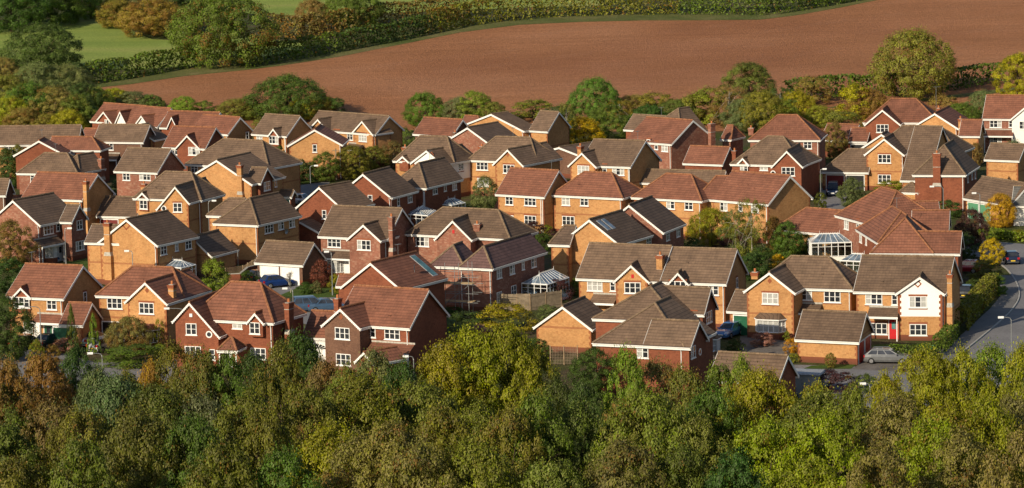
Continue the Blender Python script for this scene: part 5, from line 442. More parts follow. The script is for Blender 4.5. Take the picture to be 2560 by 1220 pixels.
FIELDS=[
('ploughed_field','soil',[(-74.11,637.82),(-65.9,642.91),(-57.46,651.04),(-46.51,657.15),(-41.01,661.21),(-30.62,671.38),(-19.98,684.61),(-8.94,700.87),(2.57,710.02),(14.19,711.04),(25.8,711.05),(38.13,710.02),(48.81,708.0),(56.16,713.08),(65.72,724.26),(74.86,736.46),(86.12,750.69),(127.36,762.9),(94.23,564.58),(45.64,574.69),(1.7,581.8),(-36.82,587.9),(-64.15,604.17)],0.05),
('grass_field','meadow',[(-96.64,667.31),(-103.13,714.08),(-94.95,723.25),(-84.6,736.46),(-75.76,720.19),(-67.53,698.83),(-59.59,694.76),(-47.67,697.82),(-38.03,687.65),(-37.62,679.51),(-48.49,665.28),(-58.22,660.2),(-67.38,658.17),(-77.16,662.24),(-87.91,667.31)],0.06),
('top_grass_field','meadow',[(-56.92,741.55),(-55.91,761.88),(-53.26,785.28),(19.71,770.03),(18.69,733.42),(5.12,733.41),(-13.21,731.38),(-25.08,729.35),(-36.8,725.28),(-49.02,731.37)],0.06),
('field_margin','verge_grass',[(-74.12,634.77),(-65.61,639.85),(-57.21,647.99),(-46.3,654.1),(-40.83,658.17),(-30.49,668.33),(-19.93,682.56),(-8.91,697.82),(2.55,706.98),(14.14,709.0),(25.72,709.01),(37.96,706.98),(48.66,705.96),(55.99,711.03),(65.44,721.21),(74.45,732.4),(75.28,740.53),(57.05,724.27),(49.46,717.14),(26.11,719.18),(2.62,717.15),(-9.02,709.0),(-20.24,694.77),(-30.95,679.52),(-41.48,669.34),(-58.06,658.16),(-75.25,644.94)],0.08),
('rough_grass','verge_grass',[(56.43,602.13),(64.44,603.16),(70.06,606.21),(78.54,610.3),(86.45,614.39),(86.02,611.32),(78.14,607.24),(69.71,603.15),(60.83,600.11),(51.47,598.07)],0.08),
]
SPOT=dict(scaffold=(-6.83, 398.1),wash=(-34.93, 439.22),bin=(42.24, 367.77),kiosk=(27.55, 347.5),tent=(-57.76, 450.36),aerial=(62.26, 533.48))

# ---------------------------------------------------------------- materials
MATS={}
class NT:
    def __init__(s,name):
        m=bpy.data.materials.new(name); m.use_nodes=True; s.m=m; s.t=m.node_tree; s.n=s.t.nodes; s.n.clear()
        s.out=s.n.new('ShaderNodeOutputMaterial'); s.b=s.n.new('ShaderNodeBsdfPrincipled'); s.t.links.new(s.b.outputs[0],s.out.inputs[0])
        MATS[name]=m
    def new(s,typ,**k):
        n=s.n.new(typ)
        for a,v in k.items():
            if a.startswith('i_'): n.inputs[int(a[2:]) if a[2:].isdigit() else a[2:].replace('_',' ')].default_value=v
            else: setattr(n,a,v)
        return n
    def l(s,a,b): s.t.links.new(a,b)
    def math(s,op,a,b=None,c=None):
        n=s.new('ShaderNodeMath',operation=op)
        for i,v in enumerate((a,b,c)):
            if v is None: continue
            if isinstance(v,(int,float)): n.inputs[i].default_value=v
            else: s.l(v,n.inputs[i])
        return n.outputs[0]
    def mix(s,f,a,b,bt='MIX'):
        n=s.new('ShaderNodeMix',data_type='RGBA',blend_type=bt)
        for i,v in ((0,f),(6,a),(7,b)):
            if isinstance(v,(int,float)): n.inputs[i].default_value=v
            elif isinstance(v,tuple): n.inputs[i].default_value=(*v[:3],1)
            else: s.l(v,n.inputs[i])
        return n.outputs[2]
    def noise(s,vec,scale,detail=3,rough=.55,dist=0):
        n=s.new('ShaderNodeTexNoise'); n.inputs['Scale'].default_value=scale; n.inputs['Detail'].default_value=detail; n.inputs['Roughness'].default_value=rough; n.inputs['Distortion'].default_value=dist
        if vec is not None: s.l(vec,n.inputs['Vector'])
        return n.outputs[0]
    def ramp(s,f,*st):
        n=s.new('ShaderNodeValToRGB'); e=n.color_ramp.elements
        while len(e)<len(st): e.new(.5)
        for i,(p,c) in enumerate(st): e[i].position=p; e[i].color=(*c,1) if len(c)==3 else c
        s.l(f,n.inputs[0]); return n.outputs[0]
    def mapr(s,f,a,b,c,d):
        n=s.new('ShaderNodeMapRange'); s.l(f,n.inputs[0])
        for i,v in enumerate((a,b,c,d)): n.inputs[i+1].default_value=v
        return n.outputs[0]
    def uv(s,name='UVMap'):
        n=s.new('ShaderNodeUVMap'); n.uv_map=name; x=s.new('ShaderNodeSeparateXYZ'); s.l(n.outputs[0],x.inputs[0]); return n.outputs[0],x.outputs[0],x.outputs[1]
    def geo(s):
        return s.new('ShaderNodeNewGeometry').outputs['Position']
    def bump(s,h,strength=.5,dist=.05):
        n=s.new('ShaderNodeBump'); n.inputs['Strength'].default_value=strength; n.inputs['Distance'].default_value=dist; s.l(h,n.inputs['Height']); s.l(n.outputs[0],s.b.inputs['Normal'])
    def fin(s,colr,rough=.8,spec=.3):
        if isinstance(colr,tuple): s.b.inputs['Base Color'].default_value=(*colr,1)
        else: s.l(colr,s.b.inputs['Base Color'])
        if isinstance(rough,(int,float)): s.b.inputs['Roughness'].default_value=rough
        else: s.l(rough,s.b.inputs['Roughness'])
        s.b.inputs['Specular IOR Level'].default_value=spec
        return s.m
def plain(name,c,rough=.6,spec=.3,metal=0,var=.12,vs=1.5):
    s=NT(name); g=s.geo(); n=s.noise(g,vs,4)
    f=s.mapr(n,.3,.7,1-var,1+var); cc=s.mix(1.0,c,f,'MULTIPLY')
    s.b.inputs['Metallic'].default_value=metal
    return s.fin(cc,rough,spec)
RED=(.215,.068,.034)
def brick(name,c1,c2,c3,quoin=True,plinth=True,white=None):
    s=NT(name); uvv,u,z=s.uv(); ev,e1,e2=s.uv('Edge'); g=s.geo()
    bt=s.new('ShaderNodeTexBrick'); s.l(uvv,bt.inputs['Vector'])
    bt.inputs['Scale'].default_value=1; bt.inputs['Brick Width'].default_value=.225; bt.inputs['Row Height'].default_value=.075; bt.inputs['Mortar Size'].default_value=.009
    bt.inputs['Color1'].default_value=(*c1,1); bt.inputs['Color2'].default_value=(*c2,1)
    bt.inputs['Mortar'].default_value=(c1[0]*.75,c1[1]*.85,c1[2]*1.0,1); bt.inputs['Bias'].default_value=-.1
    # sparse dark or odd bricks, larger than one course so that they read from afar
    wn=s.new('ShaderNodeTexWhiteNoise',noise_dimensions='2D')
    cell=s.new('ShaderNodeVectorMath',operation='SNAP'); s.l(uvv,cell.inputs[0]); cell.inputs[1].default_value=(.30,.15,1); s.l(cell.outputs[0],wn.inputs['Vector'])
    odd=s.mapr(wn.outputs[0],.62,1.0,0,1)
    c=s.mix(s.math('MULTIPLY',odd,.42),bt.outputs[0],c3)
    big=s.noise(g,.35,4,.6); c=s.mix(1.0,c,s.mapr(big,.3,.7,.8,1.16),'MULTIPLY')
    fine=s.noise(g,5,3,.7); c=s.mix(1.0,c,s.mapr(fine,.3,.7,.86,1.14),'MULTIPLY')
    streak=s.new('ShaderNodeMapping'); streak.inputs['Scale'].default_value=(1.6,.18,1); s.l(uvv,streak.inputs['Vector'])
    st=s.noise(streak.outputs[0],1.4,4,.6); c=s.mix(s.mapr(st,.58,.8,0,.2),c,(c1[0]*.5,c1[1]*.5,c1[2]*.5))
    if white:
        alt=s.math('GREATER_THAN',s.math('MODULO',z,.6),.3); lim=s.math('ADD',.22,s.math('MULTIPLY',alt,.14))
        edge=s.math('GREATER_THAN',s.math('MINIMUM',e1,e2),lim); hi=s.math('GREATER_THAN',z,2.55)
        c=s.mix(s.math('MULTIPLY',edge,hi),c,(.86,.84,.80))
        c=s.mix(s.math('MULTIPLY',s.math('SUBTRACT',1,edge),1.0),c,(.26,.085,.04))
    elif quoin:
        alt=s.math('GREATER_THAN',s.math('MODULO',z,.6),.3); lim=s.math('ADD',.14,s.math('MULTIPLY',alt,.13))
        edge=s.math('LESS_THAN',s.math('MINIMUM',e1,e2),lim); c=s.mix(s.math('MULTIPLY',edge,.85),c,(.27,.088,.04))
        b1=s.math('LESS_THAN',s.math('ABSOLUTE',s.math('SUBTRACT',z,2.62)),.11); c=s.mix(s.math('MULTIPLY',b1,.6),c,(.25,.085,.04))
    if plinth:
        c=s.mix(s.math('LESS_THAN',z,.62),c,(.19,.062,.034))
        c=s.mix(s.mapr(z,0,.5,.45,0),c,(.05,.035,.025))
    s.bump(bt.outputs[1],.25,.01)
    return s.fin(c,.85,.2)
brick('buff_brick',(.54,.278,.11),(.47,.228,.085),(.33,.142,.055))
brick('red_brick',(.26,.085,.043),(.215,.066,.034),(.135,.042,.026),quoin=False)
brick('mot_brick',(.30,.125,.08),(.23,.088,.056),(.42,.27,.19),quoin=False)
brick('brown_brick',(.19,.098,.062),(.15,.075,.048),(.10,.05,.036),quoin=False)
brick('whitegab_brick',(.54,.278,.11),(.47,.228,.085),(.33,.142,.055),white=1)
plain('white_brick',(.80,.77,.72),.8,.2,var=.07)
def roof(name,c1,c2,lich):
    s=NT(name); uvv,u,v=s.uv(); g=s.geo()
    oi=s.new('ShaderNodeObjectInfo')
    fv=s.math('FRACT',s.math('DIVIDE',v,.39)); 
    row=s.math('FLOOR',s.math('DIVIDE',v,.39))
    fu=s.math('FRACT',s.math('DIVIDE',u,.33))
    colm=s.math('FLOOR',s.math('DIVIDE',u,.33))
    cx=s.new('ShaderNodeCombineXYZ'); s.l(colm,cx.inputs[0]); s.l(row,cx.inputs[1]); wn=s.new('ShaderNodeTexWhiteNoise',noise_dimensions='2D'); s.l(cx.outputs[0],wn.inputs['Vector'])
    c=s.mix(wn.outputs[0],c1,c2)
    n1=s.noise(g,.7,6,.66); c=s.mix(1.0,c,s.mapr(n1,.28,.72,.68,1.28),'MULTIPLY')
    n2=s.noise(g,6,3,.7); c=s.mix(s.mapr(n2,.55,.75,0,.35),c,lich)
    mp=s.new('ShaderNodeMapping'); mp.inputs['Scale'].default_value=(2.2,.22,1); s.l(uvv,mp.inputs['Vector'])
    st=s.noise(mp.outputs[0],1.5,4,.65); c=s.mix(s.mapr(st,.55,.8,0,.3),c,(c1[0]*.45,c1[1]*.45,c1[2]*.45))
    c=s.mix(1.0,c,s.mapr(oi.outputs['Random'],0,1,.86,1.12),'MULTIPLY')
    lap_shade=s.math('LESS_THAN',fv,.2); c=s.mix(s.math('MULTIPLY',lap_shade,.6),c,(c1[0]*.25,c1[1]*.25,c1[2]*.28))  # dark band paints the shadow under each tile course into the colour
    seam=s.math('LESS_THAN',fu,.12); c=s.mix(s.math('MULTIPLY',seam,.22),c,(c1[0]*.3,c1[1]*.3,c1[2]*.3))
    wv=s.math('ABSOLUTE',s.math('SUBTRACT',fu,.5))
    h=s.math('ADD',s.math('MULTIPLY',s.math('SUBTRACT',1,fv),1.0),s.math('MULTIPLY',wv,.7))
    h=s.math('ADD',h,s.math('MULTIPLY',wn.outputs[0],.25))
    s.bump(h,.55,.045)
    return s.fin(c,.78,.28)
roof('brn_roof',(.182,.118,.078),(.145,.094,.064),(.24,.175,.10))
roof('red_roof',(.24,.098,.060),(.192,.079,.050),(.28,.165,.09))
roof('dark_roof',(.150,.099,.070),(.12,.081,.059),(.20,.15,.095))
roof('grey_roof',(.15,.145,.135),(.12,.118,.11),(.19,.18,.15))
roof('new_roof',(.155,.088,.078),(.125,.07,.064),(.16,.09,.08))
plain('ridge_brn',(.20,.138,.088),.85,.2,var=.35,vs=3)
plain('ridge_red',(.27,.118,.06),.85,.2,var=.35,vs=3)
plain('white_paint',(.80,.79,.76),.45,.4,var=.06)
plain('upvc',(.82,.82,.80),.3,.5,var=.03)
plain('black_pipe',(.03,.03,.03),.4,.4)
plain('cement',(.42,.39,.34),.9,.2,var=.25,vs=5)
plain('pot',(.42,.15,.06),.8,.2)
plain('trim_red',(.26,.085,.04),.85,.2)
plain('net_curtain',(.40,.40,.385),.25,.6,var=.18,vs=2.5)
def glass(name,c,rough=.06):
    s=NT(name); g=s.geo(); n=s.noise(g,1.2,3); cc=s.mix(s.mapr(n,.35,.65,0,1),c,(c[0]*2.2,c[1]*2.2,c[2]*2.3)); s.bump(s.noise(g,.8,1),.06,.05); return s.fin(cc,rough,.9)
glass('window_glass',(.018,.020,.024))
glass('roof_glass',(.10,.13,.16)); glass('green_glass',(.055,.12,.12))
def seethru(name):
    s=NT(name); tr=s.new('ShaderNodeBsdfTransparent'); tr.inputs[0].default_value=(.82,.88,.9,1); gl=s.new('ShaderNodeBsdfGlossy'); gl.inputs['Roughness'].default_value=.05
    fr=s.new('ShaderNodeFresnel'); fr.inputs[0].default_value=1.6; a=s.math('ADD',fr.outputs[0],.12)
    mx=s.new('ShaderNodeMixShader'); s.l(a,mx.inputs[0]); s.l(tr.outputs[0],mx.inputs[1]); s.l(gl.outputs[0],mx.inputs[2]); s.l(mx.outputs[0],s.out.inputs[0])
seethru('clear_glass')
for n_,c_ in dict(green=(.012,.10,.05),white=(.82,.81,.78),crimson=(.48,.012,.018),maroon=(.16,.02,.02),dark=(.012,.012,.014),teal=(.03,.22,.17),sage=(.10,.28,.16),fan=(.82,.81,.78)).items(): plain('door_'+n_,c_,.4,.4,var=.08)
plain('leadtin',(.30,.31,.33),.5,.4,var=.15)
plain('galv',(.27,.28,.285),.45,.5,metal=.5,var=.15)
plain('dark_steel',(.05,.055,.06),.5,.4)
plain('timber',(.30,.215,.135),.85,.2,var=.3,vs=2.5)
plain('fence_wood',(.235,.185,.13),.9,.15,var=.3,vs=2)
plain('plank',(.48,.34,.18),.85,.2,var=.25)
plain('bark',(.085,.062,.042),.95,.1,var=.4,vs=6)
plain('pale_bark',(.30,.27,.22),.95,.1,var=.3,vs=6)
plain('cloth_white',(.84,.84,.84),.9,.1,var=.04)
plain('tyre',(.012,.012,.012),.8,.2); plain('alloy',(.5,.5,.52),.3,.6,metal=.8)
plain('lamp_red',(.35,.01,.012),.25,.6); plain('lamp_clear',(.7,.7,.72),.12,.8)
plain('plate_yellow',(.75,.52,.03),.5,.4); plain('plate_white',(.75,.75,.72),.5,.4)
plain('tarp_blue',(.02,.10,.22),.6,.3,var=.3); plain('bin_green',(.05,.17,.06),.5,.4)
plain('kiosk_grey',(.22,.235,.23),.55,.4,var=.12)
for n_,c_ in dict(navy=(.008,.016,.05),blue=(.012,.045,.19),steelblue=(.06,.17,.40),lightblue=(.06,.115,.20),silver=(.42,.43,.45),grey=(.14,.145,.152),maroon=(.06,.006,.012),green=(.006,.028,.022),red=(.26,.008,.02),white=(.72,.73,.74),black=(.01,.011,.014)).items():
    s=NT('paint_'+n_); s.b.inputs['Metallic'].default_value=.25; s.b.inputs['Coat Weight'].default_value=.8; s.b.inputs['Coat Roughness'].default_value=.06
    g=s.geo(); s.fin(s.mix(1.0,c_,s.mapr(s.noise(g,2.5,4),.3,.7,.85,1.1),'MULTIPLY'),.35,.5)
# leaves: colour and autumn share come from the object, variation from face attributes
def leafmat(name,trans=.2):
    s=NT(name); oi=s.new('ShaderNodeObjectInfo'); a=s.new('ShaderNodeAttribute',attribute_name='leaf'); sx=s.new('ShaderNodeSeparateXYZ'); s.l(a.outputs['Vector'],sx.inputs[0])
    cl,lf,rr=sx.outputs
    hs=s.new('ShaderNodeHueSaturation'); s.l(oi.outputs['Color'],hs.inputs['Color'])
    s.l(s.mapr(rr,0,1,.488,.527),hs.inputs['Hue']); s.l(s.mapr(rr,0,1,.95,1.2),hs.inputs['Saturation']); s.l(s.mapr(s.math('ADD',s.math('MULTIPLY',cl,.6),s.math('MULTIPLY',lf,.55)),0,1.15,.55,2.45),hs.inputs['Value'])
    base=hs.outputs[0]
    aut=s.mix(rr,(.27,.14,.02),(.19,.085,.02))
    th=s.math('LESS_THAN',s.math('ADD',s.math('MULTIPLY',cl,.75),s.math('MULTIPLY',lf,.25)),oi.outputs['Alpha'])
    c=s.mix(s.math('MULTIPLY',th,.7),base,aut)
    s.l(c,s.b.inputs['Base Color']); s.b.inputs['Roughness'].default_value=.55; s.b.inputs['Specular IOR Level'].default_value=.25
    tl=s.new('ShaderNodeBsdfTranslucent'); s.l(s.mix(1.0,c,(1.2,1.25,.6),'MULTIPLY'),tl.inputs[0])
    mx=s.new('ShaderNodeMixShader'); mx.inputs[0].default_value=trans; s.l(s.b.outputs[0],mx.inputs[1]); s.l(tl.outputs[0],mx.inputs[2]); s.l(mx.outputs[0],s.out.inputs[0])
leafmat('leaves')
# ---------------------------------------------------------------- mesh helper
class MB:
    def __init__(s): s.V=[];s.F=[];s.U=[];s.E=[];s.M=[]
    def poly(s,pts,uv=None,ed=None,mi=0):
        i=len(s.V); s.V+=[tuple(p) for p in pts]; s.F.append(tuple(range(i,i+len(pts))))
        s.U+= uv if uv else [(p[0],p[2]) for p in pts]; s.E+= ed if ed else [(9,9)]*len(pts); s.M.append(mi)
    def hexa(s,b,t,mi=0):
        """prism between two rings with the same number of points"""
        n=len(b); s.poly(b[::-1],mi=mi); s.poly(t,mi=mi)
        for i in range(n):
            j=(i+1)%n; s.poly([b[i],b[j],t[j],t[i]],mi=mi)
    def box(s,T,u0,u1,v0,v1,z0,z1,mi=0):
        s.hexa([T(u0,v0,z0),T(u1,v0,z0),T(u1,v1,z0),T(u0,v1,z0)],[T(u0,v0,z1),T(u1,v0,z1),T(u1,v1,z1),T(u0,v1,z1)],mi)
    def tube(s,pts,r,n=6,r2=None,mi=0):
        pts=[Vector(p) for p in pts]; rings=[]
        for i,p in enumerate(pts):
            d=(pts[min(i+1,len(pts)-1)]-pts[max(i-1,0)]).normalized()
            a=d.cross(Vector((0,0,1))); 
            if a.length<.05: a=d.cross(Vector((0,1,0)))
            a.normalize(); b=d.cross(a); f=i/max(1,len(pts)-1); rr=r if r2 is None else r+(r2-r)*f
            rings.append([p+(a*math.cos(2*math.pi*k/n)+b*math.sin(2*math.pi*k/n))*rr for k in range(n)])
        for i in range(len(rings)-1):
            for k in range(n):
                j=(k+1)%n; s.poly([rings[i][k],rings[i][j],rings[i+1][j],rings[i+1][k]],mi=mi)
        s.poly(rings[0][::-1],mi=mi); s.poly(rings[-1],mi=mi)
    def build(s,name,mats,parent=None,smooth=False):
        if not s.V: return None
        me=bpy.data.meshes.new(name); me.from_pydata(s.V,[],s.F)
        if isinstance(mats,str): mats=[mats]
        for m in mats: me.materials.append(MATS[m])
        u=me.uv_layers.new(name='UVMap'); e=me.uv_layers.new(name='Edge')
        idx=[0]*len(me.loops); me.loops.foreach_get('vertex_index',idx)
        u.data.foreach_set('uv',[c for i in idx for c in s.U[i]]); e.data.foreach_set('uv',[c for i in idx for c in s.E[i]])
        if any(s.M): me.polygons.foreach_set('material_index',s.M)
        if smooth: me.polygons.foreach_set('use_smooth',[True]*len(me.polygons))
        o=bpy.data.objects.new(name,me); col.objects.link(o); o.parent=parent
        return o
def tag(o,label,cat=None,group=None,kind=None):
    if label: o['label']=label
    if cat: o['category']=cat
    if group: o['group']=group
    if kind: o['kind']=kind
    return o
def empty(name,loc,rz=0):
    o=bpy.data.objects.new(name,None); col.objects.link(o); o.location=loc; o.rotation_euler=(0,0,rz); o.empty_display_size=.5; return o
def terrain(y):
    if y<Y0: return 0.0
    d=y-Y0; return .05*d*min(1,d/60.0)
# ---------------------------------------------------------------- houses
INS=.25
WIN={'1':(.62,1.12,1),'2':(1.18,1.18,2),'2s':(1.12,.8,2),'3':(1.78,1.18,3)}
def frameT(o,d,n,off):
    """local frame on a wall: s along, q outward, z"""
    return lambda s,q,z:(o[0]+d[0]*s+n[0]*q-off[0],o[1]+d[1]*s+n[1]*q-off[1],z)
def window(T,s,z,t,parent,trim):
    if t=='o':
        fr=MB(); n=16
        for k in range(n):
            a,b=2*math.pi*k/n,2*math.pi*(k+1)/n
            for r0,r1 in ((.24,.36),):
                p=[T(s+r0*math.cos(a),.05,z+r0*math.sin(a)),T(s+r1*math.cos(a),.05,z+r1*math.sin(a)),T(s+r1*math.cos(b),.05,z+r1*math.sin(b)),T(s+r0*math.cos(b),.05,z+r0*math.sin(b))]
                q=[T(s+r0*math.cos(a),0,z+r0*math.sin(a)),T(s+r1*math.cos(a),0,z+r1*math.sin(a)),T(s+r1*math.cos(b),0,z+r1*math.sin(b)),T(s+r0*math.cos(b),0,z+r0*math.sin(b))]
                fr.hexa(q,p)
        w=fr.build('round_window','upvc',parent)
        g=MB(); g.poly([T(s+.25*math.cos(2*math.pi*k/n),.02,z+.25*math.sin(2*math.pi*k/n)) for k in range(n)]); g.build('pane','window_glass',w); return w
    W_,H_,n=WIN[t]; a=s-W_/2; b=s+W_/2; z0=z-H_/2; z1=z+H_/2; fr=MB(); f=.075
    fr.box(T,a,b,-.02,.06,z0,z0+f); fr.box(T,a,b,-.02,.06,z1-f,z1); fr.box(T,a,a+f,-.02,.058,z0+f,z1-f); fr.box(T,b-f,b,-.02,.058,z0+f,z1-f)
    pw=W_/n
    for k in range(1,n): fr.box(T,a+pw*k-.045,a+pw*k+.045,-.02,.056,z0+f,z1-f)
    for k in range(n): fr.box(T,a+pw*k+.03,a+pw*(k+1)-.03,-.02,.05,(z0+z1)/2-.02,(z0+z1)/2+.025)
    w=fr.build('window','upvc',parent)
    g=MB(); rnd=random.random()
    for k in range(n):
        c=1 if rnd<.14 or (rnd<.5 and k in((0,) if rnd<.25 else (n-1,) if rnd<.37 else (0,n-1)) and n>1) else 0
        g.poly([T(a+pw*k,.015,z0),T(a+pw*(k+1),.015,z0),T(a+pw*(k+1),.015,z1),T(a+pw*k,.015,z1)],mi=c)
    g.build('pane',['window_glass','net_curtain'],w)
    sl=MB(); sl.box(T,a-.08,b+.08,-.02,.10,z0-.09,z0-.002)
    if trim:
        ln=MB(); ln.box(T,a-.1,b+.1,-.02,.012,z1+.003,z1+.2); ln.build('lintel','trim_red',w)
        sl.box(T,a-.1,b+.1,-.02,.014,z0-.22,z0-.092,1)
    sl.build('sill',['upvc','trim_red'],w)
    return w
def board(mb,p,q,n,top,h,th,scal=False):
    """board hung under the line p-q, proud along n"""
    p,q,n=Vector(p),Vector(q),Vector((n[0],n[1],0)); L=(q-p).length
    k=max(1,int(L/.22)) if scal else 1
    for i in range(k):
        a=p.lerp(q,i/k); b=p.lerp(q,(i+1)/k)
        ha=hb=h
        pts=[(a,h if not scal else h*.8)]
        def ring(off): 
            r=[a+n*off+Vector((0,0,-top)),b+n*off+Vector((0,0,-top)),b+n*off+Vector((0,0,-top-(h*.78 if scal else h)))]
            if scal: r.append((a+b)/2+n*off+Vector((0,0,-top-h*1.18)))
            r.append(a+n*off+Vector((0,0,-top-(h*.78 if scal else h)))); return r
        mb.hexa(ring(0),ring(th))
def chimney(T,wd,z0,z1,parent,kind,bm,ze):
    m=MB(); h=wd/2; d=.26 if kind=='ext' else .33
    pot=.42
    top=z1-pot
    if kind=='ext':
        sh=ze-1.5; hw=h*1.28
        m.box(T,-hw,hw,-d-.03,d+.03,z0,sh)
        m.hexa([T(-hw,-d-.03,sh),T(hw,-d-.03,sh),T(hw,d+.03,sh),T(-hw,d+.03,sh)],[T(-h,-d,sh+.45),T(h,-d,sh+.45),T(h,d,sh+.45),T(-h,d,sh+.45)],1)
        m.box(T,-h,h,-d,d,sh+.45,top-.35)
    else:
        m.box(T,-h,h,-d,d,z0,top-.35)
    m.box(T,-h-.05,h+.05,-d-.05,d+.05,top-.35,top-.12,2); m.box(T,-h-.1,h+.1,-d-.1,d+.1,top-.12,top,2)
    m.box(T,-h+.05,h-.05,-d+.05,d-.05,top,top+.06,1)
    m.box(T,-h-.012,h+.012,-d-.012,d+.012,ze+1.0,ze+1.07,1) if top-.4>ze+1.1 else None
    o=m.build('chimney',[bm,'cement','trim_red' if bm=='buff_brick' else bm],parent)
    p=MB(); p.tube([T(0,0,top+.06),T(0,0,z1-.06),T(0,0,z1)],.13,8,.11); p.build('chimney_pot','pot',o)
def lin(T,poly,axis):
    """uv of a roof face: distance along the eave and up the slope"""
    P=[Vector(T(*p)) for p in poly]; e=(P[1]-P[0]).normalized(); n=(P[1]-P[0]).cross(P[2]-P[0]).normalized(); up=n.cross(e)
    if up.z<0: up=-up
    return P,[((p-P[0]).dot(e),(p-P[0]).dot(up)) for p in P]
def house(h):
    w0=h['w'][0]
    O=(w0['o'][0]+w0['u'][0]*w0['W']/2,w0['o'][1]+w0['u'][1]*w0['W']/2)
    root=empty(h['name'],(O[0],O[1],0)); tag(root,h['label'],h['cat'])
    Ts=[]
    for wi,w in enumerate(h['w']):
        o,u,v,W,D,ze,rise,ua=w['o'],w['u'],w['v'],w['W'],w['D'],w['ze'],w['rise'],w.get('ua',0)
        T=(lambda o,u,v:lambda a,b,z:(o[0]+u[0]*a+v[0]*b-O[0],o[1]+u[1]*a+v[1]*b-O[1],z))(o,u,v); Ts.append(T)
        bm=w['brick']+'_brick'; rm=w['roof']+'_roof'; rg='ridge_red' if w['roof'] in('red',) else 'ridge_brn'
        zr=ze+rise; n=INS; zb=w['zb'] if w['zb'] else -.3
        dA,dB=w.get('dA',0),w.get('dB',0)
        slopes=[];ridges=[];verges=[];eaves=[]
        nu=(u[0],u[1]); nv=(v[0],v[1]); neg=lambda a:(-a[0],-a[1])
        J=.004*wi
        m=MB()
        def wall(pts):   # pts (a,b,z): bottom two first
            P=[T(*p) for p in pts]; d=Vector(P[1])-Vector(P[0]); L=math.hypot(d.x,d.y); d=d.normalized()
            s=[(Vector(p)-Vector(P[0])).dot(Vector((d.x,d.y,0))) for p in P]
            m.poly(P,[(a,p[2]) for a,p in zip(s,P)],[(a,L-a) for a in s])
        if w['t']=='L':
            eg,ed=w['ends']; r=D/2; hl=min(r,W/2-.1) if eg=='h' else 0; hr=min(r,W/2-.1) if ed=='h' else 0
            zt=ze+rise*n/r-.14
            slopes+= [[(0,0,ze),(W,0,ze),(W-hr,r,zr),(hl,r,zr)],[(W,D,ze),(0,D,ze),(hl,r,zr),(W-hr,r,zr)]]
            ridges.append([(hl,r,zr),(W-hr,r,zr)]); eaves+=[((0,0,ze),(W,0,ze),neg(nv)),((0,D,ze),(W,D,ze),nv)]
            for side,flag,x,hx,nn in((0,eg,0,hl,neg(nu)),(1,ed,W,W-hr,nu)):
                if flag=='h':
                    slopes.append([(x,0,ze),(x,D,ze),(hx,r,zr)]); ridges+=[[(x,0,ze),(hx,r,zr)],[(x,D,ze),(hx,r,zr)]]; eaves.append(((x,0,ze),(x,D,ze),nn))
                else: verges.append(([(x,0,ze),(x,r,zr),(x,D,ze)],nn))
            n0,n1=n+J,n+J
            if not w['porch']:
                wall([(n,n,zb),(W-n,n,zb),(W-n,n,zt),(n,n,zt)]); wall([(W-n,D-n,zb),(n,D-n,zb),(n,D-n,zt),(W-n,D-n,zt)])
                for flag,x in((eg,n),(ed,W-n)):
                    wall([(x,n,zb),(x,D-n,zb),(x,D-n,zt)]+([(x,r,zr-.14)] if flag=='g' else [])+[(x,n,zt)])
        else:
            zA,zB=ze-dA,ze-dB; r=W/2
            f0=min(r,D-.3) if w['t']=='P' else 0
            sA=(zr-zA)/ua; sB=(zr-zB)/(W-ua)
            slopes+=[[(0,D,zA),(0,0,zA),(ua,f0,zr),(ua,D,zr)],[(W,0,zB),(W,D,zB),(ua,D,zr),(ua,f0,zr)]]
            ridges.append([(ua,f0,zr),(ua,D,zr)]); eaves+=[((0,0,zA),(0,D,zA),neg(nu)),((W,0,zB),(W,D,zB),nu)]
            if w['t']=='P':
                slopes.append([(0,0,ze),(W,0,ze),(ua,f0,zr)]); ridges+=[[(0,0,ze),(ua,f0,zr)],[(W,0,ze),(ua,f0,zr)]]; eaves.append(((0,0,ze),(W,0,ze),neg(nv)))
            else: verges.append(([(0,0,zA),(ua,0,zr),(W,0,zB)],neg(nv)))
            if D>4 and w['t']=='P' : verges.append(([(0,D,zA),(ua,D,zr),(W,D,zB)],nv))
            a_,b_=zA+sA*n-.14,zB+sB*n-.14
            if w['t']=='G': wall([(n,n,zb),(W-n,n,zb),(W-n,n,b_),(ua,n,zr-.14),(n,n,a_)])
            else: wall([(n,n,zb),(W-n,n,zb),(W-n,n,ze+(zr-ze)*n/f0-.14),(n,n,ze+(zr-ze)*n/f0-.14)])
            wall([(W-n,D-n,zb),(n,D-n,zb),(n,D-n,a_),(ua,D-n,zr-.14),(W-n,D-n,b_)])
            wall([(W-n,n,zb),(W-n,D-n,zb),(W-n,D-n,b_),(W-n,n,b_)]); wall([(n,n,zb),(n,D-n,zb),(n,D-n,a_),(n,n,a_)])
            if w['zb']: m.poly([T(n,n,zb),T(W-n,n,zb),T(W-n,D-n,zb),T(n,D-n,zb)])
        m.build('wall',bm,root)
        # roof slab
        m=MB(); lift=.003*wi
        for pl in slopes:
            P,uv=lin(T,pl,0); P=[p+Vector((0,0,lift)) for p in P]; m.poly(P,uv)
            Q=[p-Vector((0,0,.11)) for p in P]; m.poly(Q[::-1],uv[::-1])
            k=len(P)
            for i in range(k):
                j=(i+1)%k; m.poly([P[i],Q[i],Q[j],P[j]],[uv[i],uv[i],uv[j],uv[j]])
        ro=m.build('roof',rm,root)
        m=MB()
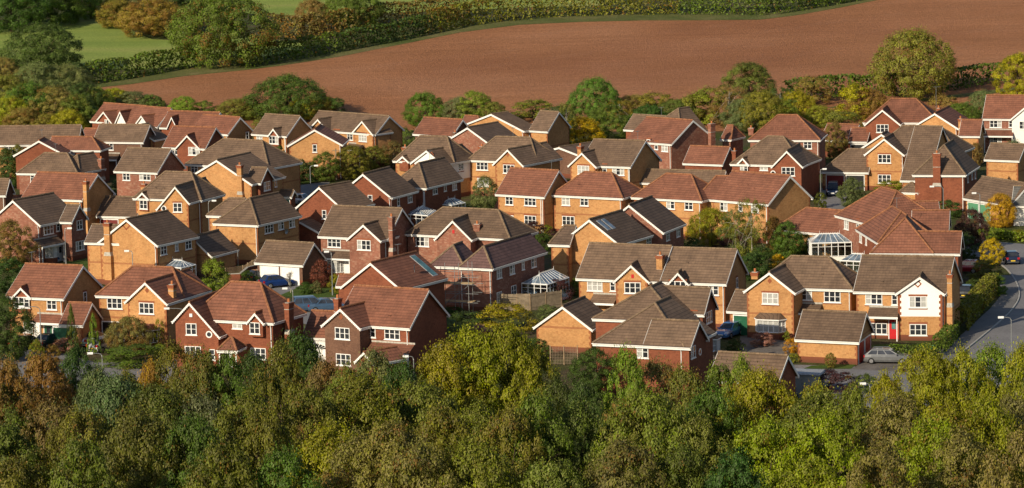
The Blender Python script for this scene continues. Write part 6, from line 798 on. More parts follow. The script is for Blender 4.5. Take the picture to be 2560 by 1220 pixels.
        for a,b in ridges:
            pa,pb=Vector(T(*a)),Vector(T(*b)); L=(pb-pa).length; k=max(1,int(L/.45))
            for i in range(k):
                q0,q1=pa.lerp(pb,i/k),pa.lerp(pb,(i+.96)/k); jz=random.uniform(-.008,.008)
                m.tube([q0+Vector((0,0,jz+.005)),q1+Vector((0,0,jz+.02))],.125,6)
        m.build('ridge_tiles',rg,ro)
        for a,b,nn in eaves:
            if w['zb'] and (w['t']=='G'): 
                if nn in(nu,neg(nu)): pass
            m=MB(); board(m,T(*a),T(*b),nn,.05,.25,.035)
            pa,pb=Vector(T(*a)),Vector(T(*b)); nn3=Vector((nn[0],nn[1],0))
            m.hexa([pa+nn3*.035+Vector((0,0,-.12)),pb+nn3*.035+Vector((0,0,-.12)),pb+nn3*.12+Vector((0,0,-.12)),pa+nn3*.12+Vector((0,0,-.12))],[pa+nn3*.035+Vector((0,0,-.03)),pb+nn3*.035+Vector((0,0,-.03)),pb+nn3*.13+Vector((0,0,-.03)),pa+nn3*.13+Vector((0,0,-.03))])
            m.build('fascia','white_paint',root)
        for pts,nn in verges:
            m=MB()
            for a,b in zip(pts[:-1],pts[1:]): board(m,T(*a),T(*b),nn,.035,.27,.04,w['sc'])
            m.build('bargeboard','white_paint',root)
        if w['t']=='L' and ze>4.2 and not w['zb'] and W>4 and wi==0:
            for q in range(random.choice((1,1,2))):
                su=random.uniform(.25,.75)*W; sv=D/2*random.uniform(.25,.6); z=ze+rise*sv/(D/2); sl=rise/(D/2)
                m=MB(); m.hexa([T(su-.16,sv-.12,z-.12*sl),T(su+.16,sv-.12,z-.12*sl),T(su+.16,sv+.12,z+.12*sl),T(su-.16,sv+.12,z+.12*sl)],[T(su-.14,sv-.12,z-.12*sl+.1),T(su+.14,sv-.12,z-.12*sl+.1),T(su+.14,sv+.1,z+.12*sl+.02),T(su-.14,sv+.1,z+.12*sl+.02)]); m.build('roof_vent',rm,ro)
        if w['porch']:
            for a,b in((.18,.2),(W-.18,.2)):
                m=MB(); m.box(T,a-.06,a+.06,b-.06,b+.06,0,ze-.05); m.build('porch_post','white_paint',root)
        elif ze>4.2 and not w['zb'] and (wi==0 or w['t']=='P'):
            m=MB(); x=W-n-.16; m.tube([T(x,-.02,ze-.12),T(x,n-.1,ze-.55),T(x,n-.1,.05)],.05,6); m.build('drainpipe','white_paint',root)
            if w['t']!='L' or w['ends'][1]=='g' : pass
    def FR(wi,f):
        w=h['w'][wi]; o,u,v,W,D=w['o'],w['u'],w['v'],w['W'],w['D']; n=INS
        if f=='F': b=(o[0]+v[0]*n,o[1]+v[1]*n); d=u; nn=(-v[0],-v[1])
        elif f=='R': b=(o[0]+u[0]*(W-n),o[1]+u[1]*(W-n)); d=v; nn=u
        else: b=(o[0]+u[0]*n,o[1]+u[1]*n); d=v; nn=(-u[0],-u[1])
        return frameT(b,d,nn,O)
    for f in h['f']:
        k=f[0]; w=h['w'][f[1]] if len(f)>1 else None; trim=w and w['brick'] in('buff','red','mot','whitegab')
        if k=='w': window(FR(f[1],f[2]),f[3],f[4],f[5],root,trim)
        elif k=='pipe':
            T=FR(f[1],'F'); m=MB(); m.tube([T(f[3],.27,w['ze']-.12),T(f[3],.09,w['ze']-.55),T(f[3],.09,.05)],.05,6); m.build('drainpipe','white_paint',root)
        elif k=='d':
            T=FR(f[1],f[2]); s,c,kd=f[3],f[4],f[5]; m=MB(); fr=MB()
            hw,ht=dict(door=(.47,2.05),gar=(1.22,2.08),slim=(.26,2.0))[kd]
            fr.box(T,s-hw-.09,s-hw,-.02,.07,0,ht); fr.box(T,s+hw,s+hw+.09,-.02,.07,0,ht); fr.box(T,s-hw-.09,s+hw+.09,-.02,.07,ht,ht+.12)
            m.box(T,s-hw,s+hw,-.02,.03,.02,ht)
            if kd=='gar' and c!='dark':
                for i in range(1,8): m.box(T,s-hw+.02,s+hw-.02,.03,.038,i*.26-.11,i*.26+.11)
            if kd=='door': m.box(T,s-hw+.12,s+hw-.12,.03,.04,.15,.8)
            d=m.build('garage_door' if kd=='gar' else 'door','door_'+c,root); fr.build('door_frame','upvc',d)
            if kd=='door':
                g=MB(); g.box(T,s-.22,s+.22,.031,.036,1.05,1.8); g.build('pane','green_glass' if c=='crimson' else 'window_glass',d)
                g=MB(); g.box(T,s+hw-.13,s+hw-.07,.03,.09,.98,1.1); g.build('handle','alloy',d)
            if c=='fan':
                g=MB()
                for i in range(7):
                    a0,a1=math.pi*(i+.12)/7,math.pi*(i+.88)/7
                    g.poly([T(s+.3*math.cos(a0),.045,1.35+.16*math.sin(a0)),T(s+1.0*math.cos(a0),.045,1.35+.55*math.sin(a0)),T(s+1.0*math.cos(a1),.045,1.35+.55*math.sin(a1)),T(s+.3*math.cos(a1),.045,1.35+.16*math.sin(a1))])
                g.build('fanlight','window_glass',d)
        elif k=='lean':
            T=FR(f[1],f[2]); s0,s1,pr,ze=f[3:]; rm=w['roof']+'_roof'; m=MB(); zt=ze+.72
            P,uv=lin(T,[(s0,pr,ze),(s1,pr,ze),(s1,-.02,zt),(s0,-.02,zt)],0); m.poly(P,uv); Q=[p-Vector((0,0,.1)) for p in P]; m.poly(Q[::-1],uv)
            for i in range(4): j=(i+1)%4; m.poly([P[i],Q[i],Q[j],P[j]])
            o=m.build('lean_to_roof',rm,root)
            m=MB(); m.box(T,s0-.02,s1+.02,pr,pr+.06,ze-.26,ze-.04); m.build('fascia','white_paint',o)
            m=MB(); m.box(T,s0-.05,s1+.05,-.02,.05,zt-.02,zt+.16); m.build('flashing','cement',o)
            for x in(s0+.1,s1-.1):
                m=MB(); m.box(T,x-.05,x+.05,pr-.15,pr-.05,0,ze-.1); m.build('porch_post','white_paint',o)
        elif k=='bay':
            T=FR(f[1],f[2]); s,wm=f[3],f[4]; p=.75; q=.5
            ring=lambda z,e=0:[T(s-wm/2-e,0,z),T(s-wm/2+q-e*.5,p+e,z),T(s+wm/2-q+e*.5,p+e,z),T(s+wm/2+e,0,z)]
            m=MB(); m.hexa(ring(0),ring(.75)); bo=m.build('bay_window',w['brick']+'_brick',root)
            m=MB(); m.hexa(ring(.76),ring(2.1)); m.build('pane','net_curtain' if random.random()<.35 else 'window_glass',bo)
            m=MB(); R_=ring(0,.02)
            for (a,b,kk) in((0,1,2),(1,2,4),(2,3,2)):
                A,B=Vector(R_[a]),Vector(R_[b])
                for i in range(kk+1):
                    c=A.lerp(B,i/kk); m.tube([c+Vector((0,0,.75)),c+Vector((0,0,2.1))],.055,4)
                for z in(.78,1.45,2.08): m.tube([A+Vector((0,0,z)),B+Vector((0,0,z))],.06 if z!=1.45 else .03,4)
            m.build('window_frame','upvc',bo)
            m=MB(); b=ring(2.15,.18); t=[T(s-wm/2+.45,.02,2.75),T(s-wm/2+.6,.12,2.75),T(s+wm/2-.6,.12,2.75),T(s+wm/2-.45,.02,2.75)]
            for i in range(3):
                P=[Vector(b[i]),Vector(b[i+1]),Vector(t[i+1]),Vector(t[i])]; e=(P[1]-P[0]).normalized(); m.poly(P,[((x-P[0]).dot(e),(x-P[0]).length*.9) for x in P])
            m.build('bay_roof',w['roof']+'_roof',bo)
            m=MB(); b=ring(2.04,.2); t=ring(2.16,.2); m.hexa(b,t); m.build('fascia','white_paint',bo)
        elif k=='ch':
            _,wi,su,sv,z1,wd,kind=f; T0=Ts[wi]; bm=(w['brick'] if w['brick'] in('buff','red','mot','brown') else 'buff')+'_brick'
            side=(su<.3 or su>w['W']-.3)
            T=(lambda a,b,z:T0(su+b,sv+a,z)) if side and kind=='ext' else (lambda a,b,z:T0(su+a,sv+b,z))
            chimney(T,wd,-.2 if kind=='ext' else w['ze']+.3,z1,root,kind,bm,w['ze'])
        elif k=='dec':
            T=FR(f[1],'F'); m=MB(); s,z=f[3],f[4]; m.hexa([T(s,.0,z-.3),T(s+.25,.0,z),T(s,.0,z+.3),T(s-.25,.0,z)],[T(s,.02,z-.3),T(s+.25,.02,z),T(s,.02,z+.3),T(s-.25,.02,z)]); m.build('brick_diamond','trim_red',root)
        elif k in('diamond','diamondb'):
            T=FR(f[1],'F'); s,z=f[3],f[4]; m=MB(); r=.42 if k=='diamond' else .6
            for i in range(4):
                a=math.pi/2*i; b=a+math.pi/2
                m.hexa([T(s+r*math.cos(a),.0,z+r*math.sin(a)),T(s+r*math.cos(b),0,z+r*math.sin(b)),T(s+r*.6*math.cos(b),0,z+r*.6*math.sin(b)),T(s+r*.6*math.cos(a),0,z+r*.6*math.sin(a))],[T(s+r*math.cos(a),.025,z+r*math.sin(a)),T(s+r*math.cos(b),.025,z+r*math.sin(b)),T(s+r*.6*math.cos(b),.025,z+r*.6*math.sin(b)),T(s+r*.6*math.cos(a),.025,z+r*.6*math.sin(a))])
            m.build('gable_ornament','trim_red',root)
        elif k=='hn':
            T=FR(f[1],'F'); m=MB(); m.box(T,f[3]-.14,f[3]+.14,0,.03,f[4]-.2,f[4]+.2); m.build('gable_plaque','door_crimson',root)
        elif k=='alarm':
            T=FR(f[1],'F'); m=MB(); m.box(T,f[3]-.16,f[3]+.16,0,.1,f[4]-.18,f[4]+.16); m.build('alarm_box','upvc',root)
        elif k=='dish':
            T=FR(f[1],f[2]); s,z=f[3],f[4]; m=MB(); n=14
            c=T(s,.16,z)
            for i in range(n):
                a,b=2*math.pi*i/n,2*math.pi*(i+1)/n; m.poly([c,T(s+.36*math.cos(a),.3,z+.36*math.sin(a)),T(s+.36*math.cos(b),.3,z+.36*math.sin(b))])
            m.tube([T(s,0,z-.3),T(s,.16,z)],.03,5); d=m.build('satellite_dish','galv',root)
            m=MB(); m.tube([T(s,.28,z-.35),T(s,.65,z)],.02,4); m.tube([T(s,.6,z-.05),T(s,.7,z+.08)],.05,6); m.build('receiver','dark_steel',d)
        elif k=='sky':
            _,wi,su,sv,t=f; T0=Ts[wi]; W_,ua=w['W'],w['ua']; su=max(su,ua+(1.75 if t=='long' else .9)); sv=min(sv,w['D']-.8); sl=w['rise']/(W_-ua); zz=lambda x:w['ze']+(W_-x)*sl
            du,dv=(1.3,.42) if t=='long' else (.62,.36)
            def qd(e,l): return [T0(su-du-e,sv-dv-e,zz(su-du-e)+l),T0(su+du+e,sv-dv-e,zz(su+du+e)+l),T0(su+du+e,sv+dv+e,zz(su+du+e)+l),T0(su-du-e,sv+dv+e,zz(su-du-e)+l)]
            m=MB(); m.hexa(qd(.09,0),qd(.09,.06)); o=m.build('skylight','leadtin',root)
            m=MB(); m.hexa(qd(0,.05),qd(0,.075)); m.build('pane','green_glass' if t=='long' else 'roof_glass',o)
        elif k=='dishr':
            w=h['w'][0]; T0=Ts[0]; su=w['W']*.8; sv=w['D']*.55; z=w['ze']+(w['W']-su)*w['rise']/(w['W']-w['ua'])
            m=MB(); m.tube([T0(su,sv,z),T0(su,sv,z+.6)],.03,5); c=T0(su,sv,z+.6); n=12
            for i in range(n):
                a,b=2*math.pi*i/n,2*math.pi*(i+1)/n; m.poly([c,T0(su+.1-.3*math.cos(a)*.5,sv-.2+.33*math.cos(a),z+.6+.33*math.sin(a)),T0(su+.1-.3*math.cos(b)*.5,sv-.2+.33*math.cos(b),z+.6+.33*math.sin(b))])
            m.build('satellite_dish','galv',root)
    if h['cat']=='house' and random.random()<.3:
        w=h['w'][0]; T0=Ts[0]; u_=w['W']*random.choice((.12,.85)) if w['t']=='L' else w['ua']; v_=w['D']/2 if w['t']=='L' else w['D']*.6; z=w['ze']+w['rise']
        if w['t']=='L' and 'h' in w['ends']: u_=w['W']/2
        m=MB(); m.tube([T0(u_,v_,z-.1),T0(u_,v_,z+1.3)],.025,4); m.tube([T0(u_-.05,v_-.45,z+1.25),T0(u_+.05,v_+.55,z+1.25)],.018,4)
        for q in range(5): m.tube([T0(u_-.22,v_-.4+q*.2,z+1.25),T0(u_+.22,v_-.4+q*.2,z+1.25)],.012,3)
        m.build('aerial','galv',root)
    return root
for h in HOUSES: house(h)
# ---------------------------------------------------------------- ground
def groundmat():
    s=NT('garden_ground'); g=s.geo(); n=s.noise(g,.12,5,.6); n2=s.noise(g,1.2,4,.65); n3=s.noise(g,7,3,.7)
    c=s.ramp(n,(.35,(.055,.075,.020)),(.5,(.075,.085,.028)),(.62,(.10,.075,.045)),(.7,(.06,.075,.022)))
    c=s.mix(1.0,c,s.mapr(n2,.3,.7,.6,1.35),'MULTIPLY'); c=s.mix(1.0,c,s.mapr(n3,.3,.7,.7,1.3),'MULTIPLY'); s.bump(n3,.8,.15); return s.fin(c,.95,.1)
groundmat()
def sheet(name,pts,mat,dz,kind='structure',ys=None):
    """flat or terrain-following polygon"""
    bm=bmesh.new(); f=bm.faces.new([bm.verts.new((x,y,0)) for x,y in pts])
    if ys:
        for y in ys: bmesh.ops.bisect_plane(bm,geom=bm.verts[:]+bm.edges[:]+bm.faces[:],plane_co=(0,y,0),plane_no=(0,1,0))
    for v in bm.verts: v.co.z=terrain(v.co.y)+dz
    bmesh.ops.triangulate(bm,faces=bm.faces[:])
    bmesh.ops.recalc_face_normals(bm,faces=bm.faces[:])
    me=bpy.data.meshes.new(name); bm.to_mesh(me); bm.free(); me.materials.append(MATS[mat]); o=bpy.data.objects.new(name,me); col.objects.link(o)
    if kind: o['kind']=kind
    return o
YS=[Y0+6*i for i in range(1,14)]+[Y0+100+30*i for i in range(12)]
g=MB(); xs=[-1500,-400,-150,0,150,400,1500]; ys=[120,Y0]+YS+[1200,2200,4000]
for a,b in zip(xs[:-1],xs[1:]):
    for c,d in zip(ys[:-1],ys[1:]): g.poly([(a,c,terrain(c)),(b,c,terrain(c)),(b,d,terrain(d)),(a,d,terrain(d))])
tag(g.build('ground','garden_ground'),None,kind='structure')
# ---------------------------------------------------------------- camera, sun, sky
cam=bpy.data.cameras.new('camera'); co=bpy.data.objects.new('camera',cam); col.objects.link(co)
cam.sensor_width=36; cam.lens=36*CAM['F']/2560; cam.clip_end=6000; cam.clip_start=1
from mathutils import Matrix
co.matrix_world=Matrix.Translation((0,0,CAM['H']))@Matrix.Rotation(math.pi/2-CAM['pitch'],4,'X')@Matrix.Rotation(-CAM['roll'],4,'Z')
sc.camera=co
SUN_AZ,SUN_EL=R(37),R(24)
w=bpy.data.worlds.new('World'); sc.world=w; w.use_nodes=True; nt=w.node_tree; bg=nt.nodes['Background']; sk=nt.nodes.new('ShaderNodeTexSky')
sk.sky_type='NISHITA'; sk.sun_disc=False; sk.sun_elevation=SUN_EL; sk.sun_rotation=math.pi+SUN_AZ; nt.links.new(sk.outputs[0],bg.inputs[0]); bg.inputs[1].default_value=.092
sun=bpy.data.lights.new('sun','SUN'); sun.energy=5.0; sun.angle=R(.53); sun.color=(1,.865,.65); so=bpy.data.objects.new('sun',sun); col.objects.link(so)
d=Vector((math.sin(SUN_AZ)*math.cos(SUN_EL),math.cos(SUN_AZ)*math.cos(SUN_EL),-math.sin(SUN_EL))); so.rotation_euler=d.to_track_quat('-Z','Y').to_euler()
sc.view_settings.view_transform='Standard'; sc.view_settings.look='None'; sc.view_settings.exposure=0
sc.cycles.max_bounces=6; sc.cycles.transparent_max_bounces=8
# ---------------------------------------------------------------- ground materials
def gm(name,stops,scale,fine,mult=(.7,1.3),bump=.4,bd=.08,stretch=None):
    s=NT(name); g=s.geo(); v=g
    if stretch:
        mp=s.new('ShaderNodeMapping'); mp.inputs['Scale'].default_value=stretch[:3]; mp.inputs['Rotation'].default_value=(0,0,stretch[3]); s.l(g,mp.inputs['Vector']); v=mp.outputs[0]
    c=s.ramp(s.noise(v,scale,5,.6),*stops); f=s.noise(g,fine,4,.7); c=s.mix(1.0,c,s.mapr(f,.28,.72,*mult),'MULTIPLY')
    s.bump(f,bump,bd); return s.fin(c,.93,.12)
gm('asphalt',[(.35,(.185,.18,.187)),(.65,(.235,.228,.235))],.16,3,(.8,1.2),.3,.02)
gm('pavement',[(.35,(.16,.155,.155)),(.65,(.205,.197,.195))],.3,6,(.85,1.15),.3,.02)
gm('paving',[(.35,(.13,.115,.105)),(.65,(.20,.18,.165))],.8,5,(.75,1.2),.3,.02)
gm('kerb_stone',[(.3,(.34,.33,.31)),(.7,(.46,.45,.43))],1,5,(.85,1.1))
gm('lawn_grass',[(.3,(.055,.105,.018)),(.7,(.09,.125,.028))],.25,5,(.65,1.3),.8,.1)
gm('meadow',[(.3,(.19,.265,.055)),(.5,(.265,.325,.075)),(.68,(.34,.32,.11))],.05,2.2,(.72,1.22),.8,.25,(.35,1.6,1,.15))
gm('verge_grass',[(.3,(.08,.11,.025)),(.55,(.16,.16,.055)),(.72,(.24,.19,.095))],.12,2.5,(.6,1.3),.9,.3)
def soil():
    s=NT('soil'); g=s.geo(); x=s.new('ShaderNodeSeparateXYZ'); s.l(g,x.inputs[0])
    big=s.noise(g,.025,5,.55); c=s.ramp(big,(.32,(.375,.165,.078)),(.5,(.43,.192,.092)),(.66,(.475,.222,.115)))
    mp=s.new('ShaderNodeMapping'); mp.inputs['Rotation'].default_value=(0,0,-.62); mp.inputs['Scale'].default_value=(.02,.42,1); s.l(g,mp.inputs['Vector'])
    fur=s.noise(mp.outputs[0],1.0,4,.6); c=s.mix(1.0,c,s.mapr(fur,.3,.7,.92,1.08),'MULTIPLY')
    mp2=s.new('ShaderNodeMapping'); mp2.inputs['Rotation'].default_value=(0,0,-.62); mp2.inputs['Scale'].default_value=(.12,1.5,1); s.l(g,mp2.inputs['Vector'])
    f2=s.noise(mp2.outputs[0],1.2,3,.6); c=s.mix(1.0,c,s.mapr(f2,.3,.7,.88,1.1),'MULTIPLY')
    cl=s.noise(g,1.9,6,.8); c=s.mix(1.0,c,s.mapr(cl,.3,.7,.55,1.35),'MULTIPLY')
    pale=s.mapr(s.noise(mp.outputs[0],.55,2,.5),.66,.74,0,.16); c=s.mix(pale,c,(.36,.22,.14))
    xr=s.new('ShaderNodeSeparateXYZ'); mp3=s.new('ShaderNodeMapping'); mp3.inputs['Rotation'].default_value=(0,0,-.62); s.l(g,mp3.inputs['Vector']); s.l(mp3.outputs[0],xr.inputs[0])
    wob=s.math('ADD',xr.outputs[1],s.math('MULTIPLY',s.noise(g,.02,2),9.0))
    tm=s.math('FRACT',s.math('DIVIDE',wob,14.0)); line=s.math('ADD',s.math('LESS_THAN',s.math('ABSOLUTE',s.math('SUBTRACT',tm,.30)),.020),s.math('LESS_THAN',s.math('ABSOLUTE',s.math('SUBTRACT',tm,.43)),.020))
    c=s.mix(s.math('MULTIPLY',line,s.mapr(s.noise(g,.11,3),.42,.6,0,.30)),c,(.48,.26,.16))
    damp=s.noise(g,.012,3,.5); c=s.mix(s.mapr(damp,.5,.64,0,.3),c,(.25,.095,.05))
    s.bump(s.math('ADD',cl,s.math('MULTIPLY',f2,.4)),1.0,.4); return s.fin(c,.95,.1)
soil()
for n_,mt,pts,dz in ROADS: sheet(n_,pts,mt,dz)
for n_,mt,pts,dz in FIELDS: sheet(n_,pts,mt,dz,ys=YS)
def smooth(pts,n=5):
    out=[]
    P=[Vector(p) for p in pts]
    for i in range(len(P)-1):
        a,b,c,d=P[max(i-1,0)],P[i],P[i+1],P[min(i+2,len(P)-1)]
        for k in range(n):
            t=k/n; out.append(.5*((2*b)+(c-a)*t+(2*a-5*b+4*c-d)*t*t+(3*b-a-3*c+d)*t**3))
    return out+[P[-1]]
for kp in KERB:
    m=MB(); P=smooth(kp)
    for a,b in zip(P[:-1],P[1:]):
        d=(b-a).normalized(); n=Vector((d.y,-d.x))*.16
        m.hexa([(a.x,a.y,-.02),(b.x,b.y,-.02),(b.x+n.x,b.y+n.y,-.02),(a.x+n.x,a.y+n.y,-.02)],[(a.x,a.y,.13),(b.x,b.y,.13),(b.x+n.x,b.y+n.y,.13),(a.x+n.x,a.y+n.y,.13)])
    tag(m.build('kerb','kerb_stone'),None,kind='structure')
# ---------------------------------------------------------------- leaves
class Leaves:
    def __init__(s): s.V=[];s.F=[];s.A=[];s.C=[];s.c=None
    def leaf(s,p,n,size,cl,rng):
        s.C.append(s.c); n=n.normalized(); t=n.cross(Vector((rng.uniform(-1,1),rng.uniform(-1,1),rng.uniform(-1,1))))
        if t.length<1e-3: t=n.cross(Vector((1,0,0)))
        t.normalize(); b=n.cross(t); a=size*rng.uniform(.65,1.25); c=a*rng.uniform(.55,.9); i=len(s.V)
        s.V+=[p-t*a,p-b*c*.9+n*a*.12,p+t*a,p+b*c*.9+n*a*.12]; s.F.append((i,i+1,i+2,i+3)); s.A+= [cl,rng.random(),rng.random()]
    def mesh(s,name,mat='leaves'):
        me=bpy.data.meshes.new(name); me.from_pydata([tuple(v) for v in s.V],[],s.F); me.materials.append(MATS[mat])
        at=me.attributes.new('leaf','FLOAT_VECTOR','FACE'); at.data.foreach_set('vector',s.A); return me
def rdir(r):
    while True:
        v=Vector((r.uniform(-1,1),r.uniform(-1,1),r.uniform(-1,1)))
        if .05<v.length<1: return v.normalized()
def crown(seed,prof,nclump,per,crad,leaf,inner=.25,asp=1.0):
    """crown inside height 1, half width .5; prof(z) gives the half width at height z"""
    r=random.Random(seed); L=Leaves(); lobes=[(rdir(r),r.uniform(.05,.14)) for _ in range(9)]
    cl=[]; tries=0
    while len(cl)<nclump and tries<9000:
        tries+=1; z=r.uniform(.06,1.0); w=prof(z)
        if w<=.02: continue
        a=r.uniform(0,2*math.pi); rr=w*(1-inner*r.random()**1.6) if r.random()<.78 else w*r.uniform(.1,.7)
        d=Vector((math.cos(a),math.sin(a),(z-.5)*1.2)).normalized(); k=1.0
        for q,am in lobes: k+= am*max(0,d.dot(q))**4-am*.35*max(0,-d.dot(q))**3
        p=Vector((math.cos(a)*rr*k,math.sin(a)*rr*k,z+(k-1)*.12))
        if all((p-q).length>crad*.60 for q,_ in cl): cl.append((p,r.random()))
    for p,c in cl:
        L.c=p; rc=crad*r.uniform(.7,1.3); out=Vector((p.x,p.y,(p.z-.45)*.8))
        out=out.normalized() if out.length>.02 else Vector((0,0,1))
        sq=Vector((r.uniform(.8,1.3),r.uniform(.8,1.3),r.uniform(.6,1.0)))
        for _ in range(per):
            d=(rdir(r)+out*.45+Vector((0,0,.28))).normalized()
            q=p+Vector((d.x*sq.x,d.y*sq.y,d.z*sq.z))*rc*(1-.5*r.random()**2)
            L.leaf(q,(d+rdir(r)*.5+out*.25),leaf,min(1,max(0,c+r.uniform(-.15,.15))),r)
        for _ in range(int(per*.1)):   # stray sprigs
            d=(rdir(r)+out*.8+Vector((0,0,.5))).normalized(); L.leaf(p+d*rc*r.uniform(1.0,1.5),d+rdir(r),leaf*.9,c,r)
    if asp!=1.0:   # keep clumps and leaves round once the crown is scaled wider than tall
        for i in range(0,len(L.V),4):
            c=L.C[i//4]
            for j in range(4): v=L.V[i+j]; L.V[i+j]=Vector((c.x+(v.x-c.x)/asp,c.y+(v.y-c.y)/asp,v.z))
    return L.mesh('crown'),[p for p,_ in cl]
def limbs(seed,tips,r0,top,n=9,thin=.35):
    r=random.Random(seed); m=MB(); t=[Vector((0,0,-.03)),Vector((r.uniform(-.02,.02),r.uniform(-.02,.02),top*.4)),Vector((r.uniform(-.03,.03),r.uniform(-.03,.03),top))]
    m.tube(t,r0,7,r0*.4); tips=list(tips); r.shuffle(tips)
    for p in tips[:n]:
        b=t[1].lerp(t[2],r.uniform(0,.9)); mid=b.lerp(p,.5)+Vector((0,0,.03)); m.tube([b,mid,p],r0*thin,5,r0*.08)
    return m
def meshof(mb,name,mat):
    o=mb.build(name,mat); me=o.data; bpy.data.objects.remove(o); return me
def dome(lo,w0,mid,pw=1.0):
    def f(z):
        if z<lo: return 0
        t=(z-lo)/(1-lo)
        return .5*(w0+(1-w0)*min(1,t/mid)) if t<mid else .5*max(0,1-((t-mid)/(1-mid))**2)**(.5*pw)
    return f
def bare(seed,depth=5):
    r=random.Random(seed); m=MB()
    def br(p,d,l,rad,k):
        q=p+d*l; m.tube([p,p.lerp(q,.5)+rdir(r)*l*.06,q],rad,5 if k>2 else 3,rad*.6)
        if k==0: return
        for _ in range(3 if k>1 else 4):
            nd=(d+rdir(r)*.62+Vector((0,0,.22))).normalized(); br(p.lerp(q,r.uniform(.55,1)),nd,l*r.uniform(.6,.85),rad*.6,k-1)
    br(Vector((0,0,0)),Vector((0,0,1)),.28,.03,depth); return m
PROTO={}
def mk(name,seed,prof,nc,per,cr,lf,r0=.03,top=.7,bark='bark',inner=.25,nl=10,asp=1.0):
    me,tips=crown(seed,prof,nc,per,cr,lf,inner,asp); PROTO[name]=(me,meshof(limbs(seed,tips,r0,top,nl),'trunk',bark))
mk('oak',1,dome(.08,.5,.38),200,150,.078,.0112)
mk('oak2',2,dome(.06,.6,.34,1.1),190,155,.080,.0112)
mk('ash',3,dome(.05,.45,.42,1.25),185,145,.074,.0112)
mk('ash2',4,dome(.05,.5,.36,1.4),175,150,.076,.0112)
mk('broad',11,dome(.05,.6,.34,.95),230,150,.098,.0135,asp=1.5)
mk('broad2',12,dome(.05,.55,.38,1.0),220,150,.10,.0135,asp=1.5)
mk('round',5,dome(.0,.8,.3,.9),60,120,.12,.021,r0=.03,top=.5)
mk('tall',6,lambda z:.5*(.35+.65*math.sin(min(1,max(0,z))*math.pi)**.7) if z>.06 else 0,85,90,.075,.013,r0=.02,top=.95,bark='pale_bark',nl=16)
mk('cone',7,lambda z:.5*(1-z)**.75*(1 if z>.04 else .6),120,110,.06,.014,r0=.03,top=.9,inner=.12)
pb=meshof(bare(8),'branches','pale_bark'); PROTO['bare']=(None,pb)
sz={}
for label,name,cat,group,proto,x,y,z,wm,h,rot,c in TREES:
    me,tr=PROTO[proto]
    wd=wm*(1.05 if proto!='bare' else 1.25); hh=h*(1.02 if proto!='bare' else .8)
    if me is None:
        o=bpy.data.objects.new('bare_tree',tr); col.objects.link(o); o.location=(x,y,z); o.rotation_euler=(0,0,rot); o.scale=(wd,wd,hh); tag(o,label,'tree',group); continue
    if name in('shrub',):
        o=bpy.data.objects.new(name,me); col.objects.link(o); o.location=(x,y,z); o.rotation_euler=(0,0,rot); o.scale=(wd,wd,hh); o.color=c; tag(o,label,cat,group); continue
    root=empty(name,(x,y,z),rot); tag(root,label,cat,group)
    for nm,mm in(('crown',me),('trunk',tr)):
        o=bpy.data.objects.new(nm,mm); col.objects.link(o); o.parent=root; o.scale=(wd,wd,hh)
        if nm=='crown': o.color=c
for label,P,h,w,c,lf,rag in HEDGE:
    r=random.Random(hash(label)%1000 if False else len(label)*7+int(P[0][0])); L=Leaves(); O=Vector(P[0]); hr=[r.random() for _ in range(97)]
    pts=[Vector(p) for p in P]
    for a,b in zip(pts[:-1],pts[1:]):
        ln=(b-a).length; n=int(ln*(h*2+w)*(.9/(lf*lf))*.85); dx=(b-a).normalized(); sd=Vector((-dx.y,dx.x,0)); ph=r.uniform(0,6)
        for _ in range(n):
            t=r.random(); s_=t*ln; k=1+rag*.28*(math.sin(s_*.55+ph)+.8*math.sin(s_*1.31+ph*2)+.5*math.sin(s_*2.9+ph*3))
            u=r.uniform(0,2*h+w)
            if u<h: off=-w/2; z=u; nn=-sd
            elif u<h+w: off=-w/2+(u-h); z=h; nn=Vector((0,0,1))
            else: off=w/2; z=u-h-w; nn=sd
            rd=1-.25*(z/h)**3 if rag>.3 else 1
            p=a.lerp(b,t); p=Vector((p.x,p.y,terrain(p.y)))+sd*(off*rd*(.8+.2*k)+r.gauss(0,.06+.12*rag))+Vector((0,0,z*(.75+.25*k if rag>.3 else 1)+r.gauss(0,.03+.14*rag)))
            cl=hr[(int((s_+r.uniform(-.4,.4))/1.3)*7+int(z/1.1)*13+int(off>0))%97]; L.leaf(p-O,nn*.7+rdir(r)+Vector((0,0,.35)),lf,min(1,max(0,cl+r.uniform(-.25,.25))),r)
    o=bpy.data.objects.new('hedge',L.mesh('hedge')); col.objects.link(o); o.location=O; o.color=c; tag(o,label,'hedge')
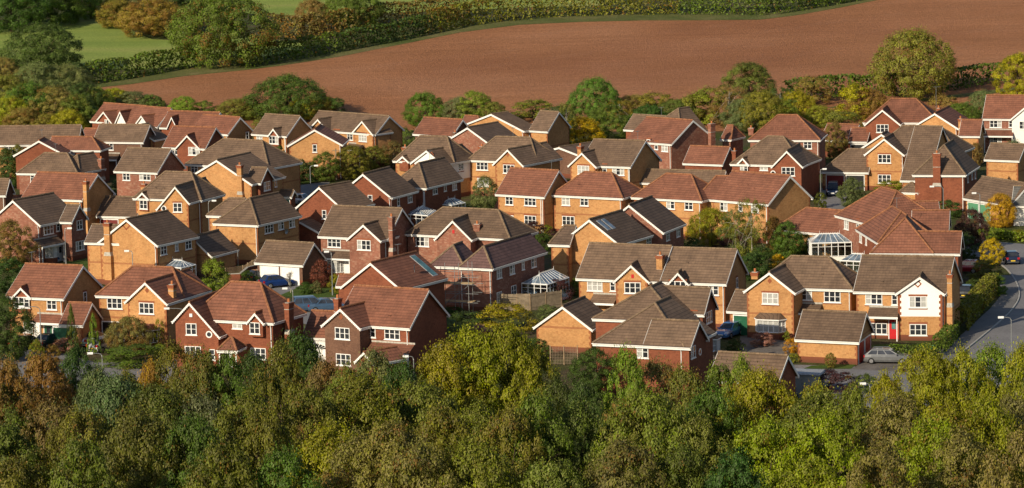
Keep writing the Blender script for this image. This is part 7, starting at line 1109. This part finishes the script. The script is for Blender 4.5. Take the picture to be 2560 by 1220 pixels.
# ---------------------------------------------------------------- cars
def car(label,paint,kind,x,y,hd):
    root=empty('parked_car' if 'driving' not in label else 'car',(x,y,.02),R(hd)); tag(root,label,'car')
    T=lambda a,b,c:(a,b,c); pm='paint_'+paint
    ln=dict(estate=4.75,saloon=4.5,hatch=4.1,mpv=4.45)[kind]; h0=ln/2; top=dict(estate=1.43,saloon=1.42,hatch=1.46,mpv=1.66)[kind]
    # lower body stations: x, top z, half width
    rear=-h0; st=[(rear,.70,.66),(rear+.1,.92 if kind!='saloon' else .90,.80),(rear+.75,.97,.86),(-.2,.95,.88),(h0-1.35,.93,.87),(h0-.45,.80,.83),(h0-.1,.66,.74),(h0,.52,.62)]
    m=MB(); rings=[]
    for sx,z,w in st: rings.append([(sx,-w*.93,.24),(sx,-w,.45),(sx,-w*.985,z*.78),(sx,-w*.86,z),(sx,0,z+.03),(sx,w*.86,z),(sx,w*.985,z*.78),(sx,w,.45),(sx,w*.93,.24)])
    for a,b in zip(rings[:-1],rings[1:]):
        for i in range(9): j=(i+1)%9; m.poly([a[i],b[i],b[j],a[j]])
    m.poly(rings[0]); m.poly(rings[-1][::-1])
    # cabin
    cf=h0-1.15; tf=h0-2.12; tr=dict(estate=rear+.75,saloon=rear+1.45,hatch=rear+.6,mpv=rear+.4)[kind]; cr_=dict(estate=rear+.14,saloon=rear+.85,hatch=rear+.16,mpv=rear+.1)[kind]
    if kind=='mpv': cf=h0-.95; tf=h0-1.75
    zb=.93; wb,wt=.80,.60
    B=[(cr_,-wb,zb),(cf,-wb,zb),(cf,wb,zb),(cr_,wb,zb)]; Tt=[(tr,-wt,top),(tf,-wt,top),(tf,wt,top),(tr,wt,top)]
    m.hexa(B,Tt); Bc=[(tr,-wt,top+.001),(tf,-wt,top+.001),(tf,wt,top+.001),(tr,wt,top+.001)]; Cc=[(tr+.12,-wt+.1,top+.045),(tf-.1,-wt+.1,top+.045),(tf-.1,wt-.1,top+.045),(tr+.12,wt-.1,top+.045)]; m.hexa(Bc,Cc)
    m.build('body',pm,root)
    def lerp(a,b,t): return tuple(a[i]+(b[i]-a[i])*t for i in range(3))
    def quad(b0,b1,t1,t0,s0,s1,lo=.1,hi=.9,off=(0,0,0)):
        p=lambda s,t:tuple(lerp(lerp(b0,b1,s),lerp(t0,t1,s),t)[i]+off[i] for i in range(3))
        return [p(s0,lo),p(s1,lo),p(s1,hi),p(s0,hi)]
    e=.012
    for nm,(b0,b1,t0,t1,off) in dict(windscreen=(B[1],B[2],Tt[1],Tt[2],(e,0,e)),rear_window=(B[3],B[0],Tt[3],Tt[0],(-e,0,e))).items():
        g=MB(); g.poly(quad(b0,b1,t1,t0,.07,.93,.1,.92,off)); g.build(nm,'window_glass',root)
    for sgn,(b0,b1,t0,t1) in((-1,(B[0],B[1],Tt[0],Tt[1])),(1,(B[3],B[2],Tt[3],Tt[2]))):
        cuts=[(.06,.34),(.37,.62),(.65,.94)] if kind!='saloon' else [(.08,.48),(.52,.93)]
        for a,b in cuts:
            g=MB(); g.poly(quad(b0,b1,t1,t0,a,b,.1,.88,(0,sgn*e,e*.5))); g.build('side_window','window_glass',root)
        mm=MB(); mm.box(T,cf-.35,cf-.2,sgn*.86-(.14 if sgn<0 else 0),sgn*.86+(.14 if sgn>0 else 0),.93,1.06); mm.build('wing_mirror',pm,root)
        hl=MB(); hl.hexa([(h0-.14,sgn*.42,.6),(h0-.02,sgn*.42,.58),(h0-.14,sgn*.70,.6),(h0-.3,sgn*.77,.62)],[(h0-.22,sgn*.42,.75),(h0-.1,sgn*.42,.71),(h0-.2,sgn*.71,.74),(h0-.36,sgn*.79,.78)]); hl.build('headlight','lamp_clear',root)
        tl=MB(); tl.box(T,rear-.01,rear+.12,min(sgn*.52,sgn*.80),max(sgn*.52,sgn*.80),.66,.90); tl.build('taillight','lamp_red',root)
        if kind=='estate':
            rl=MB(); rl.tube([(tr+.1,sgn*.55,top+.03),(tr+.2,sgn*.55,top+.1),(tf-.2,sgn*.55,top+.1),(tf-.05,sgn*.55,top+.03)],.025,5); rl.build('roof_rail','alloy',root)
    for k,(px_,mt) in enumerate(((h0+.005,'plate_white'),(rear-.02,'plate_yellow'))):
        g=MB(); g.box(T,px_-.01,px_+.01,-.26,.26,.45,.57); g.build('number_plate',mt,root)
    bp=MB(); bp.box(T,rear-.03,rear+.12,-.7,.7,.3,.42); bp.build('rear_bumper','dark_steel',root)
    gr=MB(); gr.box(T,h0-.03,h0+.012,-.4,.4,.36,.44); gr.build('grille','dark_steel',root)
    for sx in(rear+.78,h0-.85):
        for sgn in(-1,1):
            wm=MB(); n=14; y0,y1=sgn*.70,sgn*.885; rr=.315
            ring=lambda rad,yy:[(sx+rad*math.cos(2*math.pi*i/n),yy,rr+rad*math.sin(2*math.pi*i/n)) for i in range(n)]
            wm.hexa(ring(rr,y0),ring(rr,y1)); w_=wm.build('wheel','tyre',root)
            rm_=MB(); rm_.hexa(ring(.2,y1),ring(.19,y1+sgn*.012)); rm_.build('rim','alloy',w_)
for a in CARS: car(*a)
# ---------------------------------------------------------------- lamps
for label,x,y,h,arm,al,kind in LAMPS:
    root=empty('telegraph_pole' if kind=='pole' else 'street_lamp',(x,y,0)); tag(root,label,'pole' if kind=='pole' else 'street lamp')
    if kind=='pole':
        m=MB(); m.tube([(0,0,-.2),(0,0,h)],.11,7,.08); m.build('pole','fence_wood',root); m=MB(); m.box(lambda a,b,c:(a,b,c),-.5,.5,-.04,.04,h-.3,h-.2); m.build('crossarm','timber',root); continue
    m=MB(); m.tube([(0,0,-.2),(0,0,1.0)],.085,8); m.tube([(0,0,1.0),(0,0,h-.3),(arm*al*.12,0,h-.08),(arm*al*.4,0,h),(arm*al,0,h+.03)],.05,7,.035); m.build('column','galv',root)
    m=MB(); e=arm*al; bx=lambda s,z:[(e-.04*arm,-.09*s,z),(e+.52*arm,-.11*s,z),(e+.52*arm,.11*s,z),(e-.04*arm,.09*s,z)]
    m.hexa(bx(1,h-.02),bx(.75,h+.13)); m.build('lantern_head','upvc',root); m=MB(); m.hexa(bx(.8,h-.09),bx(1,h-.021)); m.build('lantern_glass','lamp_clear',root)
# ---------------------------------------------------------------- conservatories
for label,a,u,v,W_,D,rise,ze in CONS:
    root=empty('conservatory',(a[0],a[1],0)); tag(root,label,'conservatory')
    T=lambda p,q,z:(u[0]*p+v[0]*q,u[1]*p+v[1]*q,z)
    m=MB(); m.box(T,.05,W_-.05,.05,D-.05,0,.55); m.build('base_wall','white_brick',root)
    g=MB(); g.hexa([T(.08,.08,.56),T(W_-.08,.08,.56),T(W_-.08,D-.08,.56),T(.08,D-.08,.56)],[T(.08,.08,ze),T(W_-.08,.08,ze),T(W_-.08,D-.08,ze),T(.08,D-.08,ze)]); g.build('wall_glass','clear_glass',root)
    m=MB(); cs=[(0,0),(W_,0),(W_,D),(0,D)]
    for (x0,y0),(x1,y1) in zip(cs,cs[1:]+cs[:1]):
        n=max(2,round(math.hypot(x1-x0,y1-y0)/.85))
        for i in range(n):
            t=i/n; p=(x0+(x1-x0)*t,y0+(y1-y0)*t); m.tube([T(*p,.5),T(*p,ze)],.05,4)
        for z,rr in((.58,.05),(ze-.45,.03),(ze,.085)): m.tube([T(x0,y0,z),T(x1,y1,z)],rr,4)
    m.build('wall_frame','upvc',root)
    rr=min(D,W_)/2; r0,r1=((rr*.6,D/2),(W_-rr*.6,D/2)) if W_>=D else ((W_/2,rr*.8),(W_/2,D-rr*.4)); zr=ze+rise*.6
    if W_>=D: faces=[[(0,0),(W_,0),r1,r0],[(W_,0),(W_,D),r1],[(W_,D),(0,D),r0,r1],[(0,D),(0,0),r0]]
    else: faces=[[(0,0),(W_,0),r0],[(W_,0),(W_,D),r1,r0],[(W_,D),(0,D),r1],[(0,D),(0,0),r0,r1]]
    g=MB(); m=MB()
    for f in faces:
        P=[Vector(T(p[0],p[1],ze+.02 if i<2 else zr)) for i,p in enumerate(f)]; g.poly(P)
        n=max(2,round((P[1]-P[0]).length/.85)); A,B=P[0],P[1]; t0,t1=P[-1],P[2]
        for i in range(n+1):
            t=i/n; m.tube([A.lerp(B,t),t0.lerp(t1,t)],.032,4)
    g.build('roof_glass','roof_glass',root); m.build('rafters','upvc',root)
    m=MB(); A,B=Vector(T(*r0,zr)),Vector(T(*r1,zr)); m.tube([A,B],.07,5); n=max(4,int((B-A).length/.2))
    for i in range(n+1): q=A.lerp(B,i/n); m.tube([q,q+Vector((0,0,.2 if i not in(0,n) else .42))],.035,4,.012)
    m.build('ridge_cresting','upvc',root)
# ---------------------------------------------------------------- fences and walls
for label,name,P,h,mt,kind in FENCE:
    O=P[0]; root=empty(name,(O[0],O[1],0)); tag(root,label,'wall' if kind=='wall' else 'fence')
    for a,b in zip(P[:-1],P[1:]):
        d=Vector((b[0]-a[0],b[1]-a[1])); L_=d.length; d.normalize(); n=Vector((-d.y,d.x)); T=lambda s,q,z:(a[0]-O[0]+d.x*s+n.x*q,a[1]-O[1]+d.y*s+n.y*q,z)
        if kind=='wall':
            m=MB(); m.box(T,0,L_,-.11,.11,-.2,h); m.build('wall',mt,root); m=MB(); m.box(T,-.02,L_+.02,-.15,.15,h,h+.07); m.build('coping','cement',root); continue
        k=max(1,round(L_/1.83)); st=L_/k
        for i in range(k):
            m=MB(); s0=i*st+.05; s1=(i+1)*st-.05; hj=h+random.uniform(-.05,.04)
            if kind=='boards':
                nb=int((s1-s0)/.15)
                for j in range(nb):
                    q=s0+(s1-s0)*j/nb; m.box(T,q,q+(s1-s0)/nb-.012,-.012,.012+.008*(j%2),.05,hj+random.uniform(-.015,.015))
                m.box(T,s0,s1,-.05,-.013,.4,.48); m.box(T,s0,s1,-.05,-.013,hj-.3,hj-.22)
            else:
                for j in range(int((s1-s0)/.16)+1): q=s0+j*.16; m.box(T,q,q+.025,-.012,.012,.05,hj)
                for j in range(int(hj/.16)): z=.1+j*.16; m.box(T,s0,s1,.013,.03,z,z+.025)
            m.build('fence_panel',mt,root)
        for i in range(k+1):
            m=MB(); m.box(T,i*st-.045,i*st+.045,-.05,.05,-.2,h+.08); m.build('post','timber',root)
# ---------------------------------------------------------------- odd things
x,y=SPOT['scaffold']; root=empty('scaffolding',(x,y,0),R(-20)); tag(root,'tube scaffolding with plank platforms between the skylight roof and the hipped roof','scaffolding')
I=lambda a,b,c:(a,b,c)
for i in range(4):
    for j in range(2):
        m=MB(); m.tube([(-2.7+i*1.6,j*1.25,0),(-2.7+i*1.6,j*1.25,6.0+random.uniform(-.4,.6))],.035,6); m.build('standard','galv',root)
for z in(1.9,2.9,3.9,4.7,5.3):
    for j in range(2):
        m=MB(); m.tube([(-3.1,j*1.25,z),(2.6+random.uniform(0,.8),j*1.25,z)],.03,5); m.build('ledger','galv',root)
for i in range(4):
    m=MB(); m.tube([(-2.7+i*1.6,-.3,3.85),(-2.7+i*1.6,1.5,3.85)],.03,5); m.build('transom','galv',root)
for z in(1.95,3.95):
    for k in range(4):
        m=MB(); m.box(I,-2.9,2.5,.05+k*.29,.32+k*.29,z,z+.05); m.build('platform_board','plank',root)
m=MB(); m.box(I,-2.9,.0,-.06,-.03,3.95,4.25); m.build('toe_board','plank',root)
m=MB(); m.tube([(-2.7,-.04,.2),(2.1,-.04,3.8)],.03,5); m.build('brace','galv',root)
x,y=SPOT['wash']; root=empty('washing_line',(x,y,0),R(-18)); tag(root,'washing line with two posts beside the low dark-roofed garage','washing line')
for s_ in(-2,2): m=MB(); m.tube([(s_,0,0),(s_,0,2.5)],.04,6); m.build('post','galv',root)
m=MB(); m.tube([(-2,0,2.4),(0,0,2.25),(2,0,2.4)],.012,4); m.build('line','dark_steel',root)
for k,(s0,s1,lb) in enumerate(((-1.15,-.05,'white sheet hanging on the washing line, left of the pair'),(.05,1.25,'white sheet hanging on the washing line, right of the pair'))):
    m=MB(); n=12; ca,sa=math.cos(R(-18)),math.sin(R(-18)); row=[]
    for i in range(n+1):
        t=s0+(s1-s0)*i/n; d=.09*math.sin(i*1.7+k); row.append([(ca*t-sa*(-.02+d*f),sa*t+ca*(-.02+d*f),2.28-1.5*f-.04*math.sin(i*.9)*f) for f in(0,.35,.7,1)])
    for p,q in zip(row[:-1],row[1:]):
        for j in range(3): m.poly([p[j],q[j],q[j+1],p[j+1]])
    o=m.build('white_sheet','cloth_white',None,True); o.location=(x,y,0); tag(o,lb,'laundry','washing on the line')
x,y=SPOT['bin']; root=empty('wheelie_bin',(x,y,0),R(-15)); tag(root,'green wheelie bin standing between the clipped hedges','bin')
m=MB(); m.hexa([(-.24,-.26,.05),(.24,-.26,.05),(.24,.26,.05),(-.24,.26,.05)],[(-.30,-.34,1.0),(.30,-.34,1.0),(.30,.34,1.0),(-.30,.34,1.0)]); m.build('body','bin_green',root)
m=MB(); m.hexa([(-.32,-.37,1.003),(.32,-.37,1.003),(.32,.38,1.003),(-.32,.38,1.003)],[(-.28,-.3,1.1),(.28,-.3,1.1),(.28,.36,1.1),(-.28,.36,1.1)]); m.build('lid','bin_green',root)
for s_ in(-.24,.24): m=MB(); m.tube([(s_-.04,.3,.1),(s_+.04,.3,.1)],.1,10); m.build('wheel','tyre',root)
x,y=SPOT['kiosk']; root=empty('metal_kiosk',(x,y,0),R(-20)); tag(root,'grey metal utility kiosk with a flat overhanging roof, beside the purple shrub','kiosk')
m=MB(); m.box(I,-1.6,1.6,-.2,1.8,-.1,2.0); m.build('cabinet','kiosk_grey',root); m=MB(); m.hexa([(-1.8,-.4,2.002),(1.8,-.4,2.002),(1.8,2,2.002),(-1.8,2,2.002)],[(-1.7,-.3,2.14),(1.7,-.3,2.14),(1.7,1.9,2.2),(-1.7,1.9,2.2)]); m.build('roof','leadtin',root)
for s_ in(-.75,.75): m=MB(); m.box(I,s_-.7,s_+.7,-.235,-.202,.1,1.85); m.build('door','kiosk_grey',root)
x,y=SPOT['tent']; root=empty('covered_trailer',(x,y,0),R(-25)); tag(root,'trailer under a blue tarpaulin in front of the mottled house, left','trailer')
m=MB(); m.hexa([(-1.7,-.8,.35),(1.7,-.8,.35),(1.7,.8,.35),(-1.7,.8,.35)],[(-1.5,-.55,1.35),(1.3,-.5,1.0),(1.3,.5,1.0),(-1.5,.55,1.35)]); m.build('tarpaulin','tarp_blue',root)
for s_ in(-.8,.8): m=MB(); m.tube([(0,s_-.08,.3),(0,s_+.08,.3)],.3,12); m.build('wheel','tyre',root)
x,y=SPOT['aerial']; root=empty('roof_aerial',(x,y,0)); tag(root,'tall thin roof aerial above the orange-chimneyed gabled house, top right','aerial')
m=MB(); m.tube([(0,0,6.2),(0,0,10.8)],.03,5); m.build('mast','galv',root); m=MB(); m.tube([(-.5,0,10.8),(.5,0,10.8)],.02,4)
for i in range(6): m.tube([(-.45+i*.18,-.2,10.8),(-.45+i*.18,.2,10.8)],.012,3)
m.build('antenna','galv',root)
